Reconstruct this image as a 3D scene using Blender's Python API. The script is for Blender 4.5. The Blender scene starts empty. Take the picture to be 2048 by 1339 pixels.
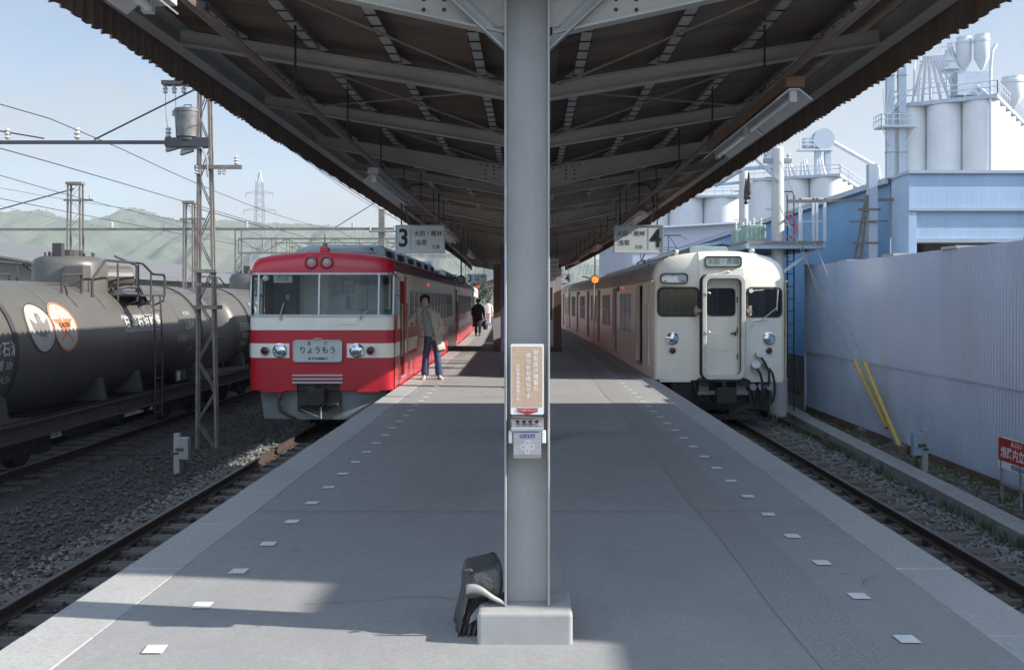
import bpy, math, random
import numpy as np
from mathutils import Vector, Matrix
R = math.radians
random.seed(7)
rng = np.random.default_rng(7)
sc = bpy.context.scene
COL = sc.collection

# ------------------------------------------------------------------ camera, sky, sun, exposure
cam_d = bpy.data.cameras.new("camera")
cam = bpy.data.objects.new("camera", cam_d)
COL.objects.link(cam)
cam.location = (0, 0, 1.62)
cam.rotation_euler = (R(90), 0, 0)
cam_d.lens = 35.0
cam_d.sensor_width = 36.0
cam_d.shift_x = -36 / 2048
cam_d.shift_y = -70.5 / 2048
cam_d.clip_end = 9000
sc.camera = cam
sc.view_settings.view_transform = 'Standard'
sc.view_settings.look = 'None'
sc.view_settings.gamma = 1
sc.view_settings.exposure = 1.28
sc.view_settings.use_curve_mapping = False
SUNV = Vector((0.985, -0.150, 0.562)).normalized()      # towards the sun
SUN_EL = math.asin(SUNV.z)
SUN_AZ = math.atan2(SUNV.x, SUNV.y)                      # clockwise from +Y
w = bpy.data.worlds.new("World")
sc.world = w
w.use_nodes = True
nt = w.node_tree
nt.nodes.clear()
wo = nt.nodes.new("ShaderNodeOutputWorld")
bg = nt.nodes.new("ShaderNodeBackground")
sky = nt.nodes.new("ShaderNodeTexSky")
sky.sky_type = 'NISHITA'
sky.sun_disc = False
sky.sun_elevation = SUN_EL
sky.sun_rotation = SUN_AZ
sky.air_density = 0.9
sky.dust_density = 0.5
sky.ozone_density = 1.1
bg.inputs['Strength'].default_value = 0.066
# thin white winter cloud over the hills
tc = nt.nodes.new("ShaderNodeTexCoord")
mp = nt.nodes.new("ShaderNodeMapping")
mp.inputs['Scale'].default_value = (3.0, 3.0, 9.0)
no = nt.nodes.new("ShaderNodeTexNoise")
no.inputs['Scale'].default_value = 1.6
no.inputs['Detail'].default_value = 8
no.inputs['Roughness'].default_value = 0.6
rp = nt.nodes.new("ShaderNodeValToRGB")
rp.color_ramp.elements[0].position = 0.36
rp.color_ramp.elements[1].position = 0.62
sx = nt.nodes.new("ShaderNodeSeparateXYZ")
mr = nt.nodes.new("ShaderNodeMapRange")
mr.inputs['From Min'].default_value = 0.36
mr.inputs['From Max'].default_value = 0.03
mul = nt.nodes.new("ShaderNodeMath"); mul.operation = 'MULTIPLY'
mix = nt.nodes.new("ShaderNodeMixRGB")
mix.inputs['Color2'].default_value = (3.7, 3.6, 3.35, 1)
L = nt.links.new
L(tc.outputs['Generated'], mp.inputs['Vector'])
L(mp.outputs['Vector'], no.inputs['Vector'])
L(no.outputs['Fac'], rp.inputs['Fac'])
L(tc.outputs['Generated'], sx.inputs['Vector'])
L(sx.outputs['Z'], mr.inputs['Value'])
L(rp.outputs['Color'], mul.inputs[0])
L(mr.outputs['Result'], mul.inputs[1])
L(mul.outputs['Value'], mix.inputs['Fac'])
L(sky.outputs['Color'], mix.inputs['Color1'])
# bright cloud bank added behind the camera, out of view, to fill shaded fronts
no2 = nt.nodes.new("ShaderNodeTexNoise"); no2.inputs['Scale'].default_value = 2.2; no2.inputs['Detail'].default_value = 9; no2.inputs['Roughness'].default_value = 0.6
L(tc.outputs['Generated'], no2.inputs['Vector'])
rp2 = nt.nodes.new("ShaderNodeValToRGB"); rp2.color_ramp.elements[0].position = 0.38; rp2.color_ramp.elements[1].position = 0.56
L(no2.outputs['Fac'], rp2.inputs['Fac'])
ms = nt.nodes.new("ShaderNodeMapRange"); ms.interpolation_type = 'SMOOTHSTEP'
ms.inputs['From Min'].default_value = -0.05; ms.inputs['From Max'].default_value = -0.45
L(sx.outputs['Y'], ms.inputs['Value'])
mu2 = nt.nodes.new("ShaderNodeMath"); mu2.operation = 'MULTIPLY'
L(rp2.outputs['Color'], mu2.inputs[0]); L(ms.outputs['Result'], mu2.inputs[1])
mx2 = nt.nodes.new("ShaderNodeMixRGB"); mx2.inputs['Color2'].default_value = (8.2, 10.2, 13.2, 1)
L(mu2.outputs['Value'], mx2.inputs['Fac']); L(mix.outputs['Color'], mx2.inputs['Color1'])
L(mx2.outputs['Color'], bg.inputs['Color'])
L(bg.outputs['Background'], wo.inputs['Surface'])
sd = bpy.data.lights.new("sun", 'SUN')
sd.energy = 4.3
sd.angle = R(0.5)
sd.color = (1.0, 0.95, 0.89)
sun = bpy.data.objects.new("sun", sd)
COL.objects.link(sun)
sun.rotation_euler = (-SUNV).to_track_quat('-Z', 'Y').to_euler()
sun.location = (30, -5, 30)

# ------------------------------------------------------------------ helpers
def bend(Y):
    """the line bends gently to the left beyond the near canopy"""
    t = max(0.0, Y - 15.0)
    return -t * t / 2600.0

MATS = {}
def mat(name, col, rough=0.6, metal=0.0, var=0.12, scale=6.0, bump=0.0, bscale=60.0, streak=0.0,
        dirt=None, dirt_amt=0.0, dirt_scale=1.2, spec=0.5, coat=0.0, stretch=None, spots=False):
    if name in MATS:
        return MATS[name]
    m = bpy.data.materials.new(name)
    m.use_nodes = True
    n = m.node_tree.nodes; l = m.node_tree.links
    b = n['Principled BSDF']
    b.inputs['Roughness'].default_value = rough
    b.inputs['Metallic'].default_value = metal
    b.inputs['Specular IOR Level'].default_value = spec
    b.inputs['Coat Weight'].default_value = coat
    b.inputs['Coat Roughness'].default_value = 0.12
    t = n.new('ShaderNodeTexCoord')
    src = t.outputs['Object']
    if stretch:
        mpn = n.new('ShaderNodeMapping'); mpn.inputs['Scale'].default_value = stretch
        l.new(src, mpn.inputs['Vector']); src = mpn.outputs['Vector']
    nz = n.new('ShaderNodeTexNoise')
    nz.inputs['Scale'].default_value = scale; nz.inputs['Detail'].default_value = 6; nz.inputs['Roughness'].default_value = 0.62
    l.new(src, nz.inputs['Vector'])
    r = n.new('ShaderNodeValToRGB')
    a = [max(0, c * (1 - var)) for c in col[:3]] + [1]
    c2 = [min(1, c * (1 + var)) for c in col[:3]] + [1]
    r.color_ramp.elements[0].position = 0.32; r.color_ramp.elements[0].color = a
    r.color_ramp.elements[1].position = 0.68; r.color_ramp.elements[1].color = c2
    l.new(nz.outputs['Fac'], r.inputs['Fac'])
    out = r.outputs['Color']
    if dirt is not None and dirt_amt > 0:
        n2 = n.new('ShaderNodeTexNoise')
        n2.inputs['Scale'].default_value = dirt_scale; n2.inputs['Detail'].default_value = 8; n2.inputs['Roughness'].default_value = 0.7
        if streak:
            m2 = n.new('ShaderNodeMapping'); m2.inputs['Scale'].default_value = (1, 1, 1.0 / streak)
            l.new(t.outputs['Object'], m2.inputs['Vector']); l.new(m2.outputs['Vector'], n2.inputs['Vector'])
        else:
            l.new(t.outputs['Object'], n2.inputs['Vector'])
        r2 = n.new('ShaderNodeValToRGB')
        r2.color_ramp.elements[0].position = 0.42; r2.color_ramp.elements[0].color = (0, 0, 0, 1)
        r2.color_ramp.elements[1].position = 0.72; r2.color_ramp.elements[1].color = (dirt_amt,) * 3 + (1,)
        l.new(n2.outputs['Fac'], r2.inputs['Fac'])
        mx = n.new('ShaderNodeMixRGB'); mx.inputs['Color2'].default_value = (*dirt, 1)
        l.new(r2.outputs['Color'], mx.inputs['Fac']); l.new(out, mx.inputs['Color1'])
        out = mx.outputs['Color']
    if spots:                            # trodden gum and oil spots
        vo = n.new('ShaderNodeTexVoronoi'); vo.inputs['Scale'].default_value = 2.6
        l.new(t.outputs['Object'], vo.inputs['Vector'])
        n3 = n.new('ShaderNodeTexNoise'); n3.inputs['Scale'].default_value = 0.8; l.new(t.outputs['Object'], n3.inputs['Vector'])
        r3 = n.new('ShaderNodeValToRGB'); r3.color_ramp.elements[0].position = 0.03; r3.color_ramp.elements[0].color = (.55, .55, .55, 1); r3.color_ramp.elements[1].position = 0.075; r3.color_ramp.elements[1].color = (0, 0, 0, 1)
        l.new(vo.outputs['Distance'], r3.inputs['Fac'])
        m3 = n.new('ShaderNodeMixRGB'); m3.inputs['Color2'].default_value = (.14, .14, .145, 1)
        l.new(r3.outputs['Color'], m3.inputs['Fac']); l.new(out, m3.inputs['Color1']); out = m3.outputs['Color']
        n4 = n.new('ShaderNodeTexNoise'); n4.inputs['Scale'].default_value = 5.5; n4.inputs['Detail'].default_value = 10; n4.inputs['Roughness'].default_value = .75
        mm4 = n.new('ShaderNodeMapping'); mm4.inputs['Scale'].default_value = (1, .22, 1); l.new(t.outputs['Object'], mm4.inputs['Vector']); l.new(mm4.outputs['Vector'], n4.inputs['Vector'])
        r4 = n.new('ShaderNodeValToRGB'); r4.color_ramp.elements[0].position = 0.5; r4.color_ramp.elements[0].color = (0, 0, 0, 1); r4.color_ramp.elements[1].position = 0.8; r4.color_ramp.elements[1].color = (.6, .6, .6, 1)
        l.new(n4.outputs['Fac'], r4.inputs['Fac'])
        m4 = n.new('ShaderNodeMixRGB'); m4.inputs['Color2'].default_value = (.22, .215, .21, 1)
        l.new(r4.outputs['Color'], m4.inputs['Fac']); l.new(out, m4.inputs['Color1']); out = m4.outputs['Color']
    l.new(out, b.inputs['Base Color'])
    if bump > 0:
        nb = n.new('ShaderNodeTexNoise'); nb.inputs['Scale'].default_value = bscale; nb.inputs['Detail'].default_value = 4
        l.new(t.outputs['Object'], nb.inputs['Vector'])
        bp = n.new('ShaderNodeBump'); bp.inputs['Strength'].default_value = bump; bp.inputs['Distance'].default_value = 0.02
        l.new(nb.outputs['Fac'], bp.inputs['Height']); l.new(bp.outputs['Normal'], b.inputs['Normal'])
    MATS[name] = m
    return m

def glass_mat(name, tint=(0.75, 0.82, 0.82), refl=0.10):
    if name in MATS: return MATS[name]
    m = bpy.data.materials.new(name); m.use_nodes = True
    n = m.node_tree.nodes; l = m.node_tree.links
    n.remove(n['Principled BSDF'])
    tr = n.new('ShaderNodeBsdfTransparent'); tr.inputs['Color'].default_value = (*tint, 1)
    gl = n.new('ShaderNodeBsdfGlossy'); gl.inputs['Roughness'].default_value = 0.03; gl.inputs['Color'].default_value = (1, 1, 1, 1)
    fr = n.new('ShaderNodeFresnel'); fr.inputs['IOR'].default_value = 1.5
    ad = n.new('ShaderNodeMath'); ad.operation = 'ADD'; ad.inputs[1].default_value = refl
    mx = n.new('ShaderNodeMixShader')
    l.new(fr.outputs['Fac'], ad.inputs[0]); l.new(ad.outputs['Value'], mx.inputs['Fac'])
    l.new(tr.outputs['BSDF'], mx.inputs[1]); l.new(gl.outputs['BSDF'], mx.inputs[2])
    l.new(mx.outputs['Shader'], n['Material Output'].inputs['Surface'])
    MATS[name] = m
    return m

def emit_mat(name, col, s):
    if name in MATS: return MATS[name]
    m = bpy.data.materials.new(name); m.use_nodes = True
    b = m.node_tree.nodes['Principled BSDF']
    b.inputs['Base Color'].default_value = (*col, 1)
    b.inputs['Emission Color'].default_value = (*col, 1)
    b.inputs['Emission Strength'].default_value = s
    MATS[name] = m
    return m

def empty(name, loc=(0, 0, 0), rz=0, label=None, cat=None, group=None, kind=None):
    o = bpy.data.objects.new(name, None)
    o.empty_display_size = 0.2
    COL.objects.link(o)
    o.location = loc; o.rotation_euler = (0, 0, rz)
    return tag(o, label, cat, group, kind)

def tag(o, label=None, cat=None, group=None, kind=None):
    if label: o['label'] = label
    if cat: o['category'] = cat
    if group: o['group'] = group
    if kind: o['kind'] = kind
    return o

def copy_tree(o, parent=None):
    c = o.copy(); COL.objects.link(c)
    if parent is not None:
        c.parent = parent
    for ch in list(o.children):
        copy_tree(ch, c)
    return c

class MB:
    """collects shapes and links them as ONE mesh object; off is added to every point"""
    def __init__(s, off=(0, 0, 0)):
        s.v = []; s.f = []; s.m = []; s.off = Vector(off)
    def add(s, verts, faces, m=0):
        b = len(s.v)
        ox, oy, oz = s.off
        s.v.extend([(p[0] + ox, p[1] + oy, p[2] + oz) for p in verts])
        for f in faces:
            s.f.append(tuple(b + i for i in f)); s.m.append(m)
    def box(s, x0, x1, y0, y1, z0, z1, m=0):
        v = [(x0, y0, z0), (x1, y0, z0), (x1, y1, z0), (x0, y1, z0), (x0, y0, z1), (x1, y0, z1), (x1, y1, z1), (x0, y1, z1)]
        s.add(v, [(0, 3, 2, 1), (4, 5, 6, 7), (0, 1, 5, 4), (1, 2, 6, 5), (2, 3, 7, 6), (3, 0, 4, 7)], m)
    def cbox(s, c, d, m=0):
        s.box(c[0] - d[0] / 2, c[0] + d[0] / 2, c[1] - d[1] / 2, c[1] + d[1] / 2, c[2] - d[2] / 2, c[2] + d[2] / 2, m)
    def beam(s, p, q, wd, h, m=0, up=(0, 0, 1)):
        p = Vector(p); q = Vector(q); d = (q - p).normalized()
        u = Vector(up)
        if abs(d.dot(u)) > 0.98: u = Vector((0, 1, 0)) if abs(d.y) < 0.9 else Vector((1, 0, 0))
        a = d.cross(u).normalized(); b = a.cross(d).normalized()
        a *= wd / 2; b *= h / 2
        v = [p - a - b, p + a - b, p + a + b, p - a + b, q - a - b, q + a - b, q + a + b, q - a + b]
        s.add(v, [(0, 1, 2, 3), (7, 6, 5, 4), (4, 5, 1, 0), (5, 6, 2, 1), (6, 7, 3, 2), (7, 4, 0, 3)], m)
    def cyl(s, p, q, r0, r1=None, n=12, m=0, cap=True):
        r1 = r0 if r1 is None else r1
        p = Vector(p); q = Vector(q); d = (q - p).normalized()
        u = Vector((0, 0, 1)) if abs(d.z) < 0.95 else Vector((1, 0, 0))
        a = d.cross(u).normalized(); b = d.cross(a).normalized()
        v = []
        for c, r in ((p, r0), (q, r1)):
            for i in range(n):
                t = 2 * math.pi * i / n
                v.append(c + a * (r * math.cos(t)) + b * (r * math.sin(t)))
        f = [(i, (i + 1) % n, n + (i + 1) % n, n + i) for i in range(n)]
        if cap:
            f += [tuple(range(n - 1, -1, -1)), tuple(range(n, 2 * n))]
        s.add(v, f, m)
    def tube(s, path, r, n=8, m=0):
        path = [Vector(p) for p in path]
        rings = []; a = None
        for i, p in enumerate(path):
            d = (path[min(i + 1, len(path) - 1)] - path[max(i - 1, 0)]).normalized()
            if a is None:
                u = Vector((0, 0, 1)) if abs(d.z) < 0.9 else Vector((1, 0, 0))
                a = d.cross(u).normalized()
            else:
                a = (a - d * a.dot(d)).normalized()
            b = d.cross(a)
            rr = r[i] if isinstance(r, (list, tuple)) else r
            rings.append([p + a * (rr * math.cos(2 * math.pi * k / n)) + b * (rr * math.sin(2 * math.pi * k / n)) for k in range(n)])
        s.loft(rings, m, True, True)
    def loft(s, rings, m=0, closed=True, cap=False):
        n = len(rings[0]); v = [p for r in rings for p in r]; f = []
        for i in range(len(rings) - 1):
            for k in range(n if closed else n - 1):
                k2 = (k + 1) % n
                f.append((i * n + k, i * n + k2, (i + 1) * n + k2, (i + 1) * n + k))
        if cap:
            f.append(tuple(range(n - 1, -1, -1)))
            f.append(tuple((len(rings) - 1) * n + k for k in range(n)))
        s.add(v, f, m)
    def lathe(s, prof, c=(0, 0, 0), n=24, m=0, axis='z'):
        rings = []
        for r, h in prof:
            ring = []
            for k in range(n):
                t = 2 * math.pi * k / n
                x, y = max(r, 1e-4) * math.cos(t), max(r, 1e-4) * math.sin(t)
                if axis == 'z': p = (x, y, h)
                elif axis == 'y': p = (x, h, y)
                else: p = (h, x, y)
                ring.append((c[0] + p[0], c[1] + p[1], c[2] + p[2]))
            rings.append(ring)
        s.loft(rings, m, True, True)
    def prism(s, poly, fm, d0, d1, m=0):
        """poly: list of (u,v); fm(u,v,d) -> xyz"""
        n = len(poly)
        v = [fm(u, q, d0) for u, q in poly] + [fm(u, q, d1) for u, q in poly]
        f = [tuple(range(n - 1, -1, -1)), tuple(range(n, 2 * n))] + [(i, (i + 1) % n, n + (i + 1) % n, n + i) for i in range(n)]
        s.add(v, f, m)
    def ring(s, outer, inner, fm, d0, d1, m=0):
        n = len(outer)
        v = [fm(u, q, d0) for u, q in outer] + [fm(u, q, d0) for u, q in inner] + [fm(u, q, d1) for u, q in outer] + [fm(u, q, d1) for u, q in inner]
        f = []
        for i in range(n):
            j = (i + 1) % n
            f += [(i, j, n + j, n + i), (2 * n + i, 3 * n + i, 3 * n + j, 2 * n + j), (i, 2 * n + i, 2 * n + j, j), (n + i, n + j, 3 * n + j, 3 * n + i)]
        s.add(v, f, m)
    def panel(s, us, vs, holes, fm, mf, depth=0.05, mrev=0):
        """a wall with real rectangular openings and their reveals; fm(u,v,d), mf(u,v)->material"""
        us = sorted(set([round(u, 4) for u in us] + [round(h[k], 4) for h in holes for k in (0, 1)]))
        vs = sorted(set([round(q, 4) for q in vs] + [round(h[k], 4) for h in holes for k in (2, 3)]))
        base = len(s.v); nu, nv = len(us), len(vs)
        s.add([fm(u, q, 0) for q in vs for u in us], [])
        for j in range(nv - 1):
            for i in range(nu - 1):
                uc, vc = (us[i] + us[i + 1]) / 2, (vs[j] + vs[j + 1]) / 2
                if any(h[0] < uc < h[1] and h[2] < vc < h[3] for h in holes): continue
                s.f.append((base + j * nu + i, base + j * nu + i + 1, base + (j + 1) * nu + i + 1, base + (j + 1) * nu + i)); s.m.append(mf(uc, vc))
        for h in holes:
            c = [(h[0], h[2]), (h[1], h[2]), (h[1], h[3]), (h[0], h[3])]
            for k in range(4):
                a, b = c[k], c[(k + 1) % 4]
                s.add([fm(*a, 0), fm(*b, 0), fm(*b, depth), fm(*a, depth)], [(0, 1, 2, 3)], mrev)
    def text(s, st, size, fm, m=0, bold=0.0, align='CENTER', sx=1.0, d=0.0):
        """lettering: flat glyph faces mapped by fm(u,v,d); u to the right, v up, origin at the middle"""
        cu = bpy.data.curves.new("lettering", 'FONT')
        cu.body = st; cu.size = size; cu.align_x = align; cu.align_y = 'CENTER'; cu.offset = bold * size
        cu.resolution_u = 3; cu.dimensions = '2D'; cu.fill_mode = 'FRONT'
        o = bpy.data.objects.new("lettering", cu); COL.objects.link(o)
        dg = bpy.context.evaluated_depsgraph_get()
        me = o.evaluated_get(dg).to_mesh()
        v = [fm(p.co.x * sx, p.co.y, d) for p in me.vertices]
        f = [tuple(p.vertices) for p in me.polygons]
        s.add(v, f, m)
        o.evaluated_get(dg).to_mesh_clear()
        bpy.data.objects.remove(o); bpy.data.curves.remove(cu)
    def build(s, name, mats, parent=None, smooth=None, bevel=0.0, seg=2, origin=None):
        me = bpy.data.meshes.new(name)
        V = np.array(s.v, dtype=float)
        if parent is None and origin is None and len(V):
            lo, hi = V.min(0), V.max(0)
            origin = ((lo[0] + hi[0]) / 2, (lo[1] + hi[1]) / 2, lo[2])
        if parent is None and origin is not None:
            V = V - np.array(origin)
        me.from_pydata(V.tolist(), [], s.f)
        if not isinstance(mats, (list, tuple)): mats = [mats]
        for m in mats: me.materials.append(m)
        me.polygons.foreach_set('material_index', s.m)
        if smooth is not None:
            me.polygons.foreach_set('use_smooth', [True] * len(s.f))
            me.update()
            me.set_sharp_from_angle(angle=R(smooth))
        me.update()
        o = bpy.data.objects.new(name, me)
        COL.objects.link(o)
        if parent is not None: o.parent = parent
        elif origin is not None: o.location = origin
        if bevel > 0:
            bv = o.modifiers.new("bevel", 'BEVEL'); bv.width = bevel; bv.segments = seg; bv.limit_method = 'ANGLE'; bv.angle_limit = R(40)
            bv.harden_normals = False
        return o

def rrect(w_, h_, r, n=5, c=(0, 0)):
    pts = []
    for cx, cy, a0 in ((w_ / 2 - r, h_ / 2 - r, 0), (-w_ / 2 + r, h_ / 2 - r, 90), (-w_ / 2 + r, -h_ / 2 + r, 180), (w_ / 2 - r, -h_ / 2 + r, 270)):
        for i in range(n + 1):
            a = R(a0 + 90 * i / n)
            pts.append((c[0] + cx + r * math.cos(a), c[1] + cy + r * math.sin(a)))
    return pts
def circ(r, n=20, c=(0, 0)):
    return [(c[0] + r * math.cos(2 * math.pi * i / n), c[1] + r * math.sin(2 * math.pi * i / n)) for i in range(n)]

def skin(name, joints, edges, m, parent, sub=2, root=0, smooth=True):
    """a continuous tapering body: joints = [(x,y,z,rx[,ry])]"""
    me = bpy.data.meshes.new(name)
    me.from_pydata([j[:3] for j in joints], edges, [])
    o = bpy.data.objects.new(name, me); COL.objects.link(o)
    md = o.modifiers.new("skin", 'SKIN')
    if not me.skin_vertices: me.skin_vertices.new()
    for i, j in enumerate(joints):
        sv = me.skin_vertices[0].data[i]
        sv.radius = (j[3], j[4] if len(j) > 4 else j[3]); sv.use_root = (i == root)
    md.use_smooth_shade = True
    ss = o.modifiers.new("sub", 'SUBSURF'); ss.levels = sub; ss.render_levels = sub
    dg = bpy.context.evaluated_depsgraph_get()
    me2 = bpy.data.meshes.new_from_object(o.evaluated_get(dg))
    me2.name = name
    bpy.data.objects.remove(o); bpy.data.meshes.remove(me)
    me2.materials.clear(); me2.materials.append(m)
    me2.polygons.foreach_set('use_smooth', [True] * len(me2.polygons))
    o = bpy.data.objects.new(name, me2); COL.objects.link(o); o.parent = parent
    return o

# ------------------------------------------------------------------ materials
M_ASPH = mat('asphalt', (0.30, 0.295, 0.287), 0.88, var=0.13, scale=55, bump=0.35, bscale=240, dirt=(0.21, 0.21, 0.21), dirt_amt=0.5, dirt_scale=0.7, spots=True)
M_KERB = mat('kerb concrete', (0.38, 0.375, 0.36), 0.85, var=0.12, scale=30, bump=0.25, bscale=150, dirt=(0.27, 0.26, 0.25), dirt_amt=0.45, dirt_scale=1.5)
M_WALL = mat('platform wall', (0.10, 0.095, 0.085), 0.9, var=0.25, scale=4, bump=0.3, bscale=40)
M_MARK = mat('white road paint', (0.72, 0.73, 0.70), 0.7, var=0.10, scale=40, dirt=(0.3, 0.3, 0.3), dirt_amt=0.35, dirt_scale=12)
M_CONC = mat('pale concrete', (0.33, 0.325, 0.31), 0.85, var=0.10, scale=12, bump=0.05, bscale=150, dirt=(0.28, 0.265, 0.25), dirt_amt=0.35, dirt_scale=3)
M_PILLAR = mat('grey painted steel', (0.35, 0.345, 0.335), 0.5, var=0.05, scale=5, bump=0.04, bscale=120, dirt=(0.22, 0.20, 0.175), dirt_amt=0.4, dirt_scale=4, streak=5)
M_CANOPY = mat('beige grey steelwork', (0.44, 0.425, 0.38), 0.55, var=0.10, scale=5, bump=0.05, bscale=60, dirt=(0.13, 0.08, 0.05), dirt_amt=0.45, dirt_scale=2.5)
M_ROOF = mat('rusty corrugated sheet', (0.16, 0.125, 0.105), 0.7, var=0.30, scale=2.2, dirt=(0.13, 0.06, 0.03), dirt_amt=0.7, dirt_scale=0.8, stretch=(0.25, 2.5, 1))
M_VAL = mat('brown corrugated valance', (0.15, 0.11, 0.09), 0.65, var=0.28, scale=4, dirt=(0.13, 0.055, 0.03), dirt_amt=0.6, dirt_scale=3.5, stretch=(1, 6, 0.5))
M_DARK = mat('dark iron', (0.03, 0.028, 0.027), 0.6, var=0.3, scale=8)
M_IRON = mat('grimy running gear', (0.028, 0.024, 0.022), 0.75, var=0.4, scale=10, bump=0.2, bscale=40)
M_BROWN = mat('brown raceway', (0.16, 0.085, 0.045), 0.6, var=0.2, scale=5)
M_TINREF = mat('white lamp reflector', (0.55, 0.55, 0.55), 0.35, var=0.06, scale=4)
M_TUBE = mat('lamp tube glass', (0.75, 0.75, 0.73), 0.15, var=0.02)
M_SIGNW = mat('off white sign board', (0.74, 0.78, 0.74), 0.55, var=0.04, scale=3)
M_BLACK = mat('black lettering', (0.012, 0.012, 0.013), 0.5, var=0.1)
M_WHITE = mat('white lettering', (0.75, 0.75, 0.72), 0.6, var=0.08)
M_RED = mat('red sign paint', (0.42, 0.02, 0.03), 0.45, var=0.08)
M_BLUE = mat('blue sign paint', (0.03, 0.06, 0.30), 0.5, var=0.08)
M_ORANGE = mat('orange notice board', (0.52, 0.36, 0.24), 0.6, var=0.10, scale=60)
M_STEEL = mat('brushed stainless steel', (0.50, 0.50, 0.51), 0.33, metal=0.85, var=0.08, scale=12, stretch=(1, 1, 12))
M_CHROME = mat('bright chrome', (0.75, 0.76, 0.78), 0.12, metal=1.0, var=0.03)
M_ALU = mat('aluminium frame', (0.48, 0.5, 0.51), 0.38, metal=0.6, var=0.05)
M_RAIL = mat('rusty rail steel', (0.075, 0.052, 0.043), 0.6, metal=0.2, var=0.3, scale=14)
M_RAILTOP = mat('worn rail head', (0.17, 0.13, 0.115), 0.4, metal=0.6, var=0.2, scale=10)
M_SLEEP = mat('weathered sleeper wood', (0.125, 0.113, 0.098), 0.9, var=0.35, scale=5, bump=0.4, bscale=30, stretch=(1, 8, 4))
M_GALV = mat('galvanised steel', (0.34, 0.34, 0.33), 0.5, metal=0.4, var=0.12, scale=6, dirt=(0.10, 0.06, 0.04), dirt_amt=0.35, dirt_scale=2.5)
M_MASTL = mat('weathered mast steel', (0.21, 0.195, 0.175), 0.6, metal=0.2, var=0.2, scale=6, dirt=(0.12, 0.06, 0.035), dirt_amt=0.6, dirt_scale=2)
M_INSUL = mat('glazed insulator', (0.5, 0.5, 0.48), 0.2, var=0.05)
M_WIRE = mat('copper wire', (0.07, 0.075, 0.08), 0.5, metal=0.5, var=0.1)
M_CREAM = mat('cream train paint', (0.87, 0.82, 0.695), 0.36, var=0.03, scale=2, coat=0.15, dirt=(0.64, 0.59, 0.49), dirt_amt=0.4, dirt_scale=1.6, streak=5)
M_TRED = mat('red train paint', (0.47, 0.011, 0.026), 0.30, var=0.06, scale=2.5, coat=0.25, dirt=(0.34, 0.014, 0.02), dirt_amt=0.5, dirt_scale=1.4, streak=4)
M_TCRM = mat('pale grey cream train paint', (0.84, 0.81, 0.70), 0.36, var=0.03, scale=2, coat=0.15, dirt=(0.60, 0.56, 0.48), dirt_amt=0.35, dirt_scale=1.8, streak=5)
M_TROOF = mat('train roof paint', (0.50, 0.50, 0.47), 0.6, var=0.12, scale=3, dirt=(0.17, 0.15, 0.13), dirt_amt=0.5, dirt_scale=1.5)
M_ROOFEQ = mat('grey green roof equipment', (0.30, 0.37, 0.37), 0.55, var=0.1, scale=4, dirt=(0.18, 0.19, 0.18), dirt_amt=0.4, dirt_scale=3)
M_SKIRT = mat('grey skirt paint', (0.23, 0.25, 0.25), 0.55, var=0.1, scale=4, dirt=(0.12, 0.09, 0.07), dirt_amt=0.5, dirt_scale=2.5)
M_GLASS = glass_mat('window glass', (0.80, 0.87, 0.85), 0.0)
M_DGLASS = glass_mat('dusky window glass', (0.42, 0.46, 0.47), 0.0)
M_CABIN = mat('grey green cab lining', (0.70, 0.73, 0.64), 0.7, var=0.06, scale=3)
M_CABIN2 = mat('sage panel', (0.32, 0.42, 0.37), 0.6, var=0.08)
M_INTER = mat('shade darkened car lining', (0.06, 0.055, 0.05), 0.7, var=0.1)  # near black, so the inside of the cars looks shaded
M_SEAT = mat('blue seat moquette', (0.05, 0.07, 0.12), 0.9, var=0.2)
M_TANK = mat('dusty black tank paint', (0.10, 0.094, 0.08), 0.40, var=0.08, scale=1.5, dirt=(0.085, 0.075, 0.065), dirt_amt=0.5, dirt_scale=1.1, streak=3)
M_TANKD = mat('dark tank steelwork', (0.045, 0.042, 0.04), 0.65, var=0.2, scale=4)
M_FENCE = mat('blue grey corrugated fence', (0.60, 0.70, 0.86), 0.36, metal=0.3, var=0.06, scale=0.8, dirt=(0.50, 0.52, 0.54), dirt_amt=0.5, dirt_scale=1.2, streak=6)
M_BLUEW = mat('blue corrugated factory wall', (0.15, 0.37, 0.62), 0.55, var=0.08, scale=0.7, dirt=(0.16, 0.26, 0.40), dirt_amt=0.5, dirt_scale=0.5, streak=6)
M_BLUEP = mat('pale blue factory wall', (0.42, 0.56, 0.72), 0.55, var=0.07, scale=0.7, dirt=(0.20, 0.26, 0.34), dirt_amt=0.4, dirt_scale=0.7, streak=5)
M_SILO = mat('white silo concrete', (0.70, 0.71, 0.72), 0.75, var=0.05, scale=0.4, dirt=(0.52, 0.54, 0.56), dirt_amt=0.4, dirt_scale=0.3, streak=8)
M_DUCT = mat('white painted ducting', (0.62, 0.65, 0.68), 0.5, var=0.05, scale=1)
M_PIPE = mat('pale grey blue steel', (0.42, 0.48, 0.55), 0.5, metal=0.2, var=0.08, scale=2)
M_POLE = mat('spun concrete pole', (0.55, 0.54, 0.51), 0.7, var=0.07, scale=3, dirt=(0.36, 0.34, 0.31), dirt_amt=0.3, dirt_scale=2, streak=6)
M_YELLOW = mat('yellow guy guard', (0.52, 0.36, 0.10), 0.45, var=0.1, scale=6)
M_GREEN = mat('green transformer paint', (0.30, 0.42, 0.37), 0.5, var=0.1)
M_PINK = mat('pink hose', (0.65, 0.16, 0.20), 0.5, var=0.1)
M_BRICK = mat('brown kiosk boards', (0.15, 0.075, 0.038), 0.65, var=0.18, scale=4, stretch=(6, 6, 0.6))
M_KWHITE = mat('kiosk white', (0.55, 0.53, 0.52), 0.6, var=0.05)
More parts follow.
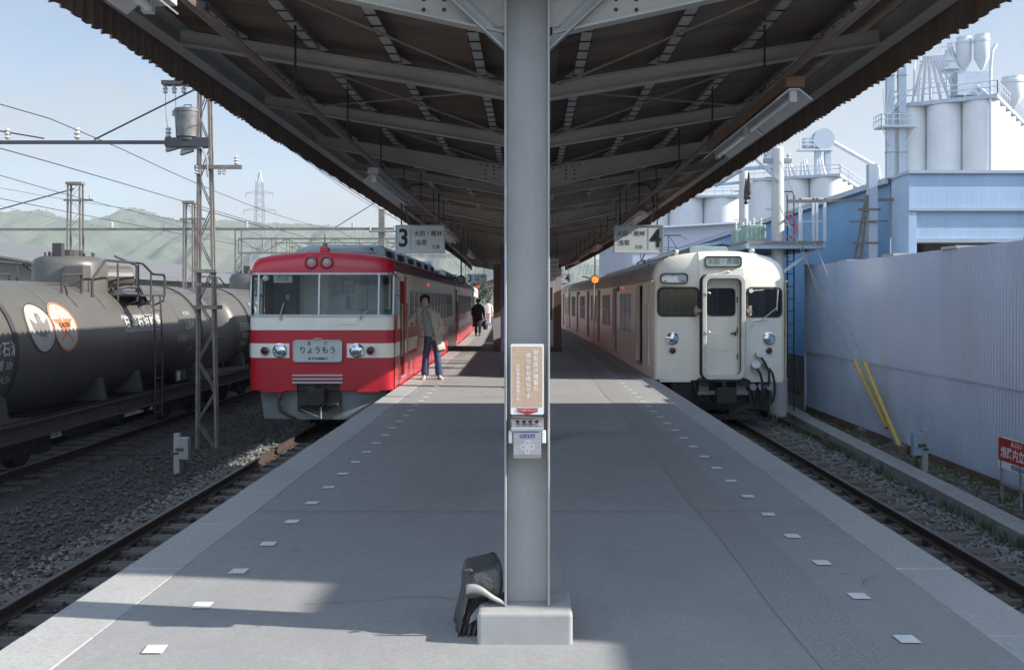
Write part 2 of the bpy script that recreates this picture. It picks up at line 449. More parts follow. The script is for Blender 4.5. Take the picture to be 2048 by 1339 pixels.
# ------------------------------------------------------------------ ground, tracks, platform
ZR = -0.90           # rail top
ZG = -1.08           # ballast level
def strip(name, x0, x1, z, Y0, Y1, m, step=1.0, zb=None, origin=None, kind='structure', amp=0.0):
    mb = MB()
    ys = list(np.arange(Y0, Y1 + 1e-6, step)); rings = []
    for y in ys:
        b = bend(y)
        j = amp * (random.random() - .5)
        if zb is None: rings.append([(x0 + b + j, y, z), (x1 + b - j, y, z)])
        else: rings.append([(x0 + b, y, zb), (x0 + b, y, z), (x1 + b, y, z), (x1 + b, y, zb)])
    mb.loft(rings, 0, closed=False)
    o = mb.build(name, m)
    tag(o, kind=kind)
    return o

def big_ground():
    m = mat('dry earth and gravel', (0.12, 0.105, 0.085), 0.95, var=0.35, scale=0.9, bump=0.5, bscale=14, dirt=(0.075, 0.08, 0.045), dirt_amt=0.6, dirt_scale=0.12)
    mb = MB()
    rings = []
    for r in (0.5, 6, 14, 30, 70, 160, 400, 1000, 2600, 6000):
        rings.append([(r * math.cos(2 * math.pi * k / 40), 20 + r * math.sin(2 * math.pi * k / 40), -1.14) for k in range(40)])
    mb.loft(rings, 0)
    c = len(mb.v); mb.add([(0, 20, -1.14)], [])
    for k in range(40): mb.f.append((c, k, (k + 1) % 40)); mb.m.append(0)
    o = mb.build('ground', m, origin=(0, 20, -1.14)); tag(o, kind='structure')
big_ground()
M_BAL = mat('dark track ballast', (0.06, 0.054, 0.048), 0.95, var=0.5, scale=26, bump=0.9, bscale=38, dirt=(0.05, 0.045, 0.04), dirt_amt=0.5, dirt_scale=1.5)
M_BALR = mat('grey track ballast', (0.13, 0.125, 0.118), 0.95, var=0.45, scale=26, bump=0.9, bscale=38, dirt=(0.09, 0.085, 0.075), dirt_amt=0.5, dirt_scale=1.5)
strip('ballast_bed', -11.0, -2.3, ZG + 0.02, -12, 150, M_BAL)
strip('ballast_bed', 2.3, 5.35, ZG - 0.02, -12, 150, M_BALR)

TXL, TXR, TXT = -3.80, 3.84, -8.20
def stones(name, regions, m, seed):
    """loose stones as one heap of small angular lumps"""
    g = np.random.default_rng(seed)
    base = np.array([(1, 0, 0), (-1, 0, 0), (0, 1, 0), (0, -1, 0), (0, 0, 1), (0, 0, -1)], float)
    fc = np.array([(0, 2, 4), (2, 1, 4), (1, 3, 4), (3, 0, 4), (2, 0, 5), (1, 2, 5), (3, 1, 5), (0, 3, 5)])
    allv, allf, k = [], [], 0
    for (x0, x1, y0, y1, n, size, z) in regions:
        u = g.random(n)
        ys = y0 + (y1 - y0) * u ** 1.5
        xs = x0 + (x1 - x0) * g.random(n)
        s = size * (0.55 + 0.9 * g.random(n) ** 2)
        for i in range(n):
            q = base * (0.7 + 0.6 * g.random((6, 1))) + (g.random((6, 3)) - .5) * 0.5
            a = g.random() * 6.28; ca, sa = math.cos(a), math.sin(a)
            q = q * np.array([1, 0.8, 0.62]) * s[i]
            q = np.stack([q[:, 0] * ca - q[:, 1] * sa, q[:, 0] * sa + q[:, 1] * ca, q[:, 2]], 1)
            q += np.array([xs[i] + bend(ys[i]), ys[i], z + (g.random() - .35) * size * 0.8])
            allv.append(q); allf.append(fc + 6 * k); k += 1
    V = np.concatenate(allv); F = np.concatenate(allf)
    me = bpy.data.meshes.new(name); o0 = V.mean(0)
    me.from_pydata((V - o0).tolist(), [], F.tolist()); me.materials.append(m); me.update()
    o = bpy.data.objects.new(name, me); COL.objects.link(o); o.location = o0
    tag(o, kind='stuff'); return o
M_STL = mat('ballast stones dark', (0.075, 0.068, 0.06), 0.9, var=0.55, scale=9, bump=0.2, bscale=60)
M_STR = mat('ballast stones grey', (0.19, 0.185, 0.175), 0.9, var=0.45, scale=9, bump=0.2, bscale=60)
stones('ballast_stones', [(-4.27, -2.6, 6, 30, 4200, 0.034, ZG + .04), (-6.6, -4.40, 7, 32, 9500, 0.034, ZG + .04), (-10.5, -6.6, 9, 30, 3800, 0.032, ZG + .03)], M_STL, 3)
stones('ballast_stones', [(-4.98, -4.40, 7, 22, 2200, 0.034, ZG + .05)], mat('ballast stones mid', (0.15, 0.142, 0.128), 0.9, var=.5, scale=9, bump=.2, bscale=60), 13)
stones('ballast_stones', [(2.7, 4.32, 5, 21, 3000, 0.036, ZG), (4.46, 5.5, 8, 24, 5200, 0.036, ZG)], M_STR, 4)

def railway_track(X, Y0, Y1, s0, s1, label):
    t = empty('railway_track', (X, Y0, ZR), label=None, kind='structure')
    for sgn in (-1, 1):
        mb = MB(); rings = []
        prof = [(-.05, -.12), (-.05, -.108), (-.009, -.09), (-.009, -.035), (-.03, -.022), (-.03, -.003), (-.024, 0), (.024, 0), (.03, -.003), (.03, -.022), (.009, -.035), (.009, -.09), (.05, -.108), (.05, -.12)]
        ys = list(np.arange(Y0, Y1, 3.0))
        for y in ys:
            rings.append([(sgn * .5335 + px + bend(y), y - Y0, pz) for px, pz in prof])
        mb.loft(rings, 0, True, True)
        n = len(prof)
        for i, f in enumerate(mb.f):
            if len(f) == 4 and {f[0] % n, f[1] % n} == {6, 7}: mb.m[i] = 1
        mb.build('rail', [M_RAIL, M_RAILTOP], t)
    first = None
    g = random.Random(int(abs(X) * 100))
    for i, y in enumerate(np.arange(s0, s1, 0.56)):
        if first is None:
            mb = MB(); mb.box(-1.02, 1.02, -.10, .10, -.24, -.12, 0)
            for sx_ in (-.62, -.45, .45, .62): mb.box(sx_ - .03, sx_ + .03, -.05, .05, -.12, -.098, 1)
            first = mb.build('sleeper', [M_SLEEP, M_RAIL], t, bevel=0.012); o = first
        else:
            o = first.copy(); COL.objects.link(o); o.parent = t
        o.location = (bend(y) + g.uniform(-.03, .03), y - Y0, g.uniform(-.008, .01)); o.rotation_euler = (0, 0, g.uniform(-.025, .025))
    return t
railway_track(TXL, -12, 120, 1.0, 26, '')
railway_track(TXR, -12, 120, 1.0, 26, '')
railway_track(TXT, -12, 120, 5.0, 30, '')

XL, XR, KL, KR = -2.45, 2.545, -2.095, 2.20
strip('platform', KL, KR, 0.0, -14, 140, M_ASPH, zb=-1.1)
def kerb(x0, x1):
    mb = MB()
    for y in np.arange(-14.4, 139, 1.2):
        q = y + 1.194
        b0, b1 = bend(y), bend(q)
        dz = random.uniform(-.002, .002)
        v = [(x0 + b0, y, -.16), (x1 + b0, y, -.16), (x1 + b1, q, -.16), (x0 + b1, q, -.16), (x0 + b0, y, .003 + dz), (x1 + b0, y, .003 + dz), (x1 + b1, q, .003 + dz), (x0 + b1, q, .003 + dz)]
        mb.add(v, [(0, 3, 2, 1), (4, 5, 6, 7), (0, 1, 5, 4), (1, 2, 6, 5), (2, 3, 7, 6), (3, 0, 4, 7)])
    tag(mb.build('platform_kerb', M_KERB, bevel=0.008), kind='structure')
kerb(XL, KL - .002); kerb(KR + .002, XR)
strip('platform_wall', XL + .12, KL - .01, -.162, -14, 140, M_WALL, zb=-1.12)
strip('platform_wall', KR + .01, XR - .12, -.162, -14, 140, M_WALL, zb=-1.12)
mb = MB(); rings = []
for y in np.arange(1.2, 120, 1.0):
    rings.append([(1.28 + bend(y) + .012 * math.sin(y * 2.1), y, .0035), (1.62 + bend(y) + .015 * math.sin(y * 1.3), y, .0035)])
mb.loft(rings, 0, closed=False)
tag(mb.build('platform_patch', mat('darker asphalt patch', (0.265, 0.26, 0.25), 0.9, var=0.25, scale=50, bump=0.35, bscale=240)), kind='structure')
mb = MB()
for x, y0, st in ((-1.735, 4.605, .663), (1.795, 4.742, .69)):
    for i in range(90):
        y = y0 + i * st - st * 4
        if y < 2: continue
        b = bend(y); s_ = .048
        jx = random.uniform(-.006, .006)
        mb.add([(x + b - s_ + jx, y - .055, .007), (x + b + s_ + jx, y - .055, .007), (x + b + s_ - jx, y + .055, .007), (x + b - s_ - jx, y + .055, .007)], [(0, 1, 2, 3)])
tag(mb.build('platform_markings', M_MARK), kind='structure')
# hairline cracks and filled seams in the asphalt
mb = MB(); gk = random.Random(21)
for (x, y, a, n_) in ((-1.2, 5.3, .4, 26), (.9, 6.2, 1.9, 22), (-.6, 8.4, 2.7, 30), (1.1, 9.5, .9, 30), (-1.6, 10.8, 1.2, 26), (.3, 13.5, 2.9, 34), (1.9, 5.6, 1.7, 18), (-1.0, 17.5, .2, 30)):
    w_ = .0022
    for i in range(n_):
        a += gk.uniform(-.5, .5); l_ = gk.uniform(.04, .09); x2, y2 = x + l_ * math.cos(a), y + l_ * math.sin(a); w2 = max(.0012, w_ * gk.uniform(.7, 1.25) if w_ < .006 else .004)
        if not (KL + .05 < x2 < KR - .05): break
        px, py = -math.sin(a), math.cos(a)
        mb.add([(x - px * w_, y - py * w_, .0055), (x + px * w_, y + py * w_, .0055), (x2 + px * w2, y2 + py * w2, .0055), (x2 - px * w2, y2 - py * w2, .0055)], [(0, 1, 2, 3)])
        x, y, w_ = x2, y2, w2
for y in (7.6, 12.1, 16.6, 21.1, 25.6):
    xs_ = np.linspace(KL + .01, KR - .01, 24); prev = None
    for x in xs_:
        q = (x + bend(y), y + gk.uniform(-.008, .008))
        if prev: mb.add([(prev[0], prev[1] - .004, .0058), (q[0], q[1] - .004, .0058), (q[0], q[1] + .004, .0058), (prev[0], prev[1] + .004, .0058)], [(0, 1, 2, 3)])
        prev = q
tag(mb.build('platform_seams', mat('dark seam filler', (.17, .17, .17), .9, var=.3, scale=9)), kind='structure')
# cable trough path beside the right track
mb = MB(); rings = []
pl = [(9.0, 5.18, 5.50), (10.7, 5.29, 5.60), (13, 5.40, 5.72), (16, 5.52, 5.85), (19, 5.64, 5.98), (21.5, 5.74, 6.08), (22.2, 5.78, 6.16), (23.2, 5.62, 6.22), (24.5, 5.62, 6.22)]
for y, a, b in pl: rings.append([(a, y, -1.12), (a, y, -.90), (b, y, -.90), (b, y, -1.12)])
mb.loft(rings, 0, closed=False)
tag(mb.build('cable_trough_path', mat('trough concrete', (0.30, 0.30, 0.29), 0.85, var=0.12, scale=9, bump=0.3, bscale=60, dirt=(0.16, 0.16, 0.14), dirt_amt=0.4, dirt_scale=2)), kind='structure')
strip('verge', 5.55, 7.4, -1.0, 5, 60, mat('weedy dark earth', (0.10, 0.085, 0.06), 0.95, var=0.5, scale=7, bump=0.8, bscale=30, dirt=(0.05, 0.065, 0.025), dirt_amt=0.8, dirt_scale=2.5))
stones('verge_stones', [(5.9, 6.45, 9, 23, 900, 0.03, -.99)], M_STR, 8)
def grass_tufts():
    g = np.random.default_rng(5); mb = MB()
    for i in range(420):
        y = 9 + 14 * g.random() ** 1.3
        x = 6.42 - .45 * abs(g.normal()) if g.random() < .6 else 5.15 + .22 * (y - 9) / 14 + .1 * g.random()
        hgt = .05 + .09 * g.random()
        for k in range(7):
            a = g.random() * 6.28; r = .03 * g.random()
            bx, by = x + r * math.cos(a), y + r * math.sin(a)
            tx, ty = bx + .07 * math.cos(a) * g.random(), by + .07 * math.sin(a) * g.random()
            wv = .006
            mb.add([(bx - wv * math.sin(a), by + wv * math.cos(a), -1.02), (bx + wv * math.sin(a), by - wv * math.cos(a), -1.02), (tx, ty, -1.0 + hgt)], [(0, 1, 2)])
    tag(mb.build('grass', mat('winter grass', (0.075, 0.10, 0.035), 0.8, var=0.5, scale=3)), kind='stuff')
grass_tufts()

# ------------------------------------------------------------------ the canopy over the platform
ZP, SL = 3.15, 0.16          # underside of the purlins on the centre line, slope outwards
Y_END = 56.0
RAF = [4.87 + 2.26 * i for i in range(0, 23)]
can = empty('platform_canopy', (0, 4.87, 0), label='long steel canopy with butterfly corrugated roof sheltering the whole platform', cat='canopy')
OFF = (0, -4.87, 0)
mb = MB(OFF)
ys = np.arange(4.35, Y_END, .13 / 4)
for sgn in (-1, 1):
    rings = []
    for y in ys:
        b = bend(y); zc = .024 * math.sin(2 * math.pi * y / .13)
        rings.append([(sgn * x + b, y, ZP + .12 + SL * x + zc) for x in (.16, 1.4, 2.72)])
    mb.loft(rings, 0, closed=False)
mb.build('roof_sheet', M_ROOF, can, smooth=60)
for sgn in (-1, 1):
    mb = MB(OFF); rings = []
    for y in ys:
        b = bend(y); k = .022 * math.sin(2 * math.pi * y / .13) + .006 * math.sin(y * 2.7); zz = .008 * math.sin(y * 57.1)
        rings.append([(sgn * (2.63 + k) + b, y, 3.262 + zz), (sgn * (2.63 + k) + b, y, 3.62)])
    mb.loft(rings, 0, closed=False)
    mb.build('valance', M_VAL, can, smooth=60)
    # edge channel carrying the valance
    mb = MB(OFF); rings = []
    for y in np.arange(4.35, Y_END, 2.0):
        b = bend(y)
        rings.append([(sgn * x + b, y, z) for x, z in ((2.50, 3.44), (2.585, 3.425), (2.585, 3.60), (2.50, 3.615), (2.50, 3.60), (2.57, 3.585), (2.57, 3.445), (2.50, 3.455))])
    mb.loft(rings, 0, True, True)
    mb.build('edge_channel', M_CANOPY, can)
    for x in (.34, .94, 1.53, 2.10):
        mb = MB(OFF)
        zb = ZP + SL * x
        pts = np.arange(4.35, Y_END - .3, 2.26)
        for a in pts:
            q = min(a + 2.26, Y_END)
            p0, p1 = Vector((sgn * x + bend(a), a, zb)), Vector((sgn * x + bend(q), q, zb))
            mb.beam(p0 + Vector((0, 0, .006)), p1 + Vector((0, 0, .006)), .062, .010, 0)
            mb.beam(p0 + Vector((sgn * .028, 0, .052)), p1 + Vector((sgn * .028, 0, .052)), .008, .082, 0)
        for y in np.arange(4.5, 26, .23):
            b = bend(y)
            mb.box(sgn * x + b - .037, sgn * x + b + .037, y - .007, y + .007, zb - .007, zb - .001, 1)
            mb.box(sgn * x + b + sgn * .034 - .005, sgn * x + b + sgn * .034 + .005, y - .006, y + .006, zb - .006, zb + .1, 1)
        mb.build('purlin', [M_CANOPY, M_DARK], can)
    # lamp rail and its hanger rods
    mb = MB(OFF); mb.tube([(sgn * 1.52 + bend(y), y, 2.95) for y in np.arange(4.35, 40, 2.0)], .024, 8); mb.build('lamp_rail', mat('rail brown paint', (0.15, 0.11, 0.09), 0.6), can)
    mb = MB(OFF)
    for i, y in enumerate(np.arange(4.6, 40, 1.85)):
        mb = MB(OFF)
        mb.cyl((sgn * 1.52 + bend(y), y, 2.95), (sgn * 1.52 + bend(y), y, ZP + SL * 1.52 + .05), .008, n=6)
        mb.box(sgn * 1.52 + bend(y) - .03, sgn * 1.52 + bend(y) + .03, y - .03, y + .03, 2.955, 2.985)
        mb.build('hanger_rod', M_DARK, can)
# centre trough, coloured near black to stand in for shade in the valley
mb = MB(OFF); rings = []
for y in np.arange(4.35, Y_END, 2.0):
    b = bend(y); rings.append([(x + b, y, z) for x, z in ((-.18, 3.30), (-.18, 3.16), (.18, 3.16), (.18, 3.30), (.16, 3.30), (.16, 3.18), (-.16, 3.18), (-.16, 3.30))])
mb.loft(rings, 0, True, True); mb.build('shade_gutter', M_DARK, can)
def rafter(y, deep):
    for sgn in (-1, 1):
        mb = MB(OFF); b = bend(y)
        x0, x1 = .11, 2.50
        h0, h1 = (.25, .11) if deep else (.115, .10)
        def top(x): return ZP + SL * x - .004
        def hh(x): return h0 + (h1 - h0) * min(1, (x - x0) / (x1 - x0))
        mb.add([(sgn * x0 + b, y - .006, top(x0)), (sgn * x1 + b, y - .006, top(x1)), (sgn * x1 + b, y - .006, top(x1) - hh(x1)), (sgn * x0 + b, y - .006, top(x0) - hh(x0)),
                (sgn * x0 + b, y + .006, top(x0)), (sgn * x1 + b, y + .006, top(x1)), (sgn * x1 + b, y + .006, top(x1) - hh(x1)), (sgn * x0 + b, y + .006, top(x0) - hh(x0))],
               [(0, 1, 2, 3), (7, 6, 5, 4), (0, 4, 5, 1), (1, 5, 6, 2), (2, 6, 7, 3), (3, 7, 4, 0)])
        mb.beam((sgn * x0 + b, y, top(x0) - hh(x0)), (sgn * x1 + b, y, top(x1) - hh(x1)), .085, .011)
        mb.beam((sgn * x0 + b, y, top(x0) - .008), (sgn * x1 + b, y, top(x1) - .008), .085, .009)
        for x in (.34, .94, 1.53, 2.10):                     # purlin cleats
            mb.add([(sgn * (x - .10) + b, y - .045, top(x)), (sgn * x + b, y - .045, top(x) + .07), (sgn * x + b, y - .045, top(x))], [(0, 1, 2)])
            mb.box(sgn * x + b - .008, sgn * x + b + .008, y - .05, y + .05, top(x) + .01, top(x) + .06)
        if deep:                                             # splice plate rivets
            for i in range(2):
                for k in range(3): mb.lathe([(0, 0), (.011, 0), (.008, -.007), (0, -.009)], (sgn * (.42 + .1 * i) + b, y - .0065, top(.4) - .075 - .05 * k), 6, 1, 'y')
            for k in range(6): mb.lathe([(0, 0), (.011, 0), (.008, -.007), (0, -.009)], (sgn * (.2 + .075 * k) + b, y - .0065, top(.2 + .075 * k) - .04), 6, 1, 'y')
        mb.build('rafter', [M_CANOPY, M_DARK], can)
for i, y in enumerate(RAF):
    if y < Y_END - .5: rafter(y, i % 3 == 0)
mb = MB(OFF)
for k, (a, q) in enumerate(zip(RAF[:-1], RAF[1:])):
    if q > 24: break
    for sgn in (-1, 1):
        mb.cyl((sgn * .2 + bend(q), q - .05, ZP - .005), (sgn * 1.95 + bend(a), a + .05, ZP + SL * 1.95 - .01), .0085, n=6)
        if k % 2: mb.cyl((sgn * .2 + bend(a), a + .05, ZP - .02), (sgn * 1.95 + bend(q), q - .05, ZP + SL * 1.95 - .025), .0085, n=6)
mb.build('tie_rod', mat('pale tie rod', (0.30, 0.24, 0.18), 0.55), can)
# bent conduits dropping from a rafter to the hanging signs
for sgn in (-1, 1):
    x = sgn * 1.5; mb = MB(OFF)
    mb.tube([(x + sgn * -.02, 13.85, 3.22), (x + sgn * .12, 13.85, 3.22), (x + sgn * .2, 13.85, 3.16), (x + sgn * .21, 13.85, 2.98), (x + sgn * .24, 13.9, 2.92), (x + sgn * .42, 15.8, 2.84)], .014, 8)
    mb.build('conduit', M_DARK, can)

# pillars: rolled H sections on concrete plinths
def pillar(y, label, lower):
    t = empty('canopy_pillar', (bend(y) - .014, y, 0), label=label, cat='pillar')
    mb = MB()
    z0 = .15
    mb.box(-.109, -.098, -.10, .10, z0, 3.13); mb.box(.098, .109, -.10, .10, z0, 3.13); mb.box(-.098, .098, -.004, .004, z0, 3.13)
    mb.box(-.098, .098, -.012, -.004, z0, z0 + .012)
    mb.build('column', M_PILLAR, t, bevel=0.003)
    mb = MB()
    mb.box(-.235, .215, -.19, .17, -.02, .15)
    mb.build('concrete_plinth', M_CONC, t, bevel=0.018, seg=3)
    for sgn in (-1, 1):
        mb = MB(); mb.beam((sgn * .109, -.055, 2.83), (sgn * .52, -.055, 3.24 - .03), .055, .008); mb.beam((sgn * .109, -.03, 2.86), (sgn * .5, -.03, 3.24), .008, .05)
        mb.build('knee_brace', M_PILLAR, t)
        mb = MB(); mb.box(min(sgn * .109, sgn * .16), max(sgn * .109, sgn * .16), -.012, .0, 2.95, 3.13); mb.build('gusset', M_CANOPY, t)
    return t
PY = 4.87
pillar(PY, 'grey steel pillar on a white plinth, standing nearest, carrying the orange notice', True)
for i in range(1, 5):
    y = PY + 6.78 * i; mb = MB((bend(y) - .014, y - PY, 0))
    mb.box(-.109, -.098, -.10, .10, .15, 3.13); mb.box(.098, .109, -.10, .10, .15, 3.13); mb.box(-.098, .098, -.004, .004, .15, 3.13)
    mb.box(-.235, .215, -.19, .17, 0, .15)
    mb.build('far_column', M_PILLAR, can)
# ------------------------------------------------------------------ things on the platform and under the canopy
# orange notice with an ashtray under it, strapped between the flanges of the nearest pillar
FX, FY = -.013, PY - .135
t = empty('notice_board', (FX, FY, 1.07), label='orange notice board with white vertical lettering strapped to the nearest pillar', cat='notice board')
def fN(u, v, d): return (u, -d, v)
mb = MB(); mb.prism(rrect(.158, .335, .006, 2, (0, .172)), fN, -.008, .0); mb.build('frame', M_SIGNW, t)
mb = MB(); mb.prism([(-.072, .042), (.072, .042), (.072, .328), (-.072, .328)], fN, .0005, .002); mb.build('face', M_ORANGE, t)
mb = MB()
for s_, cx, top, sz in (("御家族が無事の", .040, .312, .027), ("帰りをお待ちです", .004, .296, .026), ("佐野東武鉄道協力会", -.045, .245, .0185)):
    for i, ch in enumerate(s_):
        mb.text(ch, sz, lambda u, v, d, cx=cx, z=top - (i + .5) * sz * 1.06: (cx + u, -.0032, z + v), 0, bold=.010)
mb.build('lettering', M_WHITE, t)
mb = MB(); mb.prism([(-.05, .034), (.05, .034), (.05, .018), (0, .004), (-.05, .018)], fN, .0005, .002)
mb.build('red_arrow', M_RED, t)
mb = MB(); mb.text("タバコは吸いがら入れへ", .0088, lambda u, v, d: (u, -.003, .024 + v), 0, bold=.01); mb.build('arrow_lettering', M_WHITE, t)
t = empty('wall_ashtray', (FX, FY, .872), label='stainless steel ashtray box with four stub holes below the orange notice', cat='ashtray')
mb = MB(); mb.prism([(-.0, .0), (-.07, .0), (-.075, .02), (-.075, .125), (-.01, .155), (.055, .17), (.06, .172), (.06, .0)], lambda u, v, d: (d, u + .03, v), -.066, .066)
mb.build('body', M_STEEL, t, bevel=0.006)
mb = MB(); mb.prism([(-.094, .128), (-.094, .15), (-.03, .178), (.055, .195), (.055, .172), (-.02, .158)], lambda u, v, d: (d, u + .03, v), -.078, .078)
mb.build('lid', M_STEEL, t, bevel=0.006)
for i in range(4):
    mb = MB(); c = (-.045 + .03 * i, -.042, .172)
    mb.lathe([(0, -.004), (.008, -.004), (.009, 0), (.011, .001), (.011, .004), (.008, .005), (.0075, -.002), (0, -.003)], (0, 0, 0), 14, 0, 'z')
    o = mb.build('stub_hole', M_DARK, t); o.location = c; o.rotation_euler = (R(24), 0, 0)
mb = MB(); mb.box(-.036, .036, -.0475, -.046, .098, .114); mb.build('blue_plate', M_BLUE, t)
mb = MB(); mb.text("すいがら入", .0135, lambda u, v, d: (u, -.049, .106 + v), 0, bold=.02); mb.build('plate_lettering', M_WHITE, t)
mb = MB()
for k in range(4):
    a = R(90 * k); mb.ring(circ(.0125, 14, (.02 * math.cos(a), .055 + .02 * math.sin(a))), circ(.0085, 14, (.02 * math.cos(a), .055 + .02 * math.sin(a))), lambda u, v, d: (u, -d, v), .0455, .0475)
mb.ring(circ(.006, 10, (0, .055)), circ(.003, 10, (0, .055)), lambda u, v, d: (u, -d, v), .0455, .0475)
mb.build('emblem', mat('pale emblem', (.55, .55, .56), .4), t)
for sgn in (-1, 1):
    mb = MB(); mb.box(sgn * .079 - .009, sgn * .079 + .009, -.03, .03, .07, .125); mb.build('bracket', M_SIGNW, t, bevel=.003)

# hanging platform signs
def platform_sign(X, Y, num, label, left, wd=.79, ht=.455, zt=2.817, scale=1.0):
    t = empty('platform_sign', (X, Y, zt - ht), label=label, cat='platform sign', group='hanging platform number signs')
    def f(u, v, d): return (u, -d, v + ht / 2)
    mb = MB(); mb.prism(rrect(wd - .03, ht - .03, .004, 2), f, -.03, .028); mb.build('board', M_SIGNW, t)
    mb = MB(); mb.ring(rrect(wd, ht, .008, 3), rrect(wd - .034, ht - .034, .004, 3), f, -.036, .036); mb.build('frame', M_ALU, t)
    s = wd / .79
    mb = MB()
    nx = -.265 * s if left else .27 * s; sgn = 1 if left else -1
    mb.text(num, .40 * s, lambda u, v, d: (nx + u, -.031, ht / 2 + v + .005), 0, bold=.022, sx=.86)
    if not left: mb.text("番", .055 * s, lambda u, v, d: (nx + .04 * s + u, -.0312, .075 * s + v), 0, bold=.012)
    lx = nx + sgn * .118 * s
    mb.box(lx - .0025, lx + .0025, -.0312, -.030, .05 * s, ht - .05 * s)
    cx = (lx + sgn * (wd / 2 if left else wd / 2)) / 2 if False else (.13 * s if left else -.125 * s)
    mb.text("太田・館林", .092 * s, lambda u, v, d: (cx + u, -.031, ht * .69 + v), 0, bold=.008)
    mb.text("浅草", .098 * s, lambda u, v, d: (cx - .112 * s + u, -.031, ht * .36 + v), 0, bold=.008)
    mb.text("方面", .065 * s, lambda u, v, d: (cx + .125 * s + u, -.031, ht * .22 + v), 0, bold=.006)
    mb.build('lettering', M_BLACK, t)
    for sx_ in (-.3 * s, .3 * s):
        mb = MB(); mb.cyl((sx_, 0, ht), (sx_, 0, 3.33 - (zt - ht)), .011, n=8); mb.build('hanger', M_DARK, t)
platform_sign(-1.765, 16, '3', 'hanging white sign with a big black 3, above the red train', True)
platform_sign(1.745, 16, '4', 'hanging white sign with a big black 4, beside the cream train roof', False)
platform_sign(-2.10 + bend(46), 46, '3', 'small far hanging sign with a 3, just left of the kiosk', True, wd=.92, ht=.42, zt=2.80)
platform_sign(1.78 + bend(46), 46, '4', 'small far hanging sign with a 4, just right of the kiosk', False, wd=.92, ht=.42, zt=2.80)

# repeater signal lamps on long rods
def signal_lamp(X, Y, lit, label):
    z = 1.62 + 40 / 1991 * Y
    t = empty('signal_lamp', (X, Y, z), label=label, cat='signal lamp', group='round signal lamps hung on rods')
    mb = MB(); mb.lathe([(0, .12), (.10, .11), (.125, .06), (.13, -.02), (.105, -.03), (.105, .0), (0, .01)], (0, 0, 0), 20, 0, 'y'); mb.build('housing', M_DARK, t, smooth=40)
    mb = MB(); mb.lathe([(0, -.022), (.07, -.018), (.10, -.004), (.10, .004), (0, .004)], (0, 0, 0), 20, 0, 'y')
    mb.build('lens', emit_mat('amber lamp glow', (1.0, .27, .035), .55) if lit else mat('unlit lamp lens', (.22, .22, .2), .3), t, smooth=40)
    mb = MB(); mb.cyl((0, .03, .12), (0, .03, 3.34 - z), .018, n=8); mb.build('rod', M_DARK, t)
    mb = MB(); mb.tube([(-.12 if not lit else -.12, .03, .03), (-.35, .05, .09)], .02, 6); mb.build('side_arm', M_DARK, t)
signal_lamp(-1.94, 28, False, 'unlit round grey signal lamp on a rod above the red train roof')
signal_lamp(1.83, 28, True, 'glowing amber signal lamp on a rod beside the cream train')
def red_ball(X, Y, z, label):
    t = empty('red_lamp', (X, Y, z), label=label, cat='lamp')
    mb = MB(); mb.lathe([(0, -.07), (.05, -.05), (.07, 0), (.05, .05), (0, .07)], (0, 0, 0), 14); mb.build('globe', emit_mat('red lamp glow', (1, .05, .03), .45), t, smooth=60)
    mb = MB(); mb.cyl((0, 0, .1), (0, 0, .42), .012, n=6); mb.build('stem', M_DARK, t)
red_ball(-2.02 + bend(45), 45.5, 2.2, 'small red lamp hanging below the far number 3 sign')

# fluorescent fittings
def lamp_fitting(sgn, Y0, length, label):
    X = sgn * 1.56
    t = empty('lamp_fitting', (X + bend(Y0), Y0, 2.78), label=label, cat='lamp fitting', group='fluorescent fittings under the canopy')
    t.rotation_euler = (0, 0, math.atan2(-(bend(Y0 + length) - bend(Y0)), length))
    mb = MB(); mb.box(-.055, .055, 0, length + .1, .09, .155); mb.build('raceway', M_BROWN if sgn > 0 else M_CANOPY, t, bevel=.004)
    mb = MB()
    pr = [(-.11, .02), (-.03, .085), (.03, .085), (.11, .02), (.105, .015), (.028, .077), (-.028, .077), (-.105, .015)]
    n = max(1, round(length / 1.3))
    for i in range(n):
        a, q = .02 + i * length / n, (i + 1) * length / n - .04
        mb.loft([[(x, a, z) for x, z in pr], [(x, q, z) for x, z in pr]], 0, True, True)
    mb.build('reflector', M_TINREF, t)
    for i in range(n):
        a, q = .02 + i * length / n, (i + 1) * length / n - .04
        m2 = MB(); m2.cyl((0, a + .06, .035), (0, q - .06, .035), .019, n=10); m2.build('tube', M_TUBE, t, smooth=40)
        for yy in (a + .045, q - .045):
            m3 = MB(); m3.box(-.022, .022, yy - .02, yy + .02, .01, .088); m3.build('end_cap', M_TINREF, t)
for sgn, Y0, ln, lb in ((1, 5.85, 2.5, 'long fluorescent fitting hung from a brown raceway, nearest on the right'), (-1, 2.9, 1.25, 'pale fluorescent fitting at the top left corner of the canopy'),
                        (-1, 9.9, 2.6, 'fluorescent fitting on the left side, before the number 3 sign'), (1, 13.9, 2.7, 'fluorescent fitting on the right side, before the number 4 sign'),
                        (-1, 18.4, 2.6, 'fluorescent fitting right behind the number 3 sign'), (1, 22.5, 2.6, 'fluorescent fitting behind the number 4 sign'),
                        (-1, 26.5, 2.6, 'far fluorescent fitting, the last seen on the left'), (1, 31, 2.6, 'far fluorescent fitting, the last seen on the right')):
    lamp_fitting(sgn, Y0, ln, lb)

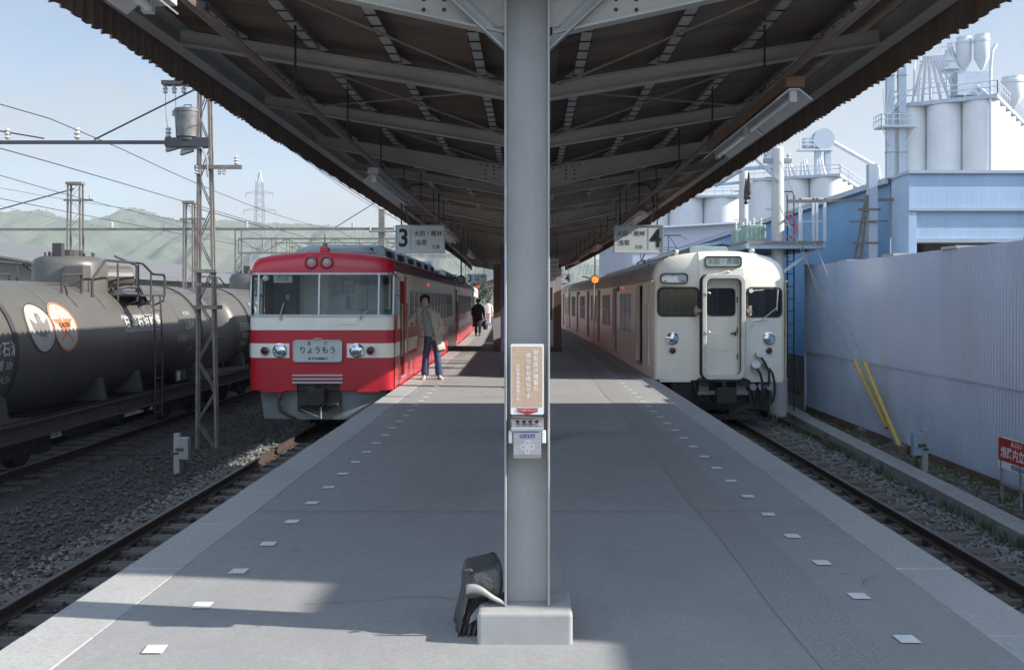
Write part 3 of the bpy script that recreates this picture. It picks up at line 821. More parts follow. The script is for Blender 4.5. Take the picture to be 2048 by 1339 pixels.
# kiosk in the middle of the platform
K = empty('platform_kiosk', (-.07, 31, 0), label='brown kiosk with slanted white patches in the middle of the platform behind the pillar', cat='kiosk')
mb = MB(); mb.box(-1.07, 1.05, 0, 3.4, .0, 2.72); mb.build('wall', M_BRICK, K)
mb = MB(); mb.box(-1.15, 1.13, -.08, 3.5, 2.72, 2.84); mb.build('roof', mat('tan kiosk fascia', (.38, .27, .16), .6), K)
mb = MB(); mb.prism([(-1.07, 1.02), (-.3, 1.28), (-.3, .68), (-1.07, .36)], lambda u, v, d: (u, -d, v), .0, .012)
mb.prism([(.62, 2.42), (1.05, 2.62), (1.05, 1.95), (.62, 1.72)], lambda u, v, d: (u, -d, v), .0, .012); mb.build('slanted_white_patch', M_KWHITE, K)  # slanted white quads laid flat on the front wall
mb = MB(); mb.box(.60, .80, -.02, .0, .03, 2.05); mb.build('door_frame', M_KWHITE, K)
mb = MB(); mb.box(.63, .77, -.03, -.02, 1.0, 2.0); mb.build('door_window', M_DARK, K)
mb = MB(); mb.box(-1.09, 1.07, -.02, 0, 0, .16); mb.build('plinth', mat('kiosk plinth', (.12, .07, .06), .8), K)
# notice stand half hidden by the pillar
N = empty('notice_stand', (-.18, 21, 0), label='dark blue notice stand half hidden behind the nearest pillar', cat='notice stand')
mb = MB(); mb.box(-.43, .43, -.02, .02, .5, 2.45); mb.build('board', mat('navy board', (.03, .035, .09), .5), N)
for sx_ in (-.41, .41):
    mb = MB(); mb.box(sx_ - .03, sx_ + .03, -.035, .035, .0, 2.74); mb.build('post', mat('blue black post', (.05, .05, .11), .5), N, bevel=.006)
NB = empty('name_board', (.52, 23, 1.95), label='narrow white hanging board with small lettering right of the pillar', cat='name board')
mb = MB(); mb.box(-.14, .14, -.02, .02, 0, .62); mb.build('board', M_KWHITE, NB)
mb = MB()
for k in range(3):
    for i in range(5): mb.text("赤城行のり場"[i % 6], .07, lambda u, v, d, k=k, i=i: (-.07 + .07 * k + u, -.0225, .52 - .1 * i + v), 0)
mb.build('lettering', M_BLACK, NB)
mb = MB()
for sx_ in (-.1, .1): mb.cyl((sx_, 0, .62), (sx_, 0, 1.3), .008, n=6)
mb.build('hanger', M_DARK, NB)

# school satchel leaning on the plinth
def satchel():
    t = empty('leather_satchel', (-.25, 4.87, 0), rz=R(8), label='worn black leather satchel leaning against the pillar plinth', cat='satchel')
    M_L = mat('black worn leather', (.055, .053, .052), .55, var=.35, scale=9, bump=.35, bscale=50, dirt=(.12, .12, .12), dirt_amt=.45, dirt_scale=8)
    M_E = mat('pale worn flap edge', (.30, .295, .28), .55, var=.12, scale=9)
    # gusset end: pleated wedge seen from the front
    mb = MB(); rows = []
    for i in range(13):
        v = i / 12; z = .0 + .275 * v
        cx = -.055 + .085 * v ** 1.2; half = .062 * (1 - .30 * v) * (1 - .25 * math.sin(v * 3.1) * .2)
        ring = []
        for k in range(26):
            u = k / 25 * 2 - 1
            fold = .014 * math.sin(u * 13 + v * 1.5) * (1 - .5 * v) + .02 * u * u
            ring.append((cx + half * u + .003 * math.sin(v * 21 + k), -.075 + fold + .05 * v, z))
        for k in range(26):
            u = 1 - k / 25 * 2
            ring.append((cx + half * u, .20 + .05 * v, z))
        rows.append(ring)
    mb.loft(rows, 0, True, True)
    mb.build('gusset', M_L, t, smooth=35)
    # side walls of the satchel
    for sgn, nm in ((-1, 'side_wall'), (1, 'side_wall')):
        mb = MB(); rows = []
        for i in range(9):
            v = i / 8; z = .005 + .30 * v
            x = -.055 + .085 * v ** 1.2 + sgn * (.062 * (1 - .25 * v) + .012 * math.sin(v * 3.0))
            rows.append([(x + .006 * math.sin(k * 1.3 + v * 4), -.09 + .33 * k / 10 + .045 * v, z) for k in range(11)])
        mb.loft(rows, 0, False)
        o = mb.build(nm, M_L, t, smooth=60); s = o.modifiers.new('th', 'SOLIDIFY'); s.thickness = .008; s.offset = 0
    # slumped flap closed over the top
    mb = MB(); rows = []
    for (z, x0, x1, y0, y1) in ((.215, -.070, .112, -.085, .23), (.235, -.082, .122, -.112, .24), (.28, -.083, .124, -.112, .245), (.33, -.074, .124, -.104, .25), (.356, -.068, .122, -.095, .25), (.366, -.058, .115, -.08, .24), (.368, -.03, .09, -.04, .20)):
        ring = []
        for k in range(40):
            a_ = 2 * math.pi * k / 40; ca, sa = math.cos(a_), math.sin(a_)
            e = .32; ux = math.copysign(abs(ca) ** e, ca); uy = math.copysign(abs(sa) ** e, sa)
            wob = .0025 * math.sin(k * 1.9 + z * 60) + .003 * math.sin(k * .7 + z * 25)
            ring.append(((x0 + x1) / 2 + (x1 - x0) / 2 * ux + wob, (y0 + y1) / 2 + (y1 - y0) / 2 * uy + wob, z + (.018 * ux if z > .3 else .006 * ux) + .003 * math.sin(k * 1.1)))
        rows.append(ring)
    mb.loft(rows, 0, True, True)
    mb.build('flap', M_L, t, smooth=60)
    mb = MB(); rows = []
    for i in range(5):
        v = i / 4
        rows.append([(-.080 + .205 * k / 14, -.121 - .016 * math.sin(math.pi * k / 14) - .010 * math.sin(v * 3.1), .243 + .012 * math.sin(k * .5) - .075 * max(0, (k - 6) / 8) ** 1.7 + v * (.058 * (1 - .6 * k / 14))) for k in range(15)])
    mb.loft(rows, 0, False); o = mb.build('flap_edge', M_E, t, smooth=60); s = o.modifiers.new('th', 'SOLIDIFY'); s.thickness = .006
    mb = MB(); mb.prism([(-.052, .115), (-.012, .165), (-.018, .10), (-.06, .075)], lambda u, v, d: (u, -d, v), .085, .09); mb.build('patch', mat('scuffed grey leather', (.25, .25, .26), .5), t)
    mb = MB(); mb.tube([(-.078, -.09, .362), (-.08, -.1, .372), (-.06, -.1, .376), (-.045, -.09, .366)], .009, 6); mb.build('loop', M_L, t)
    t.scale = (.90, .90, .87)
satchel()

# ------------------------------------------------------------------ right of the line: fence, factory, silos, poles
def corrugated(name, p0, p1, z0, z1, m, pitch=.08, amp=.008, parent=None, flip=1):
    p0 = Vector((*p0, 0)); p1 = Vector((*p1, 0)); d = p1 - p0; ln = d.length; d.normalize(); nrm = Vector((-d.y, d.x, 0)) * flip
    mb = MB(); n = int(ln / pitch * 4); ra = []; rb = []
    for i in range(n + 1):
        s = ln * i / n; q = p0 + d * s + nrm * (amp * math.sin(2 * math.pi * s / pitch))
        ra.append((q.x, q.y, z0)); rb.append((q.x, q.y, z1))
    mb.loft([ra, rb], 0, False)
    return mb.build(name, m, parent, smooth=60)
F = empty('corrugated_fence', (0, 0, 0), label='tall pale blue corrugated sheet fence along the right track', cat='fence')
F.location = (6.5, 14, -1.0)
for ch in (corrugated('lower_sheet', (-.06, 9.2), (.07, -9), -.08, 1.56, M_FENCE, parent=F, pitch=.09, amp=.010), corrugated('upper_sheet', (-.095, 9.2), (.035, -9), 1.42, 3.40, M_FENCE, parent=F, pitch=.09, amp=.010)): pass
mb = MB()
for i, y in enumerate(np.arange(-8.6, 9.2, 1.82)): mb.box(.06, .16, y - .05, y + .05, 0, 3.42)
mb.box(.05, .12, -9, 9.2, 3.1, 3.18); mb.box(.05, .12, -9, 9.2, 1.2, 1.28)
mb.build('framing', M_MASTL, F)
for y in np.arange(-6.5, 9.3, 2.6):
    mb = MB(); mb.box(-.07, .3, y - .28, y + .28, 3.40, 3.44); mb.build('coping_plate', M_KWHITE, F)
mb = MB(); mb.box(-.10, .02, 9.2, 9.25, .05, 3.40); mb.build('end_strip', M_FENCE, F)
mb = MB(); mb.add([(-.085, 9.19, -.1), (.045, -8.99, -.1), (.045, -8.99, .10), (-.085, 9.19, .16)], [(0, 1, 2, 3)]); mb.build('base_board', mat('rusty base board', (.13, .085, .06), .8, var=.4, scale=6), F)

B1 = empty('factory_hall', (7.6, 20, -1.1), label='blue corrugated factory hall behind the pole platform', cat='factory')
# side wall along the line, stepped front block over the fence
mb = MB()
n = 260
ra = []; rb = []
for i in range(n + 1):
    y = 1.0 + 38 * i / n; x = .008 * math.sin(2 * math.pi * y / .35)
    ra.append((x, y, 1.15)); rb.append((x, y, 5.25 + .06 * (y > 10)))
mb.loft([ra, rb], 0, False); mb.build('side_wall', M_BLUEW, B1, smooth=60)
mb = MB(); mb.box(.02, .4, 1.0, 39, 0, 1.15); mb.build('base_wall', mat('stained dark base wall', (.10, .095, .09), .9, var=.4, scale=2, bump=.4, bscale=12), B1)
mb = MB(); mb.add([(-.12, .9, 5.27), (9, .9, 5.6), (9, 39, 5.6), (-.12, 39, 5.33)], [(0, 1, 2, 3)]); mb.box(-.14, -.06, .95, 39, 5.16, 5.28); mb.build('roof', M_PIPE, B1)
B2 = empty('factory_block', (7.62, 20, -1.1), label='pale blue overhanging factory block with a dark recess above the fence', cat='factory')
mb = MB()
def wallx(x0, x1, y, z0, z1):
    n = int((x1 - x0) / .025); ra = []; rb = []
    for i in range(n + 1):
        x = x0 + (x1 - x0) * i / n; yy = y + .0004 * math.sin(2 * math.pi * x / .10); ra.append((x, yy, z0)); rb.append((x, yy, z1))
    mb.loft([ra, rb], 0, False)
wallx(0, 14, 0, 4.55, 5.25); wallx(.0, 14, .04, 3.95, 4.51)
mb.add([(0, 0, 1.0), (0, 1.0, 1.0), (0, 1.0, 5.25), (0, 0, 5.25)], [(0, 1, 2, 3)])
mb.build('wall', M_BLUEP, B2, smooth=60)
mb = MB(); mb.box(-.03, 14, -.05, .03, 4.50, 4.56); mb.box(-.04, 14, -.07, 1.0, 5.25, 5.31); mb.box(0, 14, .0, .5, 3.87, 3.95); mb.build('trim', M_PIPE, B2)
mb = MB(); mb.box(0.5, 14, .5, .9, 1.0, 3.9); mb.build('recess', mat('brown recess wall', (.11, .085, .065), .8, var=.2), B2)
mb = MB(); mb.box(-.02, .14, -.025, .5, 3.5, 4.48); mb.build('corner_post', M_BLUEP, B2)
# the tall near blocks of the works, outside the picture, which shade the platform
B3 = empty('factory_tower_block', (8.3, 3.75, -1.1), label='tall blue works building beside the near end of the fence', cat='factory')
mb = MB(); mb.box(0, 12, .5, 10.0, 0, 7.55); mb.box(0, 12, -.25, .5, 0, 6.5); mb.build('wall', M_BLUEP, B3)
mb = MB(); mb.box(-.1, 12.2, .4, 10.1, 7.55, 7.68); mb.build('roof', M_PIPE, B3)
for k in range(3):
    mb = MB(); mb.box(-.03, 0, 1.2 + 3.1 * k, 3.0 + 3.1 * k, 4.5, 6); f_ = mb.build('window', M_ALU, B3)
    mb = MB(); mb.box(-.04, -.03, 1.3 + 3.1 * k, 2.9 + 3.1 * k, 4.6, 5.9); mb.build('pane', M_DARK, f_)
B4 = empty('factory_shed', (8.3, -.5, -1.1), label='low blue works shed beside the near end of the platform', cat='factory')
mb = MB(); mb.box(0, 12, 0, 4.0, 0, 5.35); mb.build('wall', M_BLUEP, B4)
mb = MB(); mb.box(-.2, 12.2, -.2, 4.2, 5.35, 5.5); mb.build('roof', M_PIPE, B4)

def railing(mb, pts, h=1.1, step=1.2, r=.035, m=0):
    for a, b in zip(pts[:-1], pts[1:]):
        a, b = Vector(a), Vector(b); n = max(1, int((b - a).length / step))
        for i in range(n + 1):
            p = a + (b - a) * i / n; mb.cyl(p, p + Vector((0, 0, h)), r, n=5, m=m)
        for q in (.55, 1.0): mb.cyl(a + Vector((0, 0, h * q)), b + Vector((0, 0, h * q)), r, n=5, m=m)
def silo_bank(name, corner, ang, rad, na, nb, H, label):
    """a block of touching silos: na along the shaded face, nb along the sunlit face"""
    t = empty(name, (corner[0], corner[1], -1.1), label=label, cat='silos', group='white grain silo banks of the works')
    A = Vector((-math.cos(ang), math.sin(ang), 0)); Bv = Vector((math.sin(ang), math.cos(ang), 0))
    pos = [A * (2 * rad * i) for i in range(na)] + [Bv * (2 * rad * i) for i in range(1, nb)] + [A * (2 * rad * (na - 1)) + Bv * (2 * rad * i) for i in range(1, nb)]
    for p in pos:
        mb = MB(); mb.lathe([(rad, 0), (rad, H * .36), (rad * 1.012, H * .36 + .05), (rad * 1.012, H * .36 + .35), (rad, H * .36 + .4), (rad, H), (0, H)], p, 32)
        mb.build('silo', M_SILO, t, smooth=40)
    c0 = Vector((0, 0, H)); c1 = A * (2 * rad * (na - 1)) + Vector((0, 0, H)); c2 = Bv * (2 * rad * (nb - 1)) + Vector((0, 0, H)); c3 = c1 + Bv * (2 * rad * (nb - 1))
    e = rad * 1.05
    mb = MB(); q = [c0 - A * e - Bv * e, c1 + A * e - Bv * e, c3 + A * e + Bv * e, c2 - A * e + Bv * e]
    mb.add([(p.x, p.y, H + .02) for p in q] + [(p.x, p.y, H + .42) for p in q], [(0, 1, 2, 3), (7, 6, 5, 4), (0, 4, 5, 1), (1, 5, 6, 2), (2, 6, 7, 3), (3, 7, 4, 0)])
    mb.build('deck', M_PIPE, t)
    mb = MB(); railing(mb, [(*p.xy, H + .42) for p in (q[1], q[0], q[3])], 1.3, 1.5, .06); mb.build('railing', M_DUCT, t)
    return t, A, Bv, H
def cyclone(t, p, r, h, nm='cyclone'):
    mb = MB(); mb.lathe([(r * .2, 0), (r, h * .34), (r, h * .80), (r * 1.08, h * .80), (r * 1.08, h * .88), (r * .98, h * .9), (r * .98, h), (0, h)], p, 18)
    mb.build(nm, M_DUCT, t, smooth=40)
S1, A, Bv, H = silo_bank('silo_bank', (46.2, 102), R(34), 1.75, 3, 9, 22.9, 'big white silo bank with a fan of ducts on top, rising at the right edge')
apex = A * 5.0 + Vector((0, -1.0, H + 5.2))
for k in range(9):
    mb = MB(); q = A * (-.6 + .95 * k) + Vector((0, -.6 - .2 * (k % 2), H + .4)); mb.tube([apex + Vector((.25 * (4 - k), 0, 0)), q], .16, 8); mb.build('duct', M_DUCT, S1, smooth=60)
mb = MB()
for dx in (-1.6, 1.6):
    for dy in (-.8, .8): mb.cyl(apex + Vector((dx, dy, .9)), apex + Vector((dx * 1.15, dy, -5)), .09, n=5)
for z in (-3.5, -1.6, .2): railing(mb, [apex + Vector((-2, -1, z)), apex + Vector((2.6, -1, z))], .9, 1, .05)
mb.build('head_frame', M_DUCT, S1)
mb = MB(); mb.lathe([(1.2, 0), (.25, 2.5), (.25, 2.9), (0, 2.9)], A * 3.0 + Vector((0, 0, H + 3.6)), 16); mb.build('hopper', M_DUCT, S1, smooth=40)
mb = MB(); mb.cbox(A * 1.0 + Vector((0, 0, H + 1.9)), (3.4, 1.8, 2.4)); mb.build('plant_room', M_PIPE, S1)
for dx in (0.2, 1.9):
    cyclone(S1, A * (.0 + dx) + Vector((.2, -.2, H + 3.3)), .75, 3.6)
mb = MB(); mb.tube([A * -.1 + Vector((0, -1.9, 4)), A * -.1 + Vector((0, -1.9, H + 3.0)), A * -.3 + Vector((0, -1.8, H + 4.8)), A * -.9 + Vector((0, -1.2, H + 5.5))], .17, 8); mb.build('riser_pipe', M_DUCT, S1, smooth=60)
cyclone(S1, Bv * 6.5 + Vector((2.2, 0, H + .4)), 1.1, 3.4)
# twin elevator legs
EL = empty('elevator_legs', (38.2, 104, -1.1), label='twin pale elevator legs with a caged platform, left of the big silo bank', cat='elevator')
for dx in (-.62, .62):
    mb = MB(); mb.box(dx - .38, dx + .38, -.3, .3, 0, 30); mb.build('leg', M_PIPE, EL)
    mb = MB()
    for z in np.arange(6, 30, 4.0): mb.box(dx - .43, dx + .43, -.35, .35, z, z + .16)
    mb.build('flange', M_GALV, EL)
mb = MB(); mb.box(-1.9, 1.9, -1.1, 1.1, 20.6, 20.75); railing(mb, [(-1.9, -1.1, 20.7), (1.9, -1.1, 20.7)], 1.2, .6, .05); railing(mb, [(-1.9, 1.1, 20.7), (-1.9, -1.1, 20.7)], 1.2, .6, .05)
for s_ in (-1, 1): mb.cyl((s_ * 1.8, -1, 20.6), (s_ * .7, -.3, 18.6), .06, n=5)
for k in range(6): mb.cyl((-1.5 + .1 * k, -1, 21.9), (-1.7 + .6 * k, -1, 24.5), .05, n=5)
mb.build('platform', M_DUCT, EL)
S2, A2, B2v, H2 = silo_bank('silo_bank', (44.6, 150), R(27), 2.35, 3, 8, 20.9, 'smaller white silo bank with a rail and elevator head, behind the steel mast')
def elevator_head(t, p, sc_=1.0):
    mb = MB()
    for dx in (-.8, .8): mb.box(p.x + (dx - .45) * sc_, p.x + (dx + .45) * sc_, p.y - .4, p.y + .4, p.z, p.z + 4.6 * sc_)
    mb.build('tower', M_PIPE, t)
    mb = MB(); c = p + Vector((0, 0, 6.2 * sc_))
    mb.cyl(c + Vector((0, -.9, 0)), c + Vector((0, .9, 0)), 1.7 * sc_, n=20); mb.cbox(c + Vector((-1.6 * sc_, 0, -.5 * sc_)), (3.0 * sc_, 1.6, 1.5 * sc_)); mb.build('head', M_PIPE, t)
    mb = MB(); mb.box(p.x - 4 * sc_, p.x + 1.6 * sc_, p.y - 1, p.y + 1, p.z + 4.4 * sc_, p.z + 4.6 * sc_); railing(mb, [(p.x - 4 * sc_, p.y - 1, p.z + 4.6 * sc_), (p.x - 1.6 * sc_, p.y - 1, p.z + 4.6 * sc_)], 1.2, 1, .06); mb.build('service_deck', M_DUCT, t)
    mb = MB(); mb.tube([c + Vector((1.4 * sc_, 0, -.2)), p + Vector((9 * sc_, 0, 1.6)), p + Vector((9.2 * sc_, 0, -1))], .35, 8); mb.build('spout', M_DUCT, t)
elevator_head(S2, A2 * 1.5 + Vector((1.6, 2, H2 + .4)), .95)
cyclone(S2, A2 * 7.6 + Vector((0, 0, H2 + .8)), 1.2, 4.4)
mb = MB()
for k in range(11): mb.tube([A2 * (.5 + .75 * k) + Vector((0, -1.5, H2 + .3)), A2 * (1.2 + .75 * k) + Vector((.5 * (k % 3), -1.5, H2 + 3.2 - .12 * k))], .17, 6)
mb.build('vent_pipes', M_DUCT, S2)
S3, A3, B3v, H3 = silo_bank('silo_bank', (35.5, 185), R(10), 3.2, 4, 4, 21.4, 'cream white silo bank seen between the cream train and the concrete pole')
mb = MB(); mb.tube([A3 * 2 + Vector((2, -3.5, H3 - 8)), A3 * -2 + Vector((6, -3.5, H3 - 4.5))], .8, 10); mb.build('inclined_duct', M_PIPE, S3, smooth=60)
# sheds and works beyond the cream train
def shed(name, x0, x1, y0, y1, h, m, label, gable=.0, cat='building', roofm=None, eave=.25, wins=0):
    t = empty(name, ((x0 + x1) / 2, y0, -1.1), label=label, cat=cat)
    hx = (x1 - x0) / 2; dy = y1 - y0
    mb = MB(); mb.box(-hx, hx, 0, dy, 0, h)
    mb.prism([(-hx, h), (hx, h), (0, h + gable + .01)], lambda u, v, d: (u, d, v), 0, dy); mb.build('wall', m, t)
    mb = MB()
    for s_ in (-1, 1): mb.beam((s_ * (hx + eave), 0 - eave + dy / 2, h - eave * gable / hx + .06), (0, dy / 2 - eave, h + gable + .06), dy + 2 * eave, .12, up=(0, 0, 1))
    mb.build('roof', roofm or M_PIPE, t)
    for k in range(wins):
        x = -hx + (k + .5) * 2 * hx / wins
        mb = MB(); mb.box(x - .45, x + .45, -.03, 0, h * .35, h * .75); f_ = mb.build('window', M_ALU, t)
        mb = MB(); mb.box(x - .38, x + .38, -.045, -.03, h * .38, h * .72); mb.build('pane', M_DARK, f_)
    return t
shed('works_shed', 5.9, 8.4, 38, 54, 4.55, M_BLUEP, 'low works shed with a flat pale roof behind the cream train', .25, roofm=mat('pale shed roof', (.36, .44, .46), .5), eave=.5)
shed('works_hall', 6.6, 24, 64, 95, 7.2, mat('lilac grey works wall', (.40, .42, .50), .6, var=.05, scale=.3), 'long pale works hall far behind the cream train roofs', .5, roofm=M_PIPE)

# concrete pole pair with the transformer platform
PP = empty('transformer_platform', (5.58, 22.5, -1.1), label='steel transformer platform between two concrete poles beside the cream train', cat='platform')
def conc_pole(name, x, y, zt, r, label):
    t = empty(name, (x, y, -1.1), label=label, cat='pole')
    mb = MB(); mb.lathe([(r * 1.12, 0), (r * .92, zt + 1.1), (0, zt + 1.1)], (0, 0, 0), 20); mb.build('shaft', M_POLE, t, smooth=40)
    mb = MB()
    for i, z in enumerate(np.arange(2.6, zt + .8, .36)):
        s_ = 1 if i % 2 else -1; mb.cyl((s_ * r * .9, 0, z), (s_ * (r + .13), 0, z), .012, n=5)
    mb.build('step_bolt', M_GALV, t)
    return t
P1 = conc_pole('concrete_pole', 5.60, 22.5, 5.02, .145, 'stout pale concrete pole with step bolts, nearest beside the cream train')
mb = MB(); mb.cyl((0, 0, 0), (0, 0, .95), .23, .21, n=20); mb.build('base_collar', M_KWHITE, P1, smooth=40)
mb = MB(); mb.box(-.32, .3, -.06, .06, 5.8, 5.9); mb.build('crossarm', M_GALV, P1)
for sx_ in (-.28, .24):
    mb = MB(); mb.lathe([(.05, 0), (.03, .05), (.055, .07), (.03, .12), (0, .14)], (sx_, 0, 5.9), 10); mb.build('insulator', M_INSUL, P1)
P2 = conc_pole('concrete_pole', 5.45, 25.4, 4.95, .12, 'slimmer blue grey pole carrying the far end of the transformer platform')
pz = 1.62 + 1.1 + (599 - 489) / 1991 * 23.6
mb = MB(); mb.box(-.75, .95, -.35, 3.4, pz - .07, pz); mb.build('deck', mat('timber deck underside', (.26, .24, .21), .8, var=.15), PP)
mb = MB()
for x in (-.75, .95): mb.beam((x, -.4, pz - .11), (x, 3.5, pz - .11), .06, .12)
for y in (-.3, 1.2, 3.3): mb.beam((-.8, y, pz - .12), (1.0, y, pz - .12), .06, .1)
mb.build('bearer', M_PIPE, PP)
mb = MB(); mb.beam((.12, -.1, pz - .68), (.9, -.1, pz - .08), .07, .07); mb.beam((-.1, -.1, pz - .68), (-.7, -.1, pz - .08), .06, .06); mb.build('strut', M_DUCT, PP)
mb = MB()
for x in (.42, .72, .80, .98): mb.box(x - .025, x + .025, -.38, -.33, pz, pz + .95)
mb.box(.40, 1.0, -.38, -.33, pz + .92, pz + .96); mb.box(.40, 1.0, -.375, -.335, pz + .42, pz + .45)
for y in (-.35, 1.5, 3.35): mb.box(.95, .99, y, y + .04, pz, pz + .95)
mb.box(.95, .99, -.35, 3.4, pz + .92, pz + .96); mb.build('railing', M_DUCT, PP)
for k, (x, y) in enumerate(((-.33, .9), (-.3, 2.2))):
    T = empty('transformer', (5.58 + x, 22.5 + y, -1.1 + pz), label=('green transformer box on the pole platform, the nearer one' if k == 0 else 'green transformer box on the pole platform, behind the nearer one'), cat='transformer')
    mb = MB(); mb.box(-.24, .24, -.25, .25, .04, .44); mb.build('case', M_GREEN, T, bevel=.02)
    mb = MB()
    for i in range(5): mb.box(-.2 + .1 * i - .012, -.2 + .1 * i + .012, -.28, -.25, .1, .40)
    mb.build('fin', M_GREEN, T)
    for i in range(3):
        mb = MB(); mb.lathe([(.04, 0), (.025, .04), (.05, .06), (.025, .1), (.045, .12), (.02, .17), (0, .18)], (-.17 + .17 * i, 0, .44), 10); mb.build('bushing', M_INSUL, T)
mb = MB(); mb.beam((-.95, -.05, pz + 1.62), (.12, -.05, pz + 1.72), .06, .08); mb.beam((-.95, 3.0, pz + 1.62), (.12, 3.0, pz + 1.72), .05, .07); mb.beam((-.8, -.1, pz + 1.62), (-.8, 3.1, pz + 1.62), .05, .06)
mb.beam((0, -.16, pz + 1.35), (-.75, -.06, pz + 2.1), .05, .05)
mb.build('upper_arm', M_PIPE, PP)
for k, (y, dz) in enumerate(((.4, 0), (1.6, .05))):
    mb = MB(); mb.lathe([(.03, 0), (.06, .04), (.03, .1), (.06, .14), (.05, .34), (.02, .62), (0, .63)], (-.55 + .2 * k, y, pz + 1.0), 10); mb.build('fuse_cutout', M_DARK, PP)
mb = MB(); mb.tube([(.17, -.2, pz + .1), (.3, -.25, pz + .05), (.38, -.25, pz + .25), (.33, -.25, pz + .55), (.22, -.22, pz + .6), (.2, -.2, pz + .35), (.3, -.25, pz + .18), (.36, -.25, pz + .4)], .022, 6); mb.build('hose', M_PINK, PP)
LD = empty('pole_ladder', (5.9, 22.6, -1.1), label='thin dark caged ladder hanging beside the stout concrete pole', cat='ladder')
mb = MB()
for dx in (-.06, .09): mb.cyl((dx, 0, .2), (dx, 0, 5.1), .017, n=6)
for z in np.arange(.5, 5.1, .28): mb.cyl((-.06, 0, z), (.09, 0, z), .010, n=5)
mb.tube([(.09, 0, 5.0), (.09, 0, 5.1), (.05, 0, 5.17), (-.3, 0, 5.17)], .017, 6); mb.build('rails', M_DARK, LD)
# leaning steel mast in front of the blue hall
LM = empty('steel_mast', (8.05, 19.9, 2.2), label='slim pale steel mast with a raking lattice stay in front of the blue hall', cat='mast')
LM.location = (7.16, 20.85, -1.1)
mb = MB(); mb.box(-.09, .09, -.09, .09, 0, 5.55); mb.build('post', M_PIPE, LM)
mb = MB()
for s_ in (-.12, .05):
    mb.beam((-.42 + s_, -.05, 2.6), (-.1 + s_ * .3, -.05, 4.9), .05, .05)
for k in range(8):
    q = k / 8; mb.beam((-.54 + .38 * q, -.07, 2.62 + 2.3 * q), (-.36 + .28 * q, -.07, 2.8 + 2.3 * q), .03, .03)
for z in (2.75, 3.9, 4.6): mb.beam((-.58 + (z - 2.7) * .14, -.07, z), (.15, -.07, z), .05, .05)
mb.build('stay', M_MASTL, LM)
mb = MB(); mb.beam((-1.75, .05, 4.78), (.6, .05, 4.82), .06, .06); mb.build('crossarm', M_MASTL, LM)
mb = MB()
for z in (3.5, 4.35): mb.beam((-.5, -.12, z), (.3, -.12, z), .03, .03)
mb.build('bracket', M_MASTL, LM)
# guy wires with yellow guards
def guy(top, anchor, g0, g1, label):
    t = empty('guy_wire', anchor, label=label, cat='guy wire', group='guy wires of the concrete poles')
    a = Vector(anchor); d = Vector(top) - a
    mb = MB(); mb.cyl((0, 0, 0), d, .010, n=6); mb.build('wire', M_GALV, t)
    if g1 > 0:
        mb = MB(); mb.cyl(d * g0, d * g1, .043, n=12); mb.build('guard', M_YELLOW, t, smooth=50)
    mb = MB(); mb.box(-.08, .08, -.12, .12, -.08, .06); mb.build('anchor', M_MASTL, t)
guy((5.62, 22.4, 4.75), (6.36, 17.1, -.93), .0, .245, 'guy wire with the longer yellow guard reaching the ground before the fence')
guy((5.60, 22.4, 3.75), (6.38, 17.35, -.93), .06, .30, 'guy wire with the shorter yellow guard ending above the ground')
guy((5.95, 23.2, 4.1), (6.40, 19.2, -.93), 0, -1, 'bare guy wire nearest the fence end')
# small relay posts
def relay_post(X, Y, m, label, flip=1, h=.62):
    t = empty('relay_post', (X, Y, -1.05), label=label, cat='relay post', group='low relay posts beside the rails')
    mb = MB(); mb.box(-.045, .045, -.045, .045, 0, h); mb.build('post', M_CONC, t, bevel=.008)
    mb = MB(); mb.box(flip * .115 - .075, flip * .115 + .075, -.07, .05, h - .40, h - .06); mb.build('box', m, t, bevel=.01)
    mb = MB(); mb.box(flip * .06 - .06, flip * .06 + .06, -.085, -.045, h - .26, h - .22); mb.box(-.052, .052, -.052, .052, h - .32, h - .29); mb.build('clamp', M_RAIL, t)
    mb = MB(); mb.tube([(flip * .11, 0, h - .4), (flip * .11, .01, .1), (flip * .14, .02, 0)], .014, 6); mb.build('cable', M_DARK, t)
relay_post(-5.42, 15.3, M_GALV, 'low white relay post with a small box between the left tracks')
relay_post(6.02, 15.2, mat('blue grey box paint', (.25, .31, .38), .5), 'grey relay post with a box and connectors in front of the fence', -1, .70)
# danger sign
DS = empty('warning_sign', (6.10, 12.35, -1.05), label='red and white warning sign on short posts before the fence', cat='sign')
def fD(u, v, d): return (-d, -u, v)
mb = MB(); mb.prism([(-.62, .50), (.62, .50), (.62, .90), (-.62, .90)], fD, -.015, .0); mb.build('board', M_SIGNW, DS)
mb = MB(); mb.prism([(-.61, .595), (.61, .595), (.61, .89), (-.61, .89)], fD, .001, .003); mb.build('red_panel', M_RED, DS)
mb = MB(); mb.text("あぶない", .075, lambda u, v, d: (-.005, -u + .12, .835 + v), 0, bold=.015); mb.text("線路内立入禁止", .155, lambda u, v, d: (-.005, -u, .70 + v), 0, bold=.02); mb.build('white_lettering', M_WHITE, DS)
mb = MB(); mb.text("東武鉄道株式会社", .068, lambda u, v, d: (-.003, -u, .545 + v), 0, bold=.015); mb.build('blue_lettering', M_BLUE, DS)
for y in (-.5, .05, .55):
    mb = MB(); mb.box(.0, .03, y - .015, y + .015, 0, .9); mb.build('post', M_GALV, DS)
mb = MB(); mb.box(.0, .025, -.6, .6, .28, .31); mb.build('rail', M_GALV, DS)
# white marker stone on the right trackside
mb = MB(); mb.box(-.12, .12, -.1, .1, -.1, .1)
o = mb.build('marker_stone', M_MARK, origin=(0, 0, 0), bevel=.02); o.location = (3.62, 13.2, -.88); tag(o, 'white painted marker stone lying inside the right rail', 'marker')
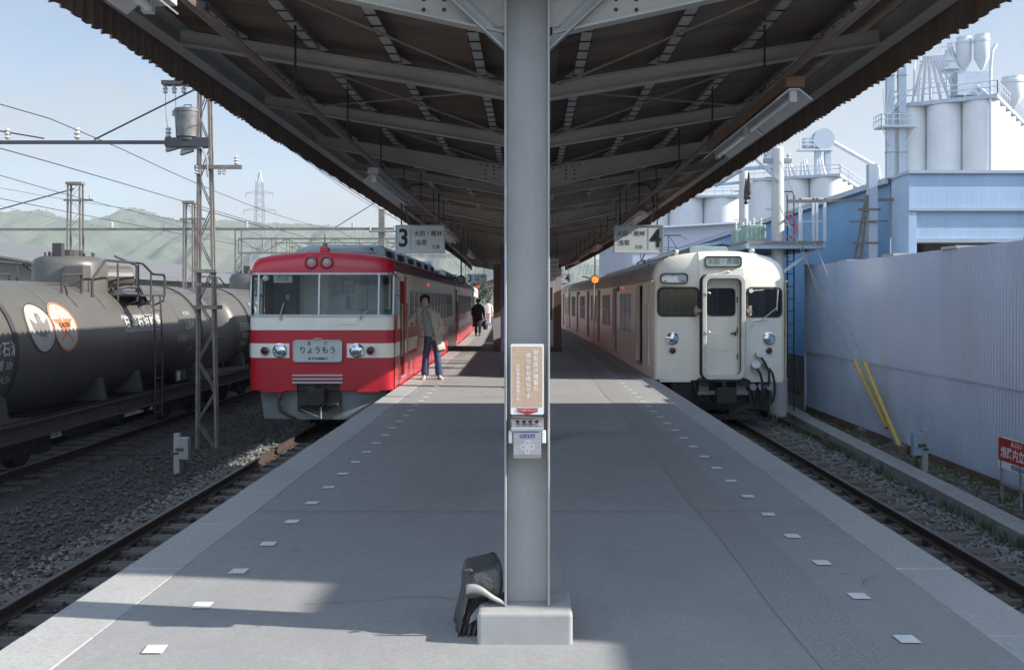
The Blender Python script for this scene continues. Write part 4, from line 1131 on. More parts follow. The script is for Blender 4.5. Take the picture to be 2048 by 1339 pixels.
# ------------------------------------------------------------------ trains
def car_empty(name, X, Y0, L, label, cat, group):
    dx = bend(Y0 + L) - bend(Y0)
    return empty(name, (X + bend(Y0), Y0, ZR), math.atan2(-dx, L), label, cat, group)
CO = (0, 0, -ZR)                     # car-local z=0 is the rail; shapes are given from platform level
def side_panel(t, sgn, hw, y0, L, zb, zt, holes, mats, mf, name='body_side'):
    mb = MB(CO)
    us = list(np.linspace(y0, L, 24))
    def fm(u, v, d):
        bul = .012 * (1 - ((v - .9) / 1.2) ** 2)
        return (sgn * (hw + bul - d), u, v)
    mb.panel(us, [zb, .3, .57, .83, 1.07, 1.5, zt], holes, fm, mf, .055, 0)
    o = mb.build(name, mats, t, smooth=35)
    mi = MB(CO); mi.panel([y0 + .02, L - .02], [.15, zt], holes, lambda u, v, d: (sgn * (hw - .058 - d), u, v), lambda u, v: 0, .004); mi.build('shade_lining', M_INTER, t)  # dark sheet added inside the wall so open doorways read as shade
    return o
def bogie(t, y, wide=1.067):
    b = MB(CO)
    for s_ in (-1, 1):
        b.box(s_ * .86 - .06, s_ * .86 + .06, y - .95, y + .95, -.62, -.42)
        b.cyl((s_ * .86, y - .25, -.42), (s_ * .86, y - .25, -.25), .09, n=10); b.cyl((s_ * .86, y + .25, -.42), (s_ * .86, y + .25, -.25), .09, n=10)
        for yy in (-.85, .85): b.box(s_ * .86 - .1, s_ * .86 + .1, y + yy - .14, y + yy + .14, -.66, -.42)
    b.box(-.9, .9, y - .2, y + .2, -.5, -.3)
    o = b.build('bogie', M_IRON, t)
    for yy in (-.85, .85):
        for s_ in (-1, 1):
            w_ = MB(CO); w_.lathe([(0, -.06), (.36, -.06), (.36, .05), (.40, .05), (.40, .075), (0, .075)], (0, 0, 0), 24, 0, 'x')
            ww = w_.build('wheel', M_IRON, o, smooth=40); ww.location = (s_ * .5335, y + yy, -.50)
            if s_ > 0: ww.rotation_euler = (0, 0, math.pi)
def underframe(t, y0, L, z0=-.35):
    b = MB(CO); b.box(-1.05, 1.05, y0 + .3, L - .3, -.12, .0); b.build('underframe', M_IRON, t)
    g = random.Random(int(L * 10))
    for k in range(5):
        y = y0 + 3.2 + 2.0 * k; b = MB(CO)
        for s_ in (-1, 1): b.box(s_ * .95 - .3, s_ * .95 + .3, y, y + g.uniform(.9, 1.6), -.58, -.12)
        b.build('equipment_box', M_IRON, t, bevel=.02)
def interior(t, hw, y0, L, pole=True):
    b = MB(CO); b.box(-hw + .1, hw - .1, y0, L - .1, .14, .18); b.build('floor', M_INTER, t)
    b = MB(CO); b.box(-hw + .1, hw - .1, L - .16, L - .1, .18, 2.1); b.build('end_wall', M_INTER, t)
    for s_ in (-1, 1):
        b = MB(CO)
        for (a, q) in ((y0 + 1.6, y0 + 5.4), (y0 + 6.8, y0 + 10.5), (y0 + 11.9, L - .6)):
            if q > a + .5: b.box(s_ * (hw - .12) - .02, s_ * (hw - .12) + .02, a, q, .6, 1.02); b.box(min(s_ * (hw - .12), s_ * (hw - .58)), max(s_ * (hw - .12), s_ * (hw - .58)), a, q, .45, .6)
        b.build('seat', M_SEAT, t)
def roof_shell(t, hw, arc, y0f, L, m, name='roof', smooth=60, dz=0.0):
    """arc: half profile from the eave to the crown"""
    prof = [(-x, z) for x, z in arc] + [(x, z) for x, z in reversed(arc[:-1])]
    b = MB(CO); rings = []
    for q in np.linspace(0, 1, 12): rings.append([(x, y0f(x) * (1 - q) + L * q, z) for x, z in prof])
    b.loft(rings, 0, False)
    return b.build(name, m, t, smooth=smooth)
def arc_h(arc, x):
    x = abs(x)
    pts = sorted(arc)
    for (xa, za), (xb, zb) in zip(pts[:-1], pts[1:]):
        if xa <= x <= xb: return za + (zb - za) * (x - xa) / max(1e-6, xb - xa)
    return pts[-1][1]
def glazing(t, sgn, hw, holes, m, inset=.05, nm='window'):
    for h in holes:
        b = MB(CO); x = sgn * (hw - inset)
        b.add([(x, h[0], h[2]), (x, h[1], h[2]), (x, h[1], h[3]), (x, h[0], h[3])], [(0, 1, 2, 3)])
        o = b.build(nm, m, t)
        b = MB(CO); e = .018; xa, xb = sorted((sgn * (hw - .05), sgn * (hw + .016)))
        b.box(xa, xb, h[0] - .004, h[0] + e, h[2], h[3]); b.box(xa, xb, h[1] - e, h[1] + .004, h[2], h[3])
        b.box(xa, xb, h[0] + e, h[1] - e, h[2] - .004, h[2] + e); b.box(xa, xb, h[0] + e, h[1] - e, h[3] - e, h[3] + .004)
        zm = h[2] + (h[3] - h[2]) * .52
        b.box(xa, xb - .012 if sgn > 0 else xb, h[0] + e, h[1] - e, zm - .012, zm + .012)
        b.build('window_frame', M_ALU, o)

def lampset(t, c, r, y, kind):
    b = MB(CO); b.lathe([(r * 1.22, .03), (r * 1.22, -.035), (r * 1.02, -.05), (r, -.03), (r, .03)], (c[0], y, c[1]), 24, 0, 'y')
    o = b.build('headlight' if kind == 'head' else 'tail_light', M_CHROME if kind == 'head' else M_ALU, t, smooth=40)
    b = MB(CO); b.lathe([(0, -.03 - r * .12), (r * .55, -.03 - r * .08), (r * .98, -.028), (r * .98, -.01), (0, -.01)], (c[0], y, c[1]), 20, 0, 'y')
    b.build('lens', mat('headlamp lens', (.62, .66, .70), .08, metal=.75, var=.25, scale=14) if kind == 'head' else mat('tail lamp lens', (.10, .012, .018), .12, var=.3), o, smooth=60)

# ---- the cream local train on the right
WHW = 1.36
WARC = [(1.36, 1.98), (1.357, 2.12), (1.335, 2.24), (1.27, 2.36), (1.13, 2.46), (.88, 2.535), (.60, 2.58), (.30, 2.608), (0, 2.615)]
WX = 3.895
def w_holes(L, cab):
    doors = [(1.95, 3.15, .20, 1.95), (7.85, 9.05, .20, 1.95), (13.6, 14.8, .20, 1.95)]
    wins = []
    for a, n in ((4.2, 3), (9.85, 3)):
        for i in range(n): wins.append((a + i * .94, a + i * .94 + .74, .82, 1.78))
    wins.append((15.15, 15.75, .82, 1.78))
    if not cab: wins.append((.5, 1.1, .82, 1.78))
    return doors, wins
def cream_car(Y0, L, label, cab):
    t = car_empty('cream_train_car', WX, Y0, L, label, 'train car', 'cars of the cream local train')
    doors, wins = w_holes(L, cab)
    plan0 = lambda x: 0.0
    ys = .17 if cab else 0.02
    for sgn in (-1, 1):
        dd = doors if sgn < 0 else []
        hs = dd + wins + ([(.62, 1.02, .2, 1.95)] if cab and sgn < 0 else [])
        side_panel(t, sgn, WHW, ys, L, -.01, 1.98, hs, [M_CREAM], lambda u, v: 0)
        glazing(t, sgn, WHW, wins, M_DGLASS)
        for h in dd:
            b = MB(CO)         # sliding leaves drawn half back into the wall, and the sill plate
            x = sgn * (WHW - .05)
            for (a, q) in ((h[0], h[0] + .10), (h[1] - .07, h[1])): b.box(min(x, x - sgn * .03), max(x, x - sgn * .03), a, q, h[2], h[3])
            o = b.build('door', M_CREAM, t)
            b = MB(CO); b.box(min(sgn * WHW, sgn * (WHW + .035)), max(sgn * WHW, sgn * (WHW + .035)), h[0] - .03, h[1] + .03, h[2] - .035, h[2] - .003); b.build('door_sill', M_ALU, o)
        if cab and sgn < 0:
            b = MB(CO); b.box(-WHW + .02, -WHW + .05, .62, 1.02, .2, 1.30); b.build('cab_door', M_CREAM, t)
            for yy in (.52, 1.10): b = MB(CO); b.cyl((-WHW - .045, yy, .55), (-WHW - .045, yy, 1.45), .014, n=8); b.build('grab_rail', M_ALU, t)
        b = MB(CO); b.tube([(sgn * (WHW + .02), y, 2.0) for y in np.linspace(ys, L, 5)], .018, 6); b.build('rain_gutter', M_CREAM, t)
        b = MB(CO); b.lathe([(0, -.03), (.04, -.02), (.045, .0), (.04, .02), (0, .03)], (sgn * (WHW + .02), 5.9, 1.93), 10, 0, 'z'); b.build('side_lamp', emit_mat('red side lamp glow', (1, .06, .05), .35), t)
        if sgn < 0:
            b = MB(CO)
            for y in (7.2, 7.35): b.box(-WHW - .03, -WHW, y, y + .06, 1.84, 2.0)
            b.build('drip_pipe', M_DARK, t)
    interior(t, WHW, 1.6 if cab else .1, L)
    bogie(t, 2.6); bogie(t, L - 2.5); underframe(t, .2, L)
    y0f = (lambda x: .17 + .06 * abs(x) / WHW) if cab else (lambda x: .02)
    roof_shell(t, WHW, WARC, (lambda x: Fy(x) + .20 * min(1, max(0, (arc_h(WARC, x) - 1.98) / .5)) ** .5) if cab else y0f, L, M_TROOF if not cab else M_TROOF)
    # vents on the roof
    for y in np.arange(3.0, L - 1, 2.6):
        b = MB(CO); b.prism([(-.33, 2.55), (-.30, 2.70), (.30, 2.70), (.33, 2.55)], lambda u, v, d: (u, d, v), y, y + .9); b.build('roof_vent', M_ROOFEQ, t, bevel=.03)
    if not cab:
        b = MB(CO); b.panel([-1.36, 1.36], [-.01, 1.98], [(-.4, .4, .15, 1.9)], lambda u, v, d: (u, .02 + d, v), lambda u, v: 0, .05)
        pts = [(-x, z) for x, z in WARC] + [(x, z) for x, z in reversed(WARC[:-1])]
        b.prism(pts, lambda u, v, d: (u, d, v), .02, .03); b.build('end', M_CREAM, t)
    b = MB(CO); pts = [(-x, z) for x, z in WARC] + [(x, z) for x, z in reversed(WARC[:-1])]
    b.prism(pts + [(1.36, -.01), (-1.36, -.01)], lambda u, v, d: (u, d, v), L - .02, L - .01); b.build('end', M_CREAM, t)
    b = MB(CO); b.box(-.45, .45, L - .01, L + .28, .1, 2.0); b.build('bellows', M_DARK, t)
    return t
def Fy(x):
    """plan of the cab front"""
    a = abs(x)
    if a < .455: return -.035
    y = .20 * ((a - .45) / .91) ** 1.4
    r = .11
    if a > WHW - r: y += r - math.sqrt(max(0, r * r - (a - WHW + r) ** 2))
    return y
wfront = cream_car(20.2, 16.15, 'leading car of the cream local train with its flat cab front and open gangway', True)
def cream_front(t):
    xs = [-1.36, -1.355, -1.34, -1.31, -1.28, -1.25, -1.1, -.9, -.7, -.457, -.454, -.3, 0, .3, .454, .457, .7, .9, 1.1, 1.25, 1.28, 1.31, 1.34, 1.355, 1.36]
    wl = (-1.255, -.47, 1.30, 1.85); wr = (.53, 1.255, 1.285, 1.85)
    holes = [wl, wr, (-.335, .335, .10, 2.02)]
    b = MB(CO)
    b.panel(xs, [-.01, .4, .8, 1.2, 1.98], holes, lambda u, v, d: (u, Fy(u) + d, v), lambda u, v: 0, .05)
    rows = []
    for s_ in np.linspace(0, 1, 8):
        row = []
        for x in xs:
            zt = arc_h(WARC, x); k = min(1, max(0, (zt - 1.98) / .5)) ** .5
            row.append((x, Fy(x) + .20 * k * (1 - math.cos(s_ * math.pi / 2)), 1.98 + (zt - 1.98) * math.sin(s_ * math.pi / 2)))
        rows.append(row)
    b.loft(rows, 0, False)
    b.build('cab_front', M_CREAM, t, smooth=32)
    def ff(u, v, d): return (u, Fy(u) - d, v)
    for (a, q, c, d_), nm in ((wl, 'l'), (wr, 'r')):
        cx, cz, wd, ht = (a + q) / 2, (c + d_) / 2, q - a, d_ - c
        b = MB(CO); b.prism(rrect(wd, ht, .02, 2, (cx, cz)), lambda u, v, d: (u, Fy(u) + .035, v), 0, .004)
        o = b.build('windscreen', M_GLASS, t)
        b = MB(CO); b.ring(rrect(wd + .06, ht + .06, .12, 6, (cx, cz)), rrect(wd - .03, ht - .03, .09, 6, (cx, cz)), ff, -.04, .012); b.build('rubber_seal', M_DARK, o, smooth=30)
    # gangway: bellows, frame and door
    o_ = rrect(.86, 2.11, .15, 7, (.0, 1.075)); i_ = rrect(.70, 1.93, .11, 7, (.0, 1.075))
    b = MB(CO); b.ring(o_, i_, lambda u, v, d: (u, -d, v), .19, .27)
    b.build('gangway_frame', mat('ivory gangway frame', (.60, .58, .51), .4, var=.04), t, smooth=30, bevel=.012)
    b = MB(CO)
    for k in range(5):
        e = .035 if k % 2 else 0
        b.ring(rrect(.88 + e, 2.10 + e * .3, .14, 7, (0, 1.075)), rrect(.72 + e, 1.95, .10, 7, (0, 1.075)), lambda u, v, d: (u, -d, v), .035 + .03 * k, .065 + .03 * k)
    b.build('gangway_bellows', mat('black bellows', (.02, .018, .025), .7), t)
    D = MB(CO); D.panel([-.335, .335], [.10, 2.02], [(-.27, .27, 1.30, 1.84)], lambda u, v, d: (u, .03 + d, v), lambda u, v: 0, .03)
    D.box(-.15, .14, .018, .0295, .60, .94)
    d = D.build('gangway_door', M_CREAM, t)
    b = MB(CO); b.ring(rrect(.58, .57, .09, 5, (0, 1.57)), rrect(.51, .50, .07, 5, (0, 1.57)), lambda u, v, d: (u, -d, v), -.04, -.018); b.build('window_seal', M_DARK, d)
    b = MB(CO); b.add([(-.27, .05, 1.30), (.27, .05, 1.30), (.27, .05, 1.84), (-.27, .05, 1.84)], [(0, 1, 2, 3)]); b.build('door_window', M_DGLASS, d)
    b = MB(CO); b.box(.19, .30, -.02, .025, .925, .95); b.box(.27, .30, .0, .025, .89, .97); b.build('handle', M_DARK, d)
    b = MB(CO)
    for z in (1.62, .47, 1.0): b.box(.315, .335, .0, .03, z - .06, z + .06)
    b.build('hinge', M_DARK, d)
    b = MB(CO)
    for z in (1.75, .97, .28): b.tube([(-.36, -.28, z), (-.31, -.30, z + .02), (-.28, -.29, z - .01)], .014, 6); b.cyl((-.36, -.30, z), (-.36, -.27, z), .03, n=8)
    b.build('frame_clip', M_CREAM, t)
    for s_ in (-1, 1):
        b = MB(CO); b.box(s_ * .52 - .05, s_ * .52 + .05, -.22, -.02, 1.36, 1.44); b.cyl((s_ * .54, -.16, 1.30), (s_ * .54, -.16, 1.5), .03, n=8); b.cyl((s_ * .42, -.2, 1.40), (s_ * .56, -.16, 1.40), .018, n=8); b.build('coupling_latch', mat('worn tan casting', (.34, .27, .2), .5), t)
    b = MB(CO); b.box(-.46, .46, -.26, -.02, -.02, .04); b.box(-.5, -.3, -.24, .0, -.1, .02); b.box(.3, .5, -.24, .0, -.1, .02); b.build('gangway_step', M_IRON, t)
    b = MB(CO); b.tube([(.16, -.10, 2.17), (.1, -.14, 2.2), (.02, -.14, 2.17), (-.1, -.13, 2.14), (-.25, -.12, 2.12)], .016, 6); b.build('stay_hook', M_CREAM, t)
    # destination blind above the door and the small indicator above the window
    b = MB(CO); b.prism(rrect(.75, .22, .06, 5, (.02, 2.385)), lambda u, v, d: (u, -.035 - d, v), -.12, .035); o = b.build('destination_box', M_CREAM, t)
    b = MB(CO); b.ring(rrect(.76, .235, .07, 5, (.02, 2.385)), rrect(.70, .175, .05, 5, (.02, 2.385)), lambda u, v, d: (u, -.035 - d, v), .036, .05); b.build('blind_seal', M_DARK, o)
    b = MB(CO); b.prism(rrect(.71, .185, .05, 4, (.02, 2.385)), lambda u, v, d: (u, -.035 - d, v), .036, .04); b.build('blind', mat('pale green blind', (.36, .41, .38), .25, var=.04), o)
    b = MB(CO); b.text("太田－赤城", .128, lambda u, v, d: (.02 + u, -.0785, 2.385 + v), 0, bold=.006); b.build('blind_lettering', mat('dark green lettering', (.07, .10, .09), .5), o)
    b = MB(CO); b.ring(rrect(.565, .22, .08, 5, (-.96, 2.05)), rrect(.51, .165, .06, 5, (-.96, 2.05)), lambda u, v, d: (u, .03 - d, v), -.02, .04); o = b.build('indicator_box', M_DARK, t)
    b = MB(CO); b.prism(rrect(.52, .175, .06, 4, (-.96, 2.05)), lambda u, v, d: (u, .03 - d, v), .0, .03); b.build('blind', mat('pale blue blind', (.40, .46, .46), .25, var=.06, scale=5), o)
    b = MB(CO)
    for x, z in ((-1.15, 1.995), (-1.13, 1.995), (-.77, 2.0), (-.80, 2.0), (-1.17, 2.105), (-.98, 2.11)): b.box(x - .016, x + .016, -.004, .0, z - .012, z + .012)
    b.build('red_numerals', M_RED, o)
    for x in (-.985, .985):
        lampset(t, (x, .83), .105, Fy(x) - .0, 'head'); lampset(t, (x, .585), .058, Fy(x) - .0, 'tail')
    # jumper couplers and their cables
    for (x, z, tgt) in ((.76, .51, None), (.67, .29, (.72, -.30)), (.915, .29, (.93, -.42))):
        b = MB(CO); b.cyl((x, Fy(x) + .01, z), (x, Fy(x) - .10, z + .012), .075, n=14); b.cyl((x, Fy(x) - .10, z + .012), (x, Fy(x) - .17, z + .03), .086, n=14); o = b.build('jumper_socket', mat('pale jumper cap', (.50, .50, .48), .4, metal=.3), t, smooth=40)
        b = MB(CO); x2 = x + (.10 if tgt else .14); b.tube([(x + .02, -.10, z - .05), (x + .09, -.13, z - .16), (x2 + .03, -.14, z - .34), (x2 + .04, -.12, z - .55), (x2 + .01, -.08, z - .72)], .027, 8); b.build('cable', M_DARK, o, smooth=60)
    for x in (.62, .79, .96):
        b = MB(CO); b.cyl((x, .0, -.15), (x, -.12, -.14), .07, n=12); b.build('lower_socket', M_SKIRT, t, smooth=40)
        b = MB(CO); b.tube([(x, -.10, -.18), (x + .02, -.12, -.36), (x + .05, -.06, -.47), (x + .1, .1, -.40)], .022, 6); b.build('air_hose', M_DARK, t)
    for x in (-.55, -.42):
        b = MB(CO); b.cyl((x, -.04, -.02), (x, -.04, -.09), .02, n=8); b.tube([(x, -.04, -.09), (x + .03, -.07, -.25), (x + .14, -.11, -.42), (x + .34, -.10, -.52)], .023, 6); b.build('air_hose', M_DARK, t)
    # coupler, cowcatcher beam and cab steps
    b = MB(CO); b.box(-.14, .14, -.42, .2, -.42, -.16); b.box(-.2, .2, -.50, -.36, -.45, -.13); b.box(-.05, .05, -.3, .1, -.16, -.02); b.build('coupler', M_IRON, t, bevel=.02)
    b = MB(CO); b.box(-.48, -.28, -.1, -.02, -.22, -.02); b.box(.28, .48, -.1, -.02, -.22, -.02); b.box(-.5, .52, -.12, -.02, -.30, -.22); b.build('pilot_bracket', M_SKIRT, t, bevel=.01)
    b = MB(CO); b.box(-1.0, 1.0, .1, .2, -.62, -.02); b.beam((.15, -.02, -.68), (.6, -.05, -.5), .05, .09); b.beam((.6, -.05, -.5), (.55, -.05, -.25), .05, .07); b.box(-.5, .6, -.03, .05, -.80, -.70); b.build('rail_guard', M_IRON, t)
    b = MB(CO); b.box(-1.25, -.62, .02, .06, -.05, -.01); b.box(.6, 1.25, .02, .06, -.05, -.01); b.build('bottom_lip', M_CREAM, t)
    # wiper, mirror, roof fittings
    b = MB(CO); b.cyl((.66, .0, 1.19), (.95, .0, 1.19), .010, n=6); b.beam((.80, -.03, 1.20), (1.12, -.03, 1.46), .02, .02); b.cyl((1.12, -.03, 1.40), (1.14, -.03, 1.82), .015, n=6); b.build('wiper', M_ALU, t)
    b = MB(CO); b.cyl((.60, .0, 1.80), (.60, -.02, 1.80), .045, n=12); b.beam((.62, 0, 1.80), (.86, .02, 1.82), .02, .012); b.build('mirror_arm', M_CREAM, t)
    b = MB(CO); b.beam((.52, .02, 1.05), (.68, .02, 1.11), .012, .012); b.beam((.50, .02, 1.0), (.62, .02, 1.05), .012, .012); b.build('handrail', M_ALU, t)
    b = MB(CO); b.prism(rrect(.80, .20, .06, 5, (-.12, 2.64)), lambda u, v, d: (u, d, v), .75, 2.2); b.build('roof_vent_box', M_ROOFEQ, t, bevel=.01)
    for x in (-.86, .72):
        b = MB(CO); b.lathe([(0, -.06), (.05, -.045), (.065, 0), (.05, .045), (0, .06)], (x, .45, arc_h(WARC, x) + .07), 14); b.cyl((x, .45, arc_h(WARC, x) - .02), (x, .45, arc_h(WARC, x) + .03), .03, n=8); b.build('whistle_lamp', mat('chrome ball', (.65, .65, .63), .2, metal=.7), t, smooth=60)
    b = MB(CO); b.tube([(-1.0, .35, 2.50), (-1.0, 15.5, 2.50)], .03, 6); b.build('roof_conduit', M_TROOF, t)
    # cab: back wall with its door and a curtain, driver's desk
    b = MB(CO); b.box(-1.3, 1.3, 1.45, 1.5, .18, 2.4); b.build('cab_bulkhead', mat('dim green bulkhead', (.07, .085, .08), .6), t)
    b = MB(CO)
    for x, w_ in ((-1.05, .05), (-.85, .09), (-.66, .03), (-.2, .14), (.02, .1), (.16, .05), (1.12, .1)): b.box(x, x + w_, 1.40, 1.449, .9, 1.95)
    b.build('bulkhead_trim', mat('dull bulkhead trim', (.19, .19, .17), .5), t)
    b = MB(CO); b.box(.55, 1.25, .25, .75, .18, 1.10); b.box(-1.25, -.6, .25, .6, .18, 1.05); b.build('desk', M_CABIN2, t)
cream_front(wfront)
# pantograph on the leading cream car
def pantograph(t, y, z0, hgt, m):
    b = MB(CO)
    for s_ in (-1, 1):
        b.cyl((s_ * .5, y - .75, z0), (s_ * .5, y + .75, z0), .03, n=6)
        for e in (-1, 1):
            b.cyl((s_ * .5, y + e * .7, z0), (s_ * .5, y + e * .7, z0 - .12), .05, n=8)
            b.cyl((s_ * .5, y + e * .15, z0 + .04), (s_ * .42, y + e * .75, z0 + hgt * .5), .02, n=6)
            b.cyl((s_ * .42, y + e * .75, z0 + hgt * .5), (s_ * .3, y + e * .08, z0 + hgt), .016, n=6)
    for e in (-1, 1):
        b.cyl((-.42, y + e * .75, z0 + hgt * .5), (.42, y + e * .75, z0 + hgt * .5), .016, n=6); b.cyl((-.42, y + e * .75, z0 + hgt * .5), (.3, y + e * .08, z0 + hgt), .01, n=5)
        b.tube([(-.85, y + e * .12, z0 + hgt - .1), (-.65, y + e * .12, z0 + hgt + .02), (.65, y + e * .12, z0 + hgt + .02), (.85, y + e * .12, z0 + hgt - .1)], .018, 6)
    b.box(-.4, .4, y - .9, y - .6, z0 - .06, z0 + .03)
    b.build('pantograph', m, t)
pantograph(wfront, 9.2, 2.75, .75, mat('blue grey pantograph', (.10, .14, .19), .5, metal=.3))
gap = .32
yc = 20.2 + 16.15 + gap
for lb in ('second car of the cream local train, behind the leading one', 'third car of the cream local train, far down the platform', 'last visible car of the cream local train, farthest away'):
    cream_car(yc, 16.15, lb, False); yc += 16.15 + gap

# ---- the red and cream express on the left
RHW = 1.315
RARC = [(1.315, 2.11), (1.312, 2.24), (1.285, 2.33), (1.20, 2.39), (1.0, 2.44), (.65, 2.48), (.3, 2.505), (0, 2.515)]
RX = -3.785
RM = [M_TRED, M_TCRM]
def r_band(u, v):
    if v < .57: return 0
    if v < .83: return 1
    if v < 1.07: return 0
    return 1
def red_car(Y0, L, label, cab):
    t = car_empty('express_train_car', RX, Y0, L, label, 'train car', 'cars of the red express train')
    if cab: wins = [(2.6 + i * .98, 2.6 + i * .98 + .72, 1.06, 1.80) for i in range(13)]
    else: wins = [(1.6 + i * .98, 1.6 + i * .98 + .72, 1.06, 1.80) for i in range(14)]
    door = [(.95, 1.65, .16, 1.98)] if cab else [(.35, 1.05, .16, 1.98)]
    ys = .16 if cab else .02
    for sgn in (-1, 1):
        mf = (lambda u, v: 0 if (cab and (u < .55 or (u < 2.05 and u > 1.65)) and v > 1.07) else r_band(u, v))
        b = MB(CO)
        us = [ys, .55, .95, 1.65, 2.05] + list(np.linspace(2.6, L, 16))
        cabw = [(.24, .86, 1.33, 2.04)] if cab else []
        b.panel(us, [-.02, .3, .57, .83, 1.07, 2.11], wins + door + cabw, lambda u, v, d, sgn=sgn: (sgn * (RHW + .012 * (1 - ((v - .9) / 1.2) ** 2) - d), u, v), mf, .06, 0)
        b.build('body_side', RM, t, smooth=35)
        glazing(t, sgn, RHW, wins, M_DGLASS); glazing(t, sgn, RHW, cabw, M_GLASS, nm='cab_window')
        for h in door:
            x = sgn * (RHW - .06)
            b = MB(CO); b.box(min(x, x - sgn * .03), max(x, x - sgn * .03), h[0], h[1], h[2], h[3]); o = b.build('door', mat('dark door recess', (.05, .035, .03), .5), t)
            for yy in (h[0] - .06, h[1] + .06):
                b = MB(CO); b.cyl((sgn * (RHW + .06), yy, .55), (sgn * (RHW + .06), yy, 1.55), .015, n=8); b.cyl((sgn * RHW, yy, .57), (sgn * (RHW + .06), yy, .57), .012, n=6); b.cyl((sgn * RHW, yy, 1.53), (sgn * (RHW + .06), yy, 1.53), .012, n=6)
                b.build('grab_rail', mat('tan grab rail', (.42, .36, .25), .35, metal=.4), t)
            b = MB(CO); b.box(min(sgn * RHW, sgn * (RHW + .04)), max(sgn * RHW, sgn * (RHW + .04)), h[0] - .03, h[1] + .03, h[2] - .04, h[2] - .005); b.build('door_sill', M_ALU, o)
        b = MB(CO); b.lathe([(0, -.03), (.04, -.02), (.045, .0), (.04, .02), (0, .03)], (sgn * (RHW + .02), 6.5, 1.98), 10, 0, 'z'); b.build('side_lamp', emit_mat('red side lamp glow', (1, .06, .05), .35), t)
        b = MB(CO); b.tube([(sgn * (RHW + .015), y, 2.12) for y in np.linspace(ys, L, 5)], .02, 6); b.build('rain_gutter', M_TROOF, t)
    interior(t, RHW, 2.2 if cab else .2, L)
    bogie(t, 2.9); bogie(t, L - 2.5); underframe(t, 1.0, L)
    roof_shell(t, RHW, RARC, (lambda x: RFy(x, 2.11) + .34 * min(1, max(0, (arc_h(RARC, x) - 2.11) / .34)) ** .5) if cab else (lambda x: .02), L, mat('dull red roof paint', (.20, .03, .035), .45, var=.2, scale=2, dirt=(.20, .17, .18), dirt_amt=.7, dirt_scale=1.0) if cab else M_TROOF)
    # air conditioning units with black louvres
    first = None
    for i, y in enumerate(np.arange(2.0 if cab else 1.5, L - 4.2, 1.95)):
        if first is None:
            b = MB((0, 0, 0)); pr = [(-.92, 0), (-.90, .18), (-.80, .28), (.80, .28), (.90, .18), (.92, 0)]
            b.prism(pr, lambda u, v, d: (u, d, v), 0, 1.45); first = b.build('roof_cooler', M_ROOFEQ, t, bevel=.04)
            b = MB((0, 0, 0))
            for k in range(11): b.box(-.70 + .128 * k, -.70 + .128 * k + .075, -.012, .02, .07, .22)
            for s_ in (-1, 1):
                for k in range(4): b.box(s_ * .91 - .02, s_ * .91 + .02, .15 + .17 * k, .24 + .17 * k, .04, .16)
            b.build('louvre', M_DARK, first); o = first
        else: o = copy_tree(first, t)
        o.location = (0, y, 2.44 - ZR)
    b = MB(CO); pr = [(-.95, 2.40), (-.9, 2.60), (.9, 2.60), (.95, 2.40)]
    b.box(-.5, .5, L - 3.0, L - 2.0, 2.5, 2.62); b.cyl((-.6, L - 1.2, 2.72), (.6, L - 1.2, 2.72), .18, n=14); b.box(-.8, .8, L - 2.0, L - .6, 2.46, 2.58); b.build('roof_gear', M_ROOFEQ, t)
    pts = [(-x, z) for x, z in RARC] + [(x, z) for x, z in reversed(RARC[:-1])]
    for yy in ((L - .02,) if cab else (.02, L - .02)):
        b = MB(CO); b.prism(pts + [(RHW, -.02), (-RHW, -.02)], lambda u, v, d: (u, d, v), yy, yy + .01); b.build('end', M_TRED, t)
    b = MB(CO); b.box(-.45, .45, L - .01, L + .28, .1, 2.0); b.build('bellows', M_DARK, t)
    return t
def RFy(x, z):
    """cab front: nearly flat with rounded corners, leaning back a little above the waist"""
    a = abs(x); r = .15
    y = .05 * (a / RHW) ** 2
    if a > RHW - r: y += r - math.sqrt(max(0, r * r - (a - RHW + r) ** 2))
    return y + max(0, z - 1.32) * .10
rfront = red_car(18.0, 16.5, 'leading car of the red and cream express with its wide windscreen and name plate', True)
red_car(34.5 + gap, 16.5, 'second car of the red express, mostly hidden behind the man in the coat', False)
red_car(51.3 + gap, 16.5, 'third car of the red express, farthest down the platform', False)
